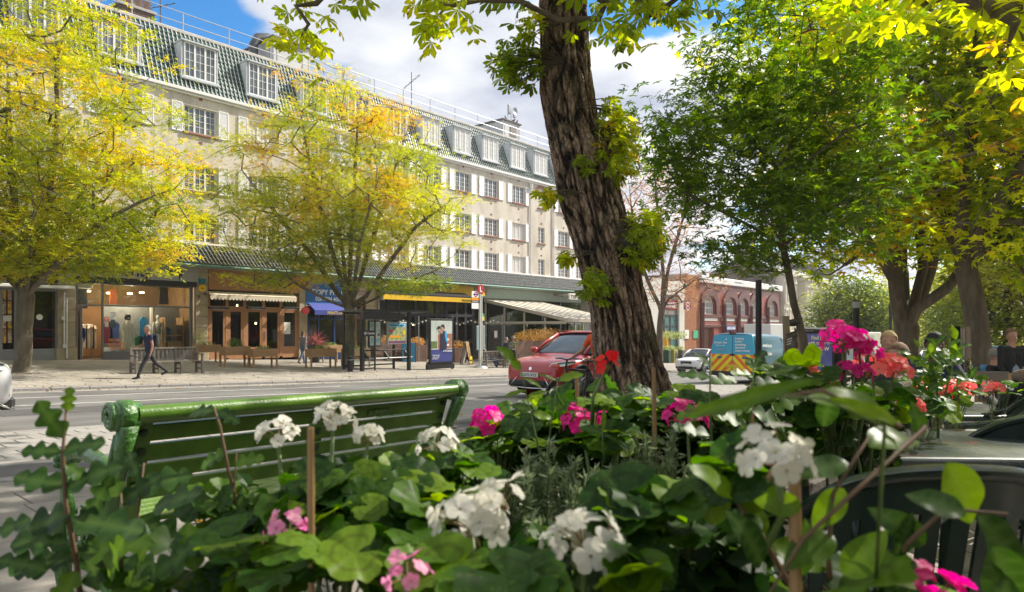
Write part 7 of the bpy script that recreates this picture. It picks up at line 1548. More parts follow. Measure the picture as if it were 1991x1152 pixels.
# van: rear towards the camera, driving down the hill in the far lane
def van(label, loc, rz):
    e = empty('service_van', loc, rz, label, 'van'); L, W, H = 4.95, 1.9, 1.95; h = W/2; f, b = L/2, -L/2
    blue = paint('van_blue', (.02, .36, .62), .5, .35); teal = paint('van_side_teal', (.012, .11, .18), .6, .3)
    def rg(w_, zb, zt, top): return [(0, zb), (w_*.9, zb), (w_, zb+.15), (w_*1.0, zt*.5+.1), (w_*.985, zt*.66), (w_*top, zt-.10), (w_*(top-.10), zt), (0, zt+.03)]
    S = [(b+.0, rg(h*.93, .36, H-.10, .80)), (b+.03, rg(h*.965, .34, H-.06, .84)), (b+.16, rg(h, .30, H-.02, .87)), (0, rg(h, .28, H, .87)), (f-2.0, rg(h, .28, H-.01, .87)), (f-1.55, rg(h, .28, H-.10, .84)), (f-1.05, rg(h, .28, 1.42, .90)), (f-.75, rg(h, .28, 1.16, .92)), (f-.3, rg(h*.96, .28, 1.02, .90)), (f-.05, rg(h*.86, .30, .88, .88)), (f, rg(h*.75, .34, .75, .85))]
    bd = loft('body', S, teal, e, 3); cut_arches(bd, [f-.9, b+1.0], .34, W)
    for x in (f-.9, b+1.0):
        for s in (-1, 1): wheel(e, x, s*(h-.13), .33); mb = MB(); mb.lathe([(0, 0), (.39, 0)], 20, M=Matrix.Translation((x, s*(h-.28), .31)) @ Matrix.Rotation(R_(90), 4, 'X')); mb.build('wheel_well', clad, e)
    # rear doors: blue upper halves, chevron lower halves
    xr = b-.012; wt, wb_ = h*.80, h*.935
    def wz(z): return float(np.interp(z, [.4, .95, 1.25, H-.2, H-.05], [h*.90, h*.965, h*.94, h*.83, h*.78]))
    for s in (-1, 1):
        mb = MB(); zs = [.46, .6, .8, 1.0, 1.12, 1.3, 1.5, 1.7, H-.10]
        for i in range(len(zs)-1): mb.add([(xr, s*.012, zs[i]), (xr, s*wz(zs[i])*.97, zs[i]), (xr, s*wz(zs[i+1])*.97, zs[i+1]), (xr, s*.012, zs[i+1]), (xr+.06, s*.012, zs[i]), (xr+.06, s*wz(zs[i])*.985, zs[i]), (xr+.06, s*wz(zs[i+1])*.985, zs[i+1]), (xr+.06, s*.012, zs[i+1])], [(0, 1, 2, 3), (1, 5, 6, 2), (0, 3, 7, 4)], 0)
        d = mb.build('rear_door', blue, e)
        ye, og = mat('chevron_yellow', (.90, .74, .01), .35), mat('chevron_orange', (.85, .17, .005), .35)
        for k in range(-2, 9):                               # slanting stripes, clipped to the door
            for m_, o_ in ((og, 0), (ye, .165)):
                y0 = -.55+k*.33+o_; poly = [(y0, .46), (y0+.165, .46), (y0+.165+.62, 1.11), (y0+.62, 1.11)]
                out = [poly]
                def clip(pl, a, c_):                        # keep a*y <= c
                    res = []
                    for i in range(len(pl)):
                        p, q = pl[i], pl[(i+1) % len(pl)]; ip, iq = a*p[0] <= c_, a*q[0] <= c_
                        if ip: res.append(p)
                        if ip != iq: t = (c_-a*p[0])/(a*q[0]-a*p[0]); res.append((p[0]+(q[0]-p[0])*t, p[1]+(q[1]-p[1])*t))
                    return res
                pl = clip(clip(poly, -1, -.015), 1, h*.92)
                if len(pl) > 2: pl = [( (h*.935-y) if True else y, z) for y, z in pl]; MB().add([(xr-.004, s*(y), z) for y, z in pl], [tuple(range(len(pl)))]).build('chevron_stripe', m_, d)
        mb = MB(); mb.bbox(xr-.03, xr, s*.5-.13 if s < 0 else .42, s*.5+.13 if s < 0 else .60, .95, 1.02, .01); mb.build('door_handle', mat('van_handle', (.02, .15, .25), .4), d)
        mb = MB(); mb.bbox(b-.01, b+.14, s*h*.955-.045, s*h*.955+.045, .75, 1.2, .02); mb.build('tail_light', taill, e)
        mb = MB(); mb.sphere((f-1.25, s*(h+.14), 1.2), .14, 10, 0, (.6, .8, 1.1)); mb.build('wing_mirror', clad, e, 'all')
        mb = MB(); zq = 1.22; mb.add([(f-2.05, s*(h*.965+.012), zq), (f-1.05, s*(h*.975+.012), zq), (f-1.30, s*(h*.90+.012), 1.50), (f-1.62, s*(h*.855+.012), 1.76), (f-2.05, s*(h*.855+.012), 1.78)], [(0, 1, 2, 3, 4)]); mb.build('side_window', carglass, e)
        MB().tube([(f-2.12, s*(h+.004), .5), (f-2.12, s*(h*.99+.004), 1.2), (f-2.12, s*(h*.87+.004), 1.8)], .008, 4).build('door_line', clad, e)
    MB().bbox(b-.10, b+.12, -h*.96, h*.96, .28, .44, .03).build('rear_bumper', clad, e)
    MB().bbox(xr-.03, xr, -.25, .25, .60, .72, .005).build('number_plate', mat('plate_yellow', (.7, .5, .02), .4), e)
    MB().bbox(xr-.02, xr+.0, -.09, .09, 1.05, 1.13, .01).build('latch', clad, e); MB().bbox(xr-.01, xr+.02, -.14, .14, H-.06, H-.02, .01).build('brake_light', mat('dark_red_lens', (.12, .01, .01), .3), e)
    mb = MB(); mb.add([(f-1.02, -h*.80, 1.22), (f-1.02, h*.80, 1.22), (f-1.58, h*.72, 1.80), (f-1.58, -h*.72, 1.80)], [(0, 1, 2, 3)]); mb.build('windscreen', carglass, e)
    rt = (R_(90), 0, R_(-90))
    def tx(s_, size, y, z, w_=None, m_=txtw): text(s_, size, m_, e, (xr-.008, y, z), rt, bold=.02, ext=.001, width=w_)
    tx('British Gas', .12, .72, 1.52, .50); tx('Here to help', .06, .66, 1.43, .36); tx('Hive', .07, .60, 1.27, .22, txto); tx('heating\nboiler\nplumbing\nelectrics\nsmart meter', .115, -.10, 1.68)
    MB().add([(xr-.008, .30, 1.66), (xr-.008, .24, 1.72), (xr-.008, .20, 1.62), (xr-.008, .22, 1.67)], [(0, 1, 2, 3)]).build('logo_mark', txtw, e)
    rs2 = (R_(90), 0, 0); text('sorted up to', .19, txtw, e, (b+.55, -h-.0, 1.42), (R_(84), 0, 0), bold=.02, ext=.001); text('new boiler', .19, txtw, e, (b+.7, -h-.008, 1.1), rs2, bold=.02, ext=.001)
    return e
bv = P(1428, 740, 26.0); e = van('bright blue gas engineer van with orange and yellow chevron rear doors', (bv.x+2.5, bv.y+.1, gz(bv.x+2.5, bv.y)), 0); e.rotation_euler = (0, SL, 0)
wh = paint('white_car_paint', (.70, .70, .70), .5, .3); blk = paint('black_car_paint', (.012, .013, .016), 1, .2); blu = paint('blue_grey_paint', (.08, .16, .26), .6, .3); gry = paint('grey_car_paint', (.20, .22, .24), .6, .3)
def bgcar(px, Y, pm, label, rz=math.pi, L=4.3, H=1.5, v=None, name='parked_car', grp='cars further down the street'):
    b = P(px, 700, Y)
    if v is not None: b = Vector((UF(px, v), v, 0))
    e = suv(label, (b.x, b.y, gz(b.x, b.y)), rz, pm, L=L, H=H, detail=False, grille='x', group=grp); e.rotation_euler = (0, SL*math.cos(rz), rz); return e
bgcar(1362, 0, wh, 'white car parked at the far kerb just left of the blue van', v=19.6)
bgcar(1512, 0, blk, 'black high roofed car beyond the front of the blue van', H=1.75, v=19.4)
bgcar(1700, 44, gry, 'grey car right of the ad shelter, behind the coral flowers', 0)
bgcar(1828, 38, wh, 'white car seen between the multi stemmed trunk and the menu board', 0); bgcar(1758, 60, wh, 'far white car hidden partly by the multi stemmed trunk', 0)
bgcar(1955, 26, blu, 'blue grey car behind the standing young man', 0)
# white box vans
def boxvan(label, px, Y, v=None, H=2.7, cab=True, L=6.0):
    b = P(px, 700, Y) if v is None else Vector((UF(px, v), v, 0)); e = empty('box_van', (b.x, b.y, gz(b.x, b.y)), 0, label, 'van')
    MB().bbox(-L/2, L/2-1.7, -1.0, 1.0, .5, H, .04).build('cargo_box', wh, e)
    mb = MB(); mb.prism([(L/2-1.65, .4), (L/2, .4), (L/2+.02, 1.0), (L/2-.35, 1.25), (L/2-.85, 2.0), (L/2-1.65, 2.05)], 1, -.95, .95); mb.build('cab', wh, e)
    mb = MB(); mb.add([(L/2-.33, -.8, 1.28), (L/2-.33, .8, 1.28), (L/2-.82, .75, 1.98), (L/2-.82, -.75, 1.98)], [(0, 1, 2, 3)])
    for s in (-1, 1): mb.add([(L/2-1.5, s*.96, 1.3), (L/2-.45, s*.96, 1.3), (L/2-.9, s*.96, 1.9), (L/2-1.5, s*.96, 1.9)], [(0, 1, 2, 3)])
    mb.build('cab_windows', carglass, e)
    for x in (L/2-.9, -L/2+1.2):
        for s in (-1, 1): wheel(e, x, s*.85, .36)
    for s in (-1, 1): MB().bbox(-L/2-.02, -L/2+.02, s*.9-.06, s*.9+.06, .6, 1.0, .01).build('tail_light', taill, e)
    return e
boxvan('tall white box van before the red station, beyond the blue van', 1500, 0, v=19.3, H=3.6); boxvan('white van behind the glass of the near side bus shelter', 1662, 34, H=2.3, L=5.2)
# ================================================================ the green park bench, resin chairs and tables
grn = mat('green_bench_paint', (.055, .135, .010), .36, (.10, .21, .018), 9, coat=.5, bump=.15, bscale=120); grn2 = mat('green_iron_paint', (.028, .10, .012), .28, (.05, .16, .02), 14, coat=.5, bump=.5, bscale=60)
bolt_m = mat('bolt_iron', (.02, .05, .02), .4, metal=.3)
B0 = XY(-1.35, 2.36); BL = 1.61; bz = gz(B0[0], B0[1])
be_ = empty('park_bench', (B0[0], B0[1], bz), 0, 'old green slatted park bench with cast iron scroll ends, seen from behind', 'bench'); be_.rotation_euler = (0, SL*.35, 0)
TZ = .88
mb = MB(); mb.bbox(.03, BL-.03, -.035, .045, TZ-.065, TZ-.005, .012); mb.tube([(.03, -.028, TZ-.03), (BL-.03, -.028, TZ-.03)], .030, 12); mb.build('top_rail', grn, be_, 40)
def lean(z): return .015+(TZ-z)*.22
for k in range(4):
    z1 = TZ-.075-k*.072; z0 = z1-.060; y0, y1 = lean(z0), lean(z1); mb = MB(); M = Matrix.Translation((0, (y0+y1)/2, (z0+z1)/2)) @ Matrix.Rotation(math.atan(.22), 4, 'X'); mb.bbox(.05, BL-.05, -.011, .011, -.031, .031, .004, M=M); mb.build('back_slat', grn, be_)
mb = MB(); mb.bbox(BL*.66, BL*.66+.13, -.006, .0, -.016, .016, .002, M=Matrix.Translation((0, lean(TZ-.12)-.013, TZ-.115)) @ Matrix.Rotation(math.atan(.22), 4, 'X')); mb.build('plaque', grn2, be_)
for k in range(6): mb = MB(); y = .17+k*.072; mb.bbox(.05, BL-.05, y, y+.058, .415, .437, .005); mb.build('seat_slat', grn, be_)
mb = MB(); mb.bbox(.05, BL-.05, .57, .60, .35, .42, .008); mb.build('seat_slat', grn, be_)
for x in (.07, BL*.5, BL-.07):
    mb = MB(); mb.prism([(lean(TZ-.04)-.016, TZ-.05), (lean(TZ-.04)+.01, TZ-.05), (.19, .40), (.15, .40)], 0, x-.03, x+.03); s_ = mb.build('back_strut', grn, be_)
    for k in range(4): z = TZ-.10-k*.072; mb = MB(); mb.sphere((x, lean(z)-.018, z), .011, 8, 0, (1, .6, 1)); mb.lathe([(0, 0), (.017, 0), (.017, .004), (0, .004)], 8, M=Matrix.Translation((x, lean(z)-.012, z)) @ Matrix.Rotation(R_(90), 4, 'X')); mb.build('bolt', bolt_m, s_, 'all')
for x, sx in ((0.0, -1), (BL, 1)):
    mb = MB(); sc = []
    for k in range(26): t = k/25; a = -.4+t*4.2*math.pi; r = .048*(1-t*.72); sc.append((x, .0+r*math.cos(a), TZ-.035+r*math.sin(a)))
    mb.tube([(x-.045, 0, TZ-.035), (x+.045, 0, TZ-.035)], .05, 20); mb.tube([(x-.028, 0, TZ-.035), (x-.02, 0, TZ-.035), (x+.02, 0, TZ-.035), (x+.028, 0, TZ-.035)], [.05, .058, .058, .05], 20)
    mb.tube([(p[0]+sx*.047, p[1], p[2]) for p in sc], [.011]*26, 6); mb.tube([(x, -.035, TZ-.06), (x, .035, TZ-.2), (x, .11, .55), (x, .16, .42), (x, .14, .28), (x, .07, .12), (x, .02, 0)], [.035, .030, .028, .032, .030, .028, .04], 10); mb.tube([(x+sx*.025, .0, TZ-.10), (x+sx*.03, .06, TZ-.24), (x+sx*.03, .13, .5), (x+sx*.03, .16, .42)], .012, 6)
    mb.build('end_frame', grn2, be_, 'all')
    mb = MB(); mb.tube([(x, .09, .64), (x, .2, .66), (x, .34, .675), (x, .48, .665), (x, .58, .64), (x, .615, .60)], [.02, .026, .03, .034, .040, .030], 10); mb.sphere((x, .60, .625), .045, 12, 0, (1, 1.1, 1)); mb.sphere((x, .645, .605), .024, 8); mb.tube([(x, .60, .60), (x, .60, .52), (x, .575, .46), (x, .585, .40)], [.022, .02, .026, .04], 8)
    for k in range(7): a = k*.9; mb.sphere((x+.035*math.cos(a), .58+.01*k % .03, .62+.03*math.sin(a)), .018, 6)
    mb.build('armrest', grn2, be_, 'all')
    mb = MB(); mb.tube([(x, .16, .40), (x, .36, .395), (x, .58, .40)], [.02, .018, .022], 8); mb.tube([(x, .585, .42), (x, .63, .34), (x, .625, .22), (x, .59, .10), (x, .60, .03), (x, .64, 0)], [.042, .045, .036, .026, .024, .038], 10)
    for k in range(5): mb.tube([(x, .2+k*.08, .40), (x, .26+k*.08, .26)], .008, 5); mb.tube([(x, .26+k*.08, .40), (x, .2+k*.08, .26)], .008, 5)
    mb.tube([(x, .17, .26), (x, .60, .26)], .010, 6)
    for t in range(6): mb.sphere((x+sx*.02, .40+.05*math.cos(t*1.05), .33+.06*math.sin(t*1.05)), .022, 6)
    mb.build('front_leg', grn2, be_, 'all')
resin = mat('dark_green_resin', (.012, .026, .018), .22, (.02, .038, .026), 3, spec=.7)
def resin_chair(X, Y, rz, label, zoff=0):
    u, v = XY(X, Y); e = empty('garden_chair', (u, v, gz(u, v)+zoff), rz, label, 'chair', 'dark green resin garden chairs')
    W = .285                                              # back at -y, seat towards +y
    def bp(t, z): a = t*1.15; return Vector((W*math.sin(a)/math.sin(1.15), -.27+.20*(1-math.cos(a))-.10*(z-.45)/.4*math.cos(a), z))
    def zt(t): return .86-.16*abs(t)**2.4
    mb = MB(); pts = [bp(t, zt(t)) for t in np.linspace(-1, 1, 25)]; mb.tube(pts, [.026]*25, 8, flat=.7)
    vs = []; n = 24
    for i in range(n+1):
        t = -1+2*i/n
        for zz in (zt(t), zt(t)-.075-.02*(1-t*t)): vs.append(bp(t, zz)); vs.append(bp(t, zz)+Vector((0, .014, 0)))
    mb.add(vs, [q for i in range(n) for q in ((4*i, 4*i+4, 4*i+6, 4*i+2), (4*i+1, 4*i+3, 4*i+7, 4*i+5), (4*i+2, 4*i+6, 4*i+7, 4*i+3))]); mb.build('back_band', resin, e, 50)
    for k in range(11):
        t = -.80+1.6*k/10; a, b_ = bp(t-.052, 0), bp(t+.052, 0); mb = MB(); vs = []
        for i in range(5):
            z = .44+(zt(t)-.06-.44)*i/4
            for tt in (t-.052, t+.052): q = bp(tt, z); vs += [q, q+Vector((0, .013, 0))]
        mb.add(vs, [q for i in range(4) for q in ((4*i, 4*i+2, 4*i+6, 4*i+4), (4*i+1, 4*i+5, 4*i+7, 4*i+3), (4*i, 4*i+4, 4*i+5, 4*i+1), (4*i+2, 4*i+3, 4*i+7, 4*i+6))]); mb.build('back_slat', resin, e)
    for k in range(9): x = -.2+k*.05; mb = MB(); mb.bbox(x-.02, x+.02, -.24, .22, .42, .436, .004); mb.build('seat_slat', resin, e)
    mb = MB(); mb.tube([(-.25, -.22, .425), (-.26, .2, .43), (-.2, .25, .425), (.2, .25, .425), (.26, .2, .43), (.25, -.22, .425)], .02, 8); mb.build('seat_rim', resin, e, 'all')
    for s in (-1, 1):
        mb = MB(); mb.tube([bp(s*.98, .72), (s*.30, .05, .66), (s*.295, .18, .64), (s*.275, .24, .58), (s*.265, .24, .43)], [.028, .032, .034, .028, .026], 8, flat=.6); mb.build('arm', resin, e, 'all')
        mb = MB(); mb.tube([(s*.25, .22, .42), (s*.28, .27, -.03)], [.03, .022], 8); mb.build('leg', resin, e, 'all'); mb = MB(); mb.tube([(s*.22, -.24, .44), (s*.27, -.33, -.03)], [.03, .022], 8); mb.build('leg', resin, e, 'all')
    return e
def resin_table(X, Y, label, w_=.8, d_=.8, rz=0, zt=.72):
    u, v = XY(X, Y); e = empty('garden_table', (u, v, gz(u, v)), rz, label, 'table', 'dark green resin garden tables'); mb = MB(); mb.bbox(-w_/2, w_/2, -d_/2, d_/2, zt-.04, zt, .015)
    for s in (-1, 1): mb.tube([(-w_/2, s*d_/2, zt-.02), (w_/2, s*d_/2, zt-.02)], .024, 8); mb.tube([(s*w_/2, -d_/2, zt-.02), (s*w_/2, d_/2, zt-.02)], .024, 8)
    mb.build('tabletop', mat('table_resin', (.035, .045, .04), .25, (.06, .075, .068), 5, spec=.8), e, 50)
    for sx in (-1, 1):
        for sy in (-1, 1): mb = MB(); mb.tube([(sx*(w_/2-.06), sy*(d_/2-.06), zt-.03), (sx*(w_/2-.1), sy*(d_/2-.1), 0)], [.035, .028], 8); mb.build('leg', resin, e, 'all')
    return e
cr_ = TH-R_(90)
resin_chair(.98, 1.78, cr_-.10, 'nearest dark green resin chair, back towards the camera behind the big leaves', .03)
resin_table(2.15, 2.88, 'dark green resin table with a sunlit top behind the nearest chair', 1.75, .72, cr_-.05, .76)
resin_chair(2.30, 3.30, cr_+.1, 'dark green resin chair at the far side of the sunlit table', .02)
resin_chair(2.35, 2.05, cr_+.35, 'dark green resin chair cut by the right edge of the picture')
resin_table(3.55, 5.2, 'second green resin table further back with its corner near the pink flowers', .9, .8, cr_)
resin_chair(3.0, 4.0, cr_+.2, 'dark green resin chair with a broad arched back before the farther table', .06)
resin_chair(3.6, 4.6, cr_-.3, 'dark green resin chair beside the farther table at the right border', .06)
# ================================================================ the flower beds in front
RP = random.Random(21); NP = np.random.RandomState(21)
lv_ger = leaf_mat('geranium_leaf', [(0, (.012, .045, .005)), (.5, (.026, .085, .007)), (.8, (.07, .16, .009)), (1, (.16, .26, .012))], .5, rough=.48, spec=.28, obrnd=True, veins=True, spots=((.10, .13, .02), 9, .62))
lv_lob = leaf_mat('lobed_leaf', [(0, (.016, .042, .012)), (.6, (.03, .08, .012)), (1, (.09, .17, .015))], .36, rough=.45, spec=.25, obrnd=True, veins=True)
lv_ov = leaf_mat('ovate_leaf', [(0, (.014, .045, .007)), (.5, (.034, .09, .008)), (1, (.13, .22, .010))], .45, rough=.38, spec=.3, obrnd=True, veins=True)
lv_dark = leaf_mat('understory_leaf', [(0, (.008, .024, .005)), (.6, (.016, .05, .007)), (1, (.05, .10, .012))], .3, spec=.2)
lv_grey = leaf_mat('santolina_leaf', [(0, (.10, .14, .08)), (.6, (.18, .23, .13)), (1, (.30, .35, .18))], .3)
stem_g = mat('green_stem', (.07, .13, .03), .5, (.12, .17, .04), 30); stem_b = mat('brown_stem', (.10, .055, .03), .7, (.16, .10, .05), 30); cane_m = mat('bamboo_cane', (.26, .15, .06), .5, (.34, .21, .09), 20, stretch=(1, 1, .2))
def petal_mat(n, a, b_): return leaf_mat('petal_'+n, [(0, a), (1, b_)], .38, rough=.5, obrnd=True)
PM = {'w': petal_mat('white', (.46, .45, .38), (.60, .585, .53)), 'm': petal_mat('magenta', (.38, .008, .11), (.60, .02, .22)), 'p': petal_mat('pink', (.58, .16, .32), (.66, .30, .42)), 'c': petal_mat('coral', (.66, .14, .12), (.75, .26, .20)), 'r': petal_mat('red', (.62, .03, .01), (.72, .06, .015))}
def ger_leaf(seed):
    r = random.Random(seed); n = 42; rings = (.0, .3, .50, .62, .74, .86, 1.0); V = []; ve = []; zo = []
    lob = [r.uniform(-.1, .1) for _ in range(8)]; tilt = r.uniform(-.1, .1); cup = r.uniform(.10, .30); wv = r.uniform(0, 6)
    for ri in rings:
        for k in range(n):
            th = -math.pi+2*math.pi*(k+.5)/n; th2 = th*.93; l7 = abs(math.sin(th2*3.5+math.pi/2)); R = (.88+.09*l7+.025*math.cos(th2*28))*(1-.50*math.exp(-((abs(th)-math.pi)/.26)**2)); q = ri*R
            z = cup*(q**1.6)*(.7+.5*math.cos(th*2+wv))+.05*ri*ri*math.sin(th2*7+wv)+.03*ri**3*math.cos(th2*14)-.10*q*q*ri
            V.append((q*math.cos(th2), q*math.sin(th2), z)); ve.append((max(0, 1-abs(math.sin(th2*3.5))*9*(.3+ri)))*(1-ri*.6)); zo.append({.62: 1, .3: .25, .86: .15}.get(ri, 0))
    F = [(i*n+k, i*n+(k+1) % n, (i+1)*n+(k+1) % n, (i+1)*n+k) for i in range(len(rings)-1) for k in range(n) if k != n-1 or i == 0]
    me = np_mesh('leaf', V, F, lv_ger, True); attr_set(me, 'vein', ve); attr_set(me, 'zone', zo); return me
def blade(wf, m, L_=1.0, droop=.3, fold=.18, n=18, seed=0, wave=.02, nv=6):
    r = random.Random(seed); V = []; ve = []; cols = (-1, -.55, 0, .55, 1); ph = r.uniform(0, 6)
    for i in range(n+1):
        x = i/n; w_ = wf(x)
        for c in cols: V.append((x*L_, c*w_, fold*abs(c)*w_-droop*x*x*L_*.5+wave*math.sin(x*14+ph)*abs(c))); ve.append(1.0 if c == 0 else .6*max(0, math.cos((x*nv*2-abs(c)*1.2)*math.pi))**12)
    F = [(i*5+k, i*5+k+1, i*5+k+6, i*5+k+5) for i in range(n) for k in range(4)]
    me = np_mesh('leaf', V, F, m, True); attr_set(me, 'vein', ve); return me
GL = [ger_leaf(i) for i in range(6)]
ovw = lambda x: .27*math.sin(math.pi*min(1, x**.8))**.85+.002
lbw = lambda x: max(.015, (.13+.19*abs(math.sin(3.0*math.pi*x**1.15))**1.2)*math.sin(math.pi*min(1, .06+x*.93))**.6) if x < .97 else .01
OL = [blade(ovw, lv_ov, seed=i, droop=d) for i, d in enumerate((.2, .5, .8))]; LL = [blade(lbw, lv_lob, n=40, seed=i, droop=d, fold=.1, nv=3) for i, d in enumerate((.15, .45, .7))]; NN = [blade(lambda x: .065*math.sin(math.pi*x)**.7+.002, lv_ov, droop=.5)]; NL = [blade(lambda x: .12*math.sin(math.pi*x)**.8+.002, lv_ov, droop=.4)]
def orient(dr, nr):
    x = Vector(dr).normalized(); z = Vector(nr); z = (z-x*z.dot(x)).normalized(); y = z.cross(x); return Matrix((x, y, z)).transposed()
TOC = -Vector((CT, ST, 0))
def leafo(par, me, pos, dr, nr, size, name='leaf'):
    o = obj(name, me, par); M = orient(dr, nr).to_4x4(); o.matrix_basis = Matrix.Translation(pos) @ M @ Matrix.Diagonal((size, size, size, 1)); return o
# florets and flower heads
def floret_mesh(cm, n=5, seed=0):
    r = random.Random(seed); V = []; F = []; mi = []
    for p in range(n):
        a = 2*math.pi*p/n+r.uniform(-.15, .15); sc = r.uniform(.85, 1.1); cu = r.uniform(.05, .5); b = len(V)
        for i in range(5):
            x = i/4; w_ = (.05, .26, .40, .42, .20)[i]
            for c in (-1, -.4, .4, 1): q = Vector((.08+x*.92*(1-.06*abs(c)), c*w_, .38*x-cu*x*x+.06*abs(c)+.03*math.sin(c*5+p)))*sc; V.append((q.x*math.cos(a)-q.y*math.sin(a), q.x*math.sin(a)+q.y*math.cos(a), q.z))
        F += [(b+i*4+k, b+i*4+k+1, b+i*4+k+5, b+i*4+k+4) for i in range(4) for k in range(3)]
    me = np_mesh('floret', V, F, cm, True); return me
FL = {k: [floret_mesh(m, seed=i) for i in range(3)] for k, m in PM.items()}
bud_m = mat('flower_bud', (.12, .16, .04), .5, (.28, .12, .06), 40)
def flower(par, px, py, rpx, c, Y, base=None, dense=1.0, buds=5, stem=True):
    p = P(px, py, Y); R = rpx/FPX*Y; n = max(5, int(17*dense)); ctr = p-Vector((0, 0, R*.9)); mb = MB(); fl = []
    for k in range(n):
        t = (k+.5)/n; ph = math.acos(1-1.25*t); a = k*2.4+RP.uniform(-.3, .3); d = Vector((math.sin(ph)*math.cos(a), math.sin(ph)*math.sin(a), math.cos(ph))); q = ctr+Vector((d.x*R, d.y*R, d.z*R*.85+R*.15))*1.0+Vector((NP.normal(), NP.normal(), NP.normal()))*R*.09; mb.tube([ctr, ctr.lerp(q, .6)+Vector((0, 0, R*.05)), q], R*.022, 4, cap=False); fl.append((q, d))
    for k in range(buds): a = RP.uniform(0, 6.3); q = ctr+Vector((math.cos(a)*R*.35, math.sin(a)*R*.35, -R*RP.uniform(.1, .35))); mb.tube([ctr, q, q-Vector((0, 0, R*.18))], [R*.02, R*.07, R*.03], 5)
    mb.sphere(ctr, R*.12, 6)
    hd = mb.build('flower_head', bud_m, par, 'all')
    fs = .43*R if dense > .5 else .6*R
    for q, d in fl: leafo(hd, RP.choice(FL[c]), q, Vector((d.y, -d.x, .2)) if abs(d.z) < .95 else Vector((1, 0, 0)), d+Vector((NP.normal(0, .4), NP.normal(0, .4), .25)), fs*RP.uniform(.75, 1.2), 'floret')
    if stem:
        bs = base or (p+Vector((RP.uniform(-.05, .05), RP.uniform(-.05, .05), -.38))); m_ = MB(); mid = ctr.lerp(bs, .5)+Vector((RP.uniform(-.02, .02), RP.uniform(-.02, .02), 0)); m_.tube([ctr, mid, bs], [.0022+R*.03, .003+R*.03, .0035+R*.03], 7); m_.build('flower_stem', stem_g, par, 'all')
def bush(name, label, cat, cells, meshes, size, tilt=.5, seed=0, grp=None, stems=True, base_z=None, szj=.35):
    """cells: (px, py, Y, spread px, spread Y, number) ; every leaf is a part"""
    e = empty(name, (0, 0, 0), 0, label, cat, grp); r = random.Random(seed); st = MB(); k = 0
    for (px, py, Y, sx, sy, sY, n) in cells:
        for _ in range(n):
            a, b_ = r.gauss(0, .5), r.gauss(0, .5); q = P(px+a*sx, py+b_*sy, Y+r.uniform(-1, 1)*sY); nr = Vector((0, 0, 1))*r.uniform(.5, 1)+TOC*tilt*r.uniform(-.2, 1.1)+Vector((r.gauss(0, .35), r.gauss(0, .35), 0)); dd = Vector((r.gauss(0, 1), r.gauss(0, 1), -.25))+rgt*a*.8
            leafo(e, r.choice(meshes), q, dd, nr, size*r.uniform(1-szj, 1+szj))
            if stems and r.random() < .6: bq = P(px+a*sx*.3, py+sy*.9+60, Y+.05); st.tube([q, q.lerp(bq, .5)+Vector((0, 0, .01)), bq], [.0014, .0018, .0022], 4, cap=False)
    if stems and st.v: o = st.build('leaf_stalks', stem_g, e, 'all'); o['kind'] = 'stuff'
    return e
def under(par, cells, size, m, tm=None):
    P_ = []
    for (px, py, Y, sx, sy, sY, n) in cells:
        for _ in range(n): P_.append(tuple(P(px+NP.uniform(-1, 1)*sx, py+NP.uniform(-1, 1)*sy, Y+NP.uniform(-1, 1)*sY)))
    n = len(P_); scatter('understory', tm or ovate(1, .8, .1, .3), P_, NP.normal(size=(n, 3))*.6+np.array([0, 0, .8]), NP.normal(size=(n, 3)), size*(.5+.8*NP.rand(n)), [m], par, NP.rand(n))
# planters the flowers grow in
pl_m = mat('bed_timber', (.05, .04, .03), .85, (.08, .065, .05), 10, bump=.4)
def bed(label, M, w_, d_, z0, z1):
    e = empty('planting_bed', (0, 0, 0), 0, label, 'planter')
    for k, (a, b_, c, d) in enumerate(((-w_/2, w_/2, -d_/2, -d_/2+.04), (-w_/2, w_/2, d_/2-.04, d_/2), (-w_/2, -w_/2+.04, -d_/2+.042, d_/2-.042), (w_/2-.04, w_/2, -d_/2+.042, d_/2-.042))): MB().bbox(a, b_, c, d, z0, z1, .005, M=M).build('board', pl_m, e)
    MB().box(-w_/2+.04, w_/2-.04, -d_/2+.04, d_/2-.04, z1-.1, z1-.04, M=M).build('soil', soil_m, e); return e
c_ = XY(.1, .80); bed('low dark timber planting bed right in front of the camera, holding the nearest flowers', Matrix.Translation((c_[0], c_[1], 0)) @ Matrix.Rotation(cr_, 4, 'Z'), 2.5, .62, -.05, .40)
bed('long dark timber planting bed running down the pavement beside the chairs', Matrix.Translation((5.2, 1.50, -.12)) @ Matrix.Rotation(SL, 4, 'Y'), 7.4, .72, -.1, .36)
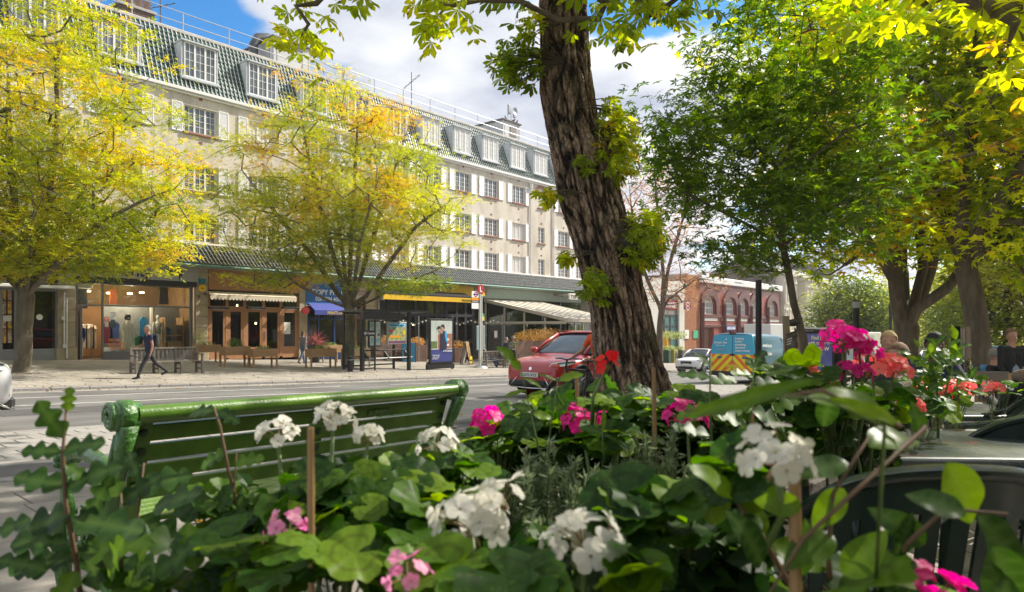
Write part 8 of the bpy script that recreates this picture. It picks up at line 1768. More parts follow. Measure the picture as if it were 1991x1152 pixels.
# --- geraniums in the middle foreground
g1 = bush('geranium_plant', 'white flowered geranium in the centre foreground, before the bench slats', 'plant', [(660, 955, 1.05, 80, 40, .10, 30), (780, 940, 1.05, 80, 40, .12, 32), (900, 915, 1.15, 60, 42, .12, 26), (580, 1000, .98, 70, 36, .1, 15), (700, 1000, .98, 120, 55, .1, 46), (860, 1020, .95, 70, 50, .08, 26), (650, 1090, .85, 200, 45, .08, 30), (800, 1085, .85, 100, 40, .08, 14)], GL, .036, .55, 1)
for a in ((540, 822, 35, 'w', 1.12, None, .6), (648, 790, 36, 'w', 1.12, None, .8), (716, 832, 24, 'w', 1.1, None, .5), (850, 838, 36, 'w', 1.08, None, .7)): flower(g1, *a)
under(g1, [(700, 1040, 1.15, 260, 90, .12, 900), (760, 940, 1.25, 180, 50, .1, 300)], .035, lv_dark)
g2 = bush('geranium_plant', 'big white geranium heads low in the centre with broad bright leaves below them', 'plant', [(880, 1120, .72, 130, 30, .05, 12), (1000, 1150, .72, 60, 20, .05, 5), (1240, 990, .80, 70, 40, .05, 9), (1330, 1000, .85, 60, 60, .06, 8), (1220, 1100, .75, 70, 30, .05, 7)], GL, .048, .35, 2)
for a in ((915, 972, 64, 'w', .80), (978, 935, 40, 'w', .80, None, .3), (1138, 1010, 72, 'w', .78)): flower(g2, *a)
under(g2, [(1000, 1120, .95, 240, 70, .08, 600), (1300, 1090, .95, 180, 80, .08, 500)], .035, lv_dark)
g3 = bush('geranium_plant', 'pale pink geranium low at left of centre with mottled petals', 'plant', [(520, 1080, .92, 120, 50, .06, 22), (800, 1110, .9, 60, 40, .05, 10)], GL, .034, .5, 3)
for a in ((563, 1000, 40, 'p', .84, None, .6), (792, 1088, 42, 'p', .70, None, .6)): flower(g3, *a)
g4 = bush('geranium_plant', 'magenta geranium before the red car and the trunk foot', 'plant', [(970, 850, 1.9, 70, 35, .2, 34), (1080, 830, 2.0, 110, 40, .3, 66), (1220, 800, 2.1, 130, 40, .3, 90), (1360, 820, 2.1, 110, 45, .3, 70)], GL, .046, .5, 4)
for a in ((948, 800, 30, 'm', 1.8, None, .5), (1132, 795, 38, 'm', 1.7), (1336, 785, 40, 'm', 1.75)): flower(g4, *a)
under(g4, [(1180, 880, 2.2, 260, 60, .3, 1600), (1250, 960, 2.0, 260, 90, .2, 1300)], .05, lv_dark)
g5 = bush('geranium_plant', 'single scarlet geranium head with hanging buds in front of the trunk', 'plant', [(1150, 790, 1.5, 30, 14, .05, 5), (1180, 850, 1.5, 70, 30, .1, 14)], GL, .04, .4, 5)
flower(g5, 1182, 695, 20, 'r', 1.45, P(1150, 830, 1.45), .3, 14)
g6 = bush('geranium_plant', 'tall magenta geranium beside the blue advert at right', 'plant', [(1490, 760, 1.9, 60, 40, .15, 26), (1570, 740, 1.95, 70, 35, .15, 34), (1620, 790, 1.9, 70, 40, .15, 34), (1500, 830, 1.9, 100, 40, .15, 34)], GL, .046, .5, 6)
for a in ((1638, 640, 36, 'm', 1.9), (1670, 652, 24, 'm', 1.9, None, .6), (1690, 672, 20, 'm', 1.9, None, .5), (1658, 706, 28, 'm', 1.9)): flower(g6, *a)
g7 = bush('geranium_plant', 'coral pink geranium with bright lime leaves left of the seated people', 'plant', [(1700, 775, 2.3, 80, 30, .2, 46), (1640, 800, 2.3, 60, 30, .2, 26), (1560, 850, 2.2, 60, 40, .2, 22)], GL, .045, .4, 7)
for a in ((1585, 716, 28, 'c', 2.1), (1697, 690, 32, 'c', 2.1), (1738, 697, 27, 'c', 2.1), (1500, 768, 22, 'c', 2.1)): flower(g7, *a)
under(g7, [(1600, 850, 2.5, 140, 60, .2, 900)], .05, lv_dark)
g8 = bush('geranium_plant', 'mixed coral and white geraniums beyond the lime leaved one', 'plant', [(1780, 790, 2.9, 60, 22, .2, 26), (1850, 765, 3.6, 80, 18, .3, 34), (1940, 750, 4.6, 60, 10, .2, 14)], GL, .05, .4, 8)
for a in ((1768, 772, 24, 'c', 2.7), (1800, 742, 18, 'c', 3.4), (1826, 752, 18, 'c', 3.4), (1866, 742, 22, 'c', 3.4), (1932, 746, 16, 'c', 3.7), (1762, 738, 16, 'w', 3.5), (1785, 742, 14, 'w', 3.5), (1780, 760, 14, 'w', 3.0)): flower(g8, *a)
g9 = bush('geranium_plant', 'dark magenta geranium head at the bottom right corner among big leaves', 'plant', [(1720, 1140, .72, 90, 20, .05, 7)], GL, .05, .4, 9); flower(g9, 1795, 1118, 72, 'm', .74)
g10 = bush('geranium_plant', 'single large white geranium head in front of the resin chairs', 'plant', [(1440, 930, .78, 50, 40, .05, 5)], GL, .05, .4, 10); flower(g10, 1512, 850, 64, 'w', .68, P(1470, 1100, .75), .8)
# --- santolina
e = empty('santolina_plant', (0, 0, 0), 0, 'grey green feathery santolina stalks in the centre of the flower bed', 'plant'); st = MB(); pos = []; dr = []
for (px, py, Y, n) in [(a_, b_, c_-.22, int(n_*1.4)) for a_, b_, c_, n_ in ((1045, 870, 1.55, 9), (1090, 900, 1.6, 8), (1010, 950, 1.5, 8), (1280, 850, 1.7, 9), (1240, 880, 1.65, 8), (1310, 890, 1.7, 7), (1120, 960, 1.5, 8), (1040, 1040, 1.35, 12), (1100, 1060, 1.3, 10), (1180, 940, 1.6, 6), (1350, 930, 1.6, 5), (1000, 1090, 1.25, 8))]:
    for k in range(n):
        top = P(px+RP.uniform(-34, 34), py+RP.uniform(-34, 60), Y+RP.uniform(-.06, .06)); bs = P(px+RP.uniform(-30, 30), py+280, Y+.05); bs.z = max(bs.z, .3); st.tube([top, top.lerp(bs, .5)+rgt*RP.uniform(-.02, .02), bs], [.0012, .002, .0026], 4, cap=False)
        for j in range(105):
            t = (j/105)**1.2*.85; q = top.lerp(bs, t); d = Vector((NP.normal(), NP.normal(), .9+NP.rand())).normalized(); pos.append(tuple(q)); dr.append(tuple(d))
o = st.build('stalks', stem_g, e, 'all'); o['kind'] = 'stuff'; n = len(pos); scatter('needles', quadleaf(1, .22, .05, -.1), pos, NP.normal(size=(n, 3)), np.array(dr), .021*(.5+.8*NP.rand(n)), [lv_grey], e, NP.rand(n))
# --- lobed leaf plants at left and right of centre
def twig(name, label, stems, leaves, meshes, size, m, grp=None, cat='plant'):
    e = empty(name, (0, 0, 0), 0, label, cat, grp)
    for s in stems: pts = [P(a, b_, Y) for a, b_, Y in s[0]]; MB().tube(pts, [s[1]*(.4+.6*i/(len(pts)-1)) for i in range(len(pts))], 7).build('stem', m, e, 'all')
    for (px, py, Y, ang, L_, tl) in leaves:
        a = R_(ang); up = Vector((0, 0, 1)); dd = rgt*math.cos(a)+up*math.sin(a)+TOC*RP.uniform(-.3, .5); nr = TOC*(1-tl)+up*tl+rgt*RP.uniform(-.3, .3); leafo(e, RP.choice(meshes), P(px, py, Y), dd, nr, L_/FPX*Y)
    return e
twig('chrysanthemum_plant', 'dark green lobed leaf plant at the left edge before the bench end', [([(130, 790, .9), (122, 880, .9), (128, 980, .9), (150, 1100, .92), (160, 1200, .95)], .0042), ([(235, 960, .95), (240, 1060, .95), (230, 1180, .95)], .0035), ([(280, 900, 1.0), (268, 1000, 1.0), (262, 1120, 1.0)], .003)],
     [(125, 850, .9, 118, 85, .3), (132, 800, .9, 80, 46, .3), (120, 875, .9, 12, 89, .5), (118, 880, .9, 165, 67, .4), (125, 945, .9, 165, 96, .5), (128, 950, .9, 30, 111, .5), (135, 1000, .9, 200, 130, .5), (140, 1010, .9, -10, 141, .6), (150, 1080, .92, 190, 118, .5), (160, 1080, .92, 20, 126, .5), (150, 1110, .92, 250, 81, .4), (235, 965, .95, 140, 81, .4), (235, 980, .95, 40, 89, .5), (240, 1040, .95, -10, 118, .6), (236, 1050, .95, 190, 96, .5), (270, 930, 1.0, 120, 59, .3), (272, 950, 1.0, 20, 96, .5), (266, 1010, 1.0, -20, 111, .5),
      (300, 990, .95, 30, 111, .6), (330, 1060, .9, 10, 118, .6), (210, 1120, .9, 60, 111, .5), (90, 1110, .88, 150, 89, .5), (300, 1120, .88, 40, 111, .5), (380, 1110, .9, 100, 96, .4), (20, 1060, .88, 10, 96, .5), (128, 905, .9, -40, 52, .5), (60, 1010, .9, 200, 80, .5), (180, 1000, .92, 70, 80, .4), (190, 1150, .92, 100, 100, .4), (330, 1120, .9, 150, 90, .5), (250, 1130, .9, 60, 90, .5)], LL, .1, stem_b)
b_l = bush('geranium_plant', 'low leafy geranium between the lobed plant and the white flowers, open to the pavement', 'plant', [(430, 990, 1.15, 60, 30, .1, 12), (460, 1060, 1.05, 70, 32, .1, 18), (340, 1130, 1.0, 120, 26, .08, 16), (470, 1130, .95, 80, 26, .06, 14)], GL, .034, .5, 12)
twig('withered_geranium', 'withered brown flower stalk rising before the bench left of the cane', [([(415, 790, 1.05), (428, 830, 1.05), (445, 920, 1.05), (470, 1010, 1.05), (500, 1140, 1.05)], .0036), ([(460, 880, 1.05), (455, 960, 1.05), (480, 1060, 1.05)], .0025)], [(415, 800, 1.05, 175, 60, .5), (425, 800, 1.05, -20, 50, .5), (440, 880, 1.05, 200, 60, .5), (450, 940, 1.05, 250, 60, .3), (470, 960, 1.05, 270, 70, .3), (455, 900, 1.05, 10, 60, .5)], LL, .1, stem_b)
twig('chrysanthemum_plant', 'lobed leaf plant rising in front of the van bumper', [([(1382, 690, 1.35), (1380, 780, 1.35), (1385, 900, 1.35)], .0032), ([(1465, 700, 1.4), (1462, 780, 1.4), (1450, 900, 1.4)], .003), ([(1500, 790, 1.4), (1530, 860, 1.4)], .003)], [(1382, 715, 1.35, 120, 40, .4), (1380, 735, 1.35, 165, 62, .6), (1382, 745, 1.35, 20, 60, .6), (1380, 790, 1.35, 200, 70, .6), (1384, 800, 1.35, -10, 80, .6), (1465, 715, 1.4, 60, 42, .4), (1463, 730, 1.4, 170, 50, .6), (1463, 745, 1.4, 10, 62, .6), (1462, 790, 1.4, 190, 60, .5), (1462, 800, 1.4, -15, 80, .5), (1382, 850, 1.35, 160, 80, .6), (1500, 800, 1.4, 30, 60, .5)], LL, .1, stem_g)
twig('shrub_sprig', 'slender sprig with small pointed leaves in front of the red car', [([(1010, 700, 1.5), (1022, 760, 1.5), (1040, 840, 1.5), (1060, 930, 1.5)], .0022), ([(1085, 735, 1.5), (1075, 800, 1.5), (1062, 900, 1.5)], .0022), ([(1170, 830, 1.4), (1175, 900, 1.4)], .002)], [(1012, 720, 1.5, 130, 42, .4), (1016, 735, 1.5, -20, 46, .5), (1022, 760, 1.5, 190, 46, .5), (1026, 770, 1.5, 20, 42, .5), (1034, 800, 1.5, 160, 44, .5), (1036, 805, 1.5, -10, 40, .5), (1086, 740, 1.5, 20, 52, .6), (1084, 742, 1.5, 150, 44, .6), (1080, 760, 1.5, -60, 40, .3), (1078, 775, 1.5, 200, 40, .5), (1000, 700, 1.5, 140, 44, .4), (1076, 800, 1.5, 30, 40, .5), (1172, 840, 1.4, 85, 46, .3), (1172, 845, 1.4, -20, 62, .6), (1172, 845, 1.4, 160, 50, .6)], NL+OL[:1], .1, stem_g)
# --- large leaved shrub close on the right, out of focus
twig('hydrangea_shrub', 'large ovate leaved shrub close to the camera at right, over the resin chairs', [([(1690, 850, .72), (1620, 960, .72), (1610, 1080, .72), (1620, 1200, .75)], .0036), ([(1960, 1000, .66), (1840, 990, .68), (1760, 1060, .7), (1700, 1180, .72)], .0036), ([(1420, 960, .75), (1480, 1040, .75), (1560, 1180, .78)], .004), ([(1330, 800, .6), (1600, 760, .6), (1750, 830, .62)], .0026), ([(1480, 1180, .7), (1560, 1050, .7), (1800, 830, .72)], .003)],
     [(1790, 850, .72, 95, 70, .1), (1840, 900, .70, -60, 150, .2), (1720, 800, .68, 165, 150, .6), (1690, 870, .72, 20, 140, .6), (1650, 900, .72, 190, 110, .6), (1640, 950, .72, 230, 100, .4), (1900, 1000, .66, -55, 190, .3), (1880, 1000, .66, 160, 110, .5), (1930, 1060, .64, -70, 170, .2), (1560, 985, .7, 175, 90, .2), (1620, 1040, .72, 200, 130, .5), (1490, 1040, .75, 120, 90, .3), (1500, 1060, .75, -20, 120, .5), (1480, 1010, .75, 200, 90, .4), (1430, 970, .75, 140, 120, .6), (1440, 970, .75, 30, 120, .6), (1550, 1120, .72, 80, 110, .3), (1640, 1120, .7, 60, 120, .4), (1800, 1060, .7, 140, 110, .4), (1740, 1080, .7, 60, 90, .3),
      (1600, 830, .7, 80, 80, .3), (1960, 1120, .62, 250, 150, .3), (1420, 900, .78, 190, 80, .5), (1380, 1020, .78, 80, 100, .4), (1480, 1100, .7, 110, 130, .4)], OL, .1, stem_b)
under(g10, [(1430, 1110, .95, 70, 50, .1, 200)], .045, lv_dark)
twig('tall_shrub', 'leafy upright shrub in front of the bearded man', [([(1820, 700, 3.0), (1822, 760, 3.0), (1825, 860, 3.0)], .008), ([(1790, 700, 3.0), (1812, 780, 3.0)], .006), ([(1855, 700, 3.0), (1832, 790, 3.0)], .006)], [(RP.gauss(1822, 30), RP.gauss(715, 24), 3.0+RP.uniform(-.1, .1), RP.uniform(-40, 220), RP.uniform(18, 30), RP.uniform(.3, .8)) for _ in range(110)], OL, .1, stem_g)
twig('long_leaf_spray', 'long narrow blurred leaf arching across in front of the van and the coral flowers', [([(1320, 830, .6), (1450, 770, .58), (1600, 775, .58), (1720, 830, .6), (1700, 1180, .7)], .002)], [(1330, 812, .58, 22, 250, .25), (1600, 775, .58, -12, 240, .3), (1700, 830, .6, -30, 90, .4)], NN, .1, stem_g)
# --- canes
def cane(px, y0, y1, Y, r, l): a, b_ = P(px, y0, Y), P(px+2, y1, Y); mb = MB(); pts = [a.lerp(b_, k/6) for k in range(7)]; mb.tube(pts, [r*(1.12 if k in (2, 4) else 1) for k in range(7)], 10); thing_mb(mb, 'bamboo_cane', cane_m, l, 'cane', 'bamboo canes in the flower bed', smooth=True)
cane(604, 832, 1200, .83, .0042, 'tall bamboo cane standing in front of the green bench'); cane(1545, 900, 1250, .72, .0062, 'thick blurred bamboo cane below the big white flower at right'); cane(1271, 715, 900, 1.5, .0045, 'bamboo cane in front of the right side of the chestnut trunk'); cane(1462, 745, 900, 1.7, .004, 'thin bamboo cane between the van and the coral flowers'); cane(1121, 725, 830, 1.7, .004, 'short bamboo cane before the red car wheel')
# ================================================================ people
skin_m = {n: mat('skin_'+n, c, .55) for n, c in (('pale', (.48, .26, .18)), ('tan', (.38, .19, .12)), ('dark', (.10, .045, .028)))}
def cl(n, c, c2=None): return mat('cloth_'+n, c, .85, c2 or tuple(x*1.35 for x in c), 14, bump=.15)
def capsule(mb, a, b, r0, r1, n=12):
    a, b = Vector(a), Vector(b); mb.sphere(a, r0, n); mb.sphere(b, r1, n); mb.tube([a, b], [r0, r1], n)
def person(loc, rz, label, legs=((12, 8), (-18, 14)), arms=((-14, 18, 8), (18, 30, 8)), lean=4, hip=.92, H=1.75, shade='pale', top=None, trousers=None, shoes=None, sleeve=.55, hair=None, hairlen=0, head=(0, 0), bald=False, beard=False, extra=None, grp=None, hem=.02, grip=25):
    """legs: (thigh, knee) degrees, left then right; arms: (upper arm forward, elbow, outward)"""
    k = H/1.75; e = empty('person', loc, rz, label, 'person', grp); B = []                      # bones: a, b, ra, rb, material
    SK, TP, TR, SH = 0, 1, 2, 3; hp = Vector((0, 0, hip)); la = R_(lean); up = Vector((math.sin(la), 0, math.cos(la)))
    ch = hp+up*.34; nk = hp+up*.53; hd = nk+Vector((math.sin(la+R_(head[0])), 0, math.cos(la+R_(head[0]))))*.155
    B += [(hp, hp+up*.12, .135, .125, TR), (hp+up*.06+Vector((0, .05, 0)), ch+Vector((0, .06, 0)), .11, .115, TP), (hp+up*.06-Vector((0, .05, 0)), ch-Vector((0, .06, 0)), .11, .115, TP), (hp+up*.44+Vector((0, .14, 0)), hp+up*.44-Vector((0, .14, 0)), .075, .075, TP), (nk-up*.03, nk+up*.06, .060, .054, SK)]
    hands = []
    for s, (th, kn), (ua, el, ow) in zip((1, -1), legs, arms):
        h0 = hp+Vector((0, s*.085, -.02)); t = R_(th); d1 = Vector((math.sin(t), s*.03, -math.cos(t))); t2 = R_(th-kn); d2 = Vector((math.sin(t2), 0, -math.cos(t2))); kp = h0+d1*.43; ap = kp+d2*.42
        B += [(h0, kp, .090, .060, TR), (kp, ap, .062, .044, TR)]; t3 = t2+R_(90-0) if False else 0; fa = max(-.6, min(.5, -(t2)*.9)); f = Vector((math.cos(fa*1), 0, math.sin(fa)*(-1 if t2 < 0 else .6)))
        B += [(ap-Vector((.03, 0, .035)), ap+f*.15-Vector((0, 0, .04)), .042, .034, SH)]
        s0 = hp+up*.465+Vector((0, s*.185, 0)); a = R_(ua); o = R_(ow); d = Vector((math.sin(a), s*math.sin(o), -math.cos(a))).normalized(); ep = s0+d*.29; a2 = R_(ua+el); dd = Vector((math.sin(a2), s*math.sin(o)*-.2, -math.cos(a2))).normalized(); wp = ep+dd*.25
        sp = s0.lerp(ep, min(1, sleeve/.54)) if sleeve < .54 else ep
        B += [(s0, sp, .060, .050, TP)]
        if sleeve < .54: B += [(sp, ep, .042, .038, SK), (ep, wp, .038, .027, SK)]
        else: B += [(ep, wp, .048, .034, TP)]
        hands.append((wp, dd, s))
    mb = MB()
    for a, b_, r0, r1, m_ in B: capsule(mb, a*k, b_*k, r0*k, r1*k, 10)
    hdw = hd*k; Rh = Matrix.Rotation(R_(head[1]), 4, 'Z')
    def hl(x, y, z): return hdw+Rh @ Vector((x*k, y*k, z*k))
    mb.sphere(hl(-.005, 0, .02), .098*k, 14, 0, (1.02, .82, 1.12)); mb.sphere(hl(.02, 0, -.055), .066*k, 10, 0, (1, .86, 1)); mb.tube([hl(.085, 0, .02), hl(.112, 0, -.02)], [.010*k, .016*k], 6)
    for s in (-1, 1): mb.sphere(hl(-.01, s*.082, .0), .022*k, 6, 0, (.7, .5, 1.3))
    for wp, dd, s in hands:
        wp = wp*k; side = Vector((0, 1, 0)); nrm = dd.cross(side).normalized(); mb.tube([wp, wp+dd*.05*k, wp+dd*.09*k], [.026*k, .036*k, .034*k], 8, flat=.5)
        for q in range(4):
            y = (q-1.5)*.019*k; L_ = (.060, .068, .064, .050)[q]*k; b0 = wp+dd*.085*k+side*y; c1 = b0+dd*L_*.55+nrm*L_*.15*grip/25; mb.tube([b0, c1, c1+dd*L_*.25+nrm*L_*.4*grip/25], [.0095*k, .009*k, .0075*k], 6)
        b0 = wp+dd*.03*k+nrm*.0-side*s*.028*k; mb.tube([b0, b0+dd*.03*k+nrm*.028*k-side*s*.012*k, b0+dd*.055*k+nrm*.035*k-side*s*.008*k], [.012*k, .011*k, .009*k], 6)
    ms = [skin_m[shade], top, trousers, shoes]; o = mb.build('body', ms[0], e, 'all'); r = o.modifiers.new('r', 'REMESH'); r.mode = 'VOXEL'; r.voxel_size = .0125; r.use_smooth_shade = True; sm_ = o.modifiers.new('s', 'SMOOTH'); sm_.iterations = 2; sm_.factor = .5; join_eval(o); me = o.data
    me.materials.clear(); [me.materials.append(m) for m in ms]; C = np.zeros(len(me.polygons)*3); me.polygons.foreach_get('center', C); C = C.reshape(-1, 3); best = np.full(len(C), 9.); mi = np.zeros(len(C), int)
    for a, b_, r0, r1, m_ in B+[(hd, hd+Vector((0, 0, .05)), .09, .09, 0)]+[(w_, w_+dd*.17, .03, .03, 0) for w_, dd, s in hands]:
        a, b_ = np.array(a*k), np.array(b_*k); d = b_-a; t = np.clip(((C-a) @ d)/(d @ d), 0, 1); q = np.linalg.norm(C-(a+t[:, None]*d), axis=1)-(r0+(r1-r0)*t)*k; u_ = q < best; best[u_] = q[u_]; mi[u_] = m_
    me.polygons.foreach_set('material_index', mi.astype(np.int32)); me.polygons.foreach_set('use_smooth', np.ones(len(C), bool)); me.update()
    # hair, face
    ey = MB(); [ey.sphere(hl(.083, s*.032, .018), .0075*k, 6) for s in (-1, 1)]; ey.build('eyes', black_m, e, 'all'); mo = MB(); mo.tube([hl(.082, -.022, -.062), hl(.090, 0, -.064), hl(.082, .022, -.062)], .006*k, 5); mo.build('mouth', mat('lips', (.30, .10, .08), .5), e, 'all')
    if hair:
        hb = MB(); n = 16; vs = []; cut = .24 if bald else .35
        for i in range(9):
            ph = math.pi*(.02+.60*i/8)
            for j in range(n):
                t = 2*math.pi*j/n; fr = max(0, math.cos(t)); p2 = min(ph, math.pi*(cut if fr > .3 else .62)); rr = .106+.005*math.sin(j*5+i*3)+random.uniform(-.004, .004); vs.append(hl(-.010+rr*math.sin(p2)*math.cos(t)*1.0, rr*.88*math.sin(p2)*math.sin(t), .022+rr*1.12*math.cos(p2)))
        hb.add(vs, [(i*n+j, (i+1)*n+j, (i+1)*n+(j+1) % n, i*n+(j+1) % n) for i in range(8) for j in range(n)])
        if hairlen: hb.tube([hl(-.05, 0, .0), hl(-.07, 0, -.10), hl(-.06, 0, -.10-hairlen)], [.09*k, .085*k, .05*k], 10)
        ho = hb.build('hair', hair, e, 'all'); so = ho.modifiers.new('s', 'SUBSURF'); so.levels = so.render_levels = 1
    if beard: b2 = MB(); b2.sphere(hl(.045, 0, -.078), .058*k, 10, 0, (.8, .95, .8)); b2.build('beard', hair, e, 'all')
    return e, k, nk*k, hp*k, hands
hg = mat('grey_hair', (.22, .20, .18), .9); hbr = mat('brown_hair', (.10, .055, .03), .85, (.2, .12, .07), 40); hbl = mat('blond_hair', (.42, .28, .13), .8, (.5, .36, .2), 40); hbk = mat('black_hair', (.012, .01, .01), .8)
navy, drk, jean = cl('navy', (.012, .018, .05)), cl('charcoal', (.02, .021, .025)), cl('denim', (.05, .09, .18), (.10, .16, .28)); blkc = cl('black', (.010, .010, .011), (.02, .02, .022)); khaki = cl('khaki', (.13, .12, .07)); shoe = mat('black_leather', (.012, .011, .011), .4); boot = mat('tan_boot', (.22, .11, .04), .6)
def at(px, py): p = G(px, py); return tuple(p)
PI = math.pi
e, k, nk, hp, hd_ = person(at(291, 737), PI, 'man in navy T-shirt and dark trousers striding left before the teak bench', ((32, 10), (-30, 22)), ((-8, 20, 6), (14, 62, 6)), 5, .88, 1.78, 'tan', navy, drk, shoe, .20, hg, head=(8, 0), bald=True)
mb = MB(); mb.bbox(-.24, -.10, -.15, .15, hp.z+.14, hp.z+.56, .05); mb.tube([(-.12, .11, hp.z+.5), (.06, .11, hp.z+.52), (.13, .10, hp.z+.3)], .022, 6); mb.tube([(-.12, -.11, hp.z+.5), (.06, -.11, hp.z+.52), (.13, -.10, hp.z+.3)], .022, 6); o = mb.build('rucksack', drk, None, 40, loc=e.location, rot=(0, 0, PI)); tag(o, 'dark rucksack on the back of the man striding left', 'rucksack')
person(at(588, 708), .3, 'person in a grey top and blue jeans walking right past the tan restaurant', ((22, 8), (-20, 18)), ((20, 30, 8), (-16, 12, 8)), 4, .89, 1.66, 'pale', cl('mid_grey', (.16, .16, .18)), jean, shoe, .6, hbr, .05)
v_ = SV+.55; person((UF(155, v_), v_, gb(9)+.02), -2.2, 'person in a navy sweatshirt and white trousers standing in the charity shop doorway', ((3, 2), (-3, 2)), ((4, 10, 8), (6, 12, 8)), 1, .90, 1.62, 'pale', cl('blue_sweat', (.012, .03, .12)), cl('offwhite', (.45, .43, .40)), shoe, .6, hbr, .02)
person(at(983, 716), -.5, 'bald man in a navy sweater carrying a dark jacket beside the bus stop bench', ((4, 4), (-8, 6)), ((20, 85, 12), (10, 70, 8)), 3, .91, 1.76, 'pale', navy, khaki, shoe, .6, hg, bald=True, head=(10, 0))
person(at(998, 715), .9, 'man in an olive T-shirt walking away beside the bald man in navy', ((12, 6), (-14, 10)), ((-10, 12, 8), (8, 16, 8)), 1, .92, 1.80, 'tan', cl('olive', (.12, .13, .07)), drk, shoe, .22, hg, bald=True)
p = G(943, 714); person((p.x+.1, p.y+.05, p.z-.02), -1.0, 'man in blue jeans and tan boots sitting on the bench behind the bus stop pole', ((78, 52), (84, 30)), ((30, 60, 6), (36, 70, 6)), -8, .52, 1.76, 'pale', cl('brown_coat', (.09, .075, .05)), cl('blue_jeans', (.02, .05, .20), (.04, .09, .30)), boot, .6, hbr, beard=True)
# cyclist half hidden by the trunk
cp = P(1172, 760, 12.0); cz = gz(cp.x, cp.y); or_m = cl('orange', (.62, .07, .015), (.75, .12, .03))
person((cp.x, cp.y, cz), PI-.15, 'cyclist in a long orange red jacket, mostly hidden behind the big trunk', ((8, 4), (-10, 8)), ((38, 30, 10), (34, 34, 10)), 14, .90, 1.80, 'tan', or_m, or_m, shoe, .30, hbk)
bk = empty('bicycle', (cp.x-.35, cp.y+.25, cz), PI-.10, 'black bicycle held by the cyclist beside the big trunk', 'bicycle'); t_m = MATS['tyre']
for x, nm in ((.52, 'wheel'), (-.50, 'wheel')):
    mb = MB(); M = Matrix.Translation((x, 0, .34)) @ Matrix.Rotation(R_(90), 4, 'X'); mb.lathe([(.315, -.018), (.34, -.012), (.345, 0), (.34, .012), (.315, .018), (.315, -.018)], 30, M=M); w_ = mb.build('wheel', t_m, bk, 'all'); mb = MB(); mb.tube([(x, -.04, .34), (x, .04, .34)], .02, 8)
    for q in range(16): a = q*PI/8; mb.tube([(x, .01*(-1)**q, .34), (x+.315*math.cos(a), 0, .34+.315*math.sin(a))], .0022, 3)
    mb.build('spokes', metal_g, w_)
fr2 = mat('bike_frame', (.02, .02, .022), .3, coat=.5); mb = MB(); A_, B_, C_, D_ = (-.50, 0, .34), (-.08, 0, .30), (-.20, 0, .80), (.36, 0, .86)
for a, b_ in ((A_, B_), (A_, C_), (B_, C_), (B_, D_), (C_, D_), (D_, (.52, 0, .34)), (C_, (-.23, 0, .95)), (D_, (.33, 0, 1.02))): mb.tube([a, b_], .018, 8)
mb.build('frame', fr2, bk, 'all'); mb = MB(); mb.tube([(.28, -.30, 1.03), (.36, -.12, 1.04), (.34, 0, 1.02), (.36, .12, 1.04), (.28, .30, 1.03)], .014, 8); mb.build('handlebar', fr2, bk, 'all'); mb = MB(); mb.bbox(-.36, -.10, -.06, .06, .95, .99, .02); mb.build('saddle', fr2, bk)
mb = MB(); pts = [(.52+.37*math.cos(a), 0, .34+.37*math.sin(a)) for a in [PI*(.15+.6*i/10) for i in range(11)]]; mb.tube(pts, .02, 6); mb.build('mudguard', fr2, bk, 'all')
# people at the tables on the right
def sitter(px, py_head, Y, rz, label, **kw):
    hz = P(px, py_head, Y); g_ = gz(hz.x, hz.y); kw.setdefault('shoes', shoe); kw.setdefault('trousers', drk); hip = kw.pop('hip', .47); H = kw.pop('H', None) or max(1.5, min(1.95, (hz.z-g_)/(hip+.70)*1.75)); kk = H/1.75
    return person((hz.x, hz.y, g_), rz, label, ((80, 80), (84, 78)), ((40, 70, 8), (44, 60, 8)), kw.pop('lean', 6), hip, H, **kw)
def wchair(px, Y, rz, label):
    b = P(px, 700, Y); e = empty('wooden_chair', (b.x, b.y, gz(b.x, b.y)), rz, label, 'chair', 'wooden cafe chairs')
    for sx in (-1, 1):
        for y, h_ in ((-.2, .88), (.2, .44)): mb = MB(); mb.bbox(sx*.2-.02, sx*.2+.02, y-.02, y+.02, 0, h_, .005); mb.build('leg', pine, e)
    mb = MB(); mb.bbox(-.22, .22, -.22, .22, .43, .46, .008); mb.build('seat', pine, e); mb = MB(); mb.bbox(-.2, .2, -.215, -.185, .76, .90, .01); mb.build('top_rail', teak, e)
    for k_ in range(5): x = -.14+k_*.07; mb = MB(); mb.bbox(x-.012, x+.012, -.21, -.19, .46, .76, .003); mb.build('back_slat', teak, e)
bc_ = TH
sitter(1729, 663, 8.6, bc_+2.6, 'blonde woman in a dark coat sitting behind the coral flowers', top=blkc, hair=hbl, hairlen=.10, shade='pale')
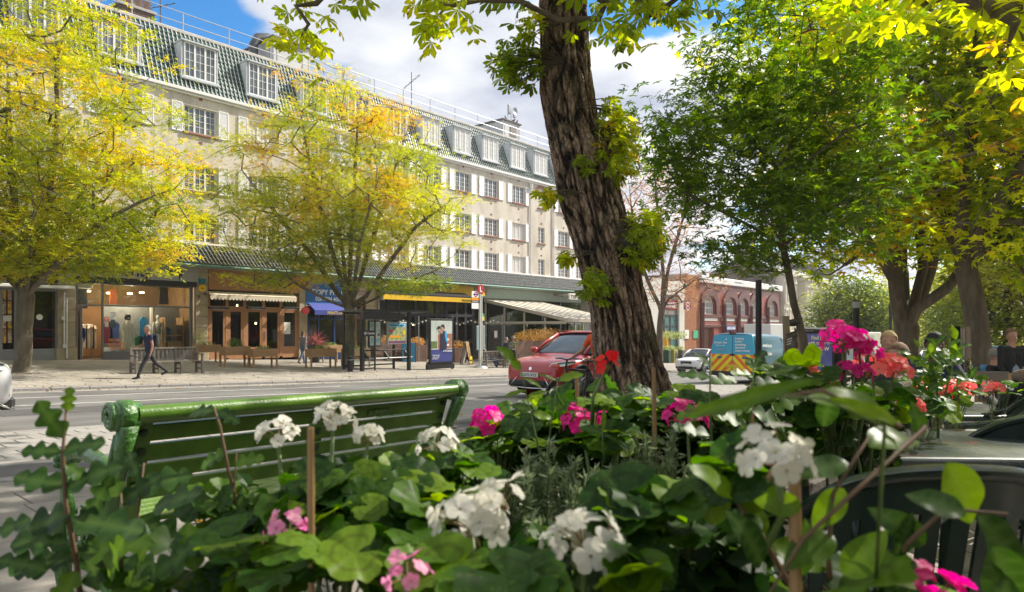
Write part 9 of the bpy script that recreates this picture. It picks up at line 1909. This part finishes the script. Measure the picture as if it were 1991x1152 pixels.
sitter(1757, 690, 6.2, bc_+1.9, 'short haired man seen from the side before the multi stemmed trunk', top=blkc, hair=hbr, shade='tan', bald=False)
wchair(1752, 6.0, bc_+.2, 'wooden chair back just below the short haired man'); wchair(1938, 9.6, bc_+1.2, 'pale wooden chair beside the leaning tree at right')
sitter(1812, 668, 7.4, bc_+3.0, 'dark bearded man looking down behind the leafy upright shrub', top=navy, hair=hbk, shade='dark', beard=True)
sitter(1928, 690, 12, bc_-1.2, 'person in a blue shirt sitting beyond the leaning tree', top=cl('sky_blue', (.06, .18, .32)), hair=hg, shade='pale', bald=True)
sitter(1950, 688, 11, bc_+2.7, 'fair haired seated person left of the standing young man', top=blkc, hair=hbl, shade='pale')
hz = P(1967, 650, 10.8); g_ = gz(hz.x, hz.y); Hh = (hz.z-g_)/.93; person((hz.x, hz.y, g_), bc_+PI, 'young man with curly hair, black jacket and light jeans standing at far right', ((2, 2), (-3, 3)), ((16, 100, 4), (10, 20, 8)), 0, .91, Hh, 'pale', blkc, cl('pale_denim', (.18, .26, .36), (.26, .34, .44)), shoe, .6, hbr)
e, k, nk, hp, hh = sitter(2046, 690, 5.0, bc_-.3, 'person in a black padded jacket with a fur hood at the right border', top=blkc, hair=hbr, shade='pale', lean=18)
mb = MB(); pts = [(nk.x-.02+.13*math.cos(a), .15*math.sin(a), nk.z+.02) for a in [2*PI*i/14 for i in range(15)]]; mb.tube(pts, .05, 8); mb.build('fur_collar', mat('fur', (.16, .11, .07), .95, (.3, .22, .15), 60, bump=.8), e, 'all')
# ================================================================ air
hm = bpy.data.materials.new('haze_air'); hm.use_nodes = True; nt = hm.node_tree; nt.nodes.remove(nt.nodes['Principled BSDF']); pv = nt.nodes.new('ShaderNodeVolumePrincipled')
pv.inputs['Color'].default_value = (.90, .93, .97, 1); pv.inputs['Density'].default_value = .0004; pv.inputs['Anisotropy'].default_value = .3; nt.links.new(pv.outputs[0], nt.nodes['Material Output'].inputs['Volume'])
hz_ = MB().box(-1600, 4100, -3100, 3100, -17, 30).build('haze', hm); hz_['kind'] = 'stuff'
bpy.context.view_layer.update()
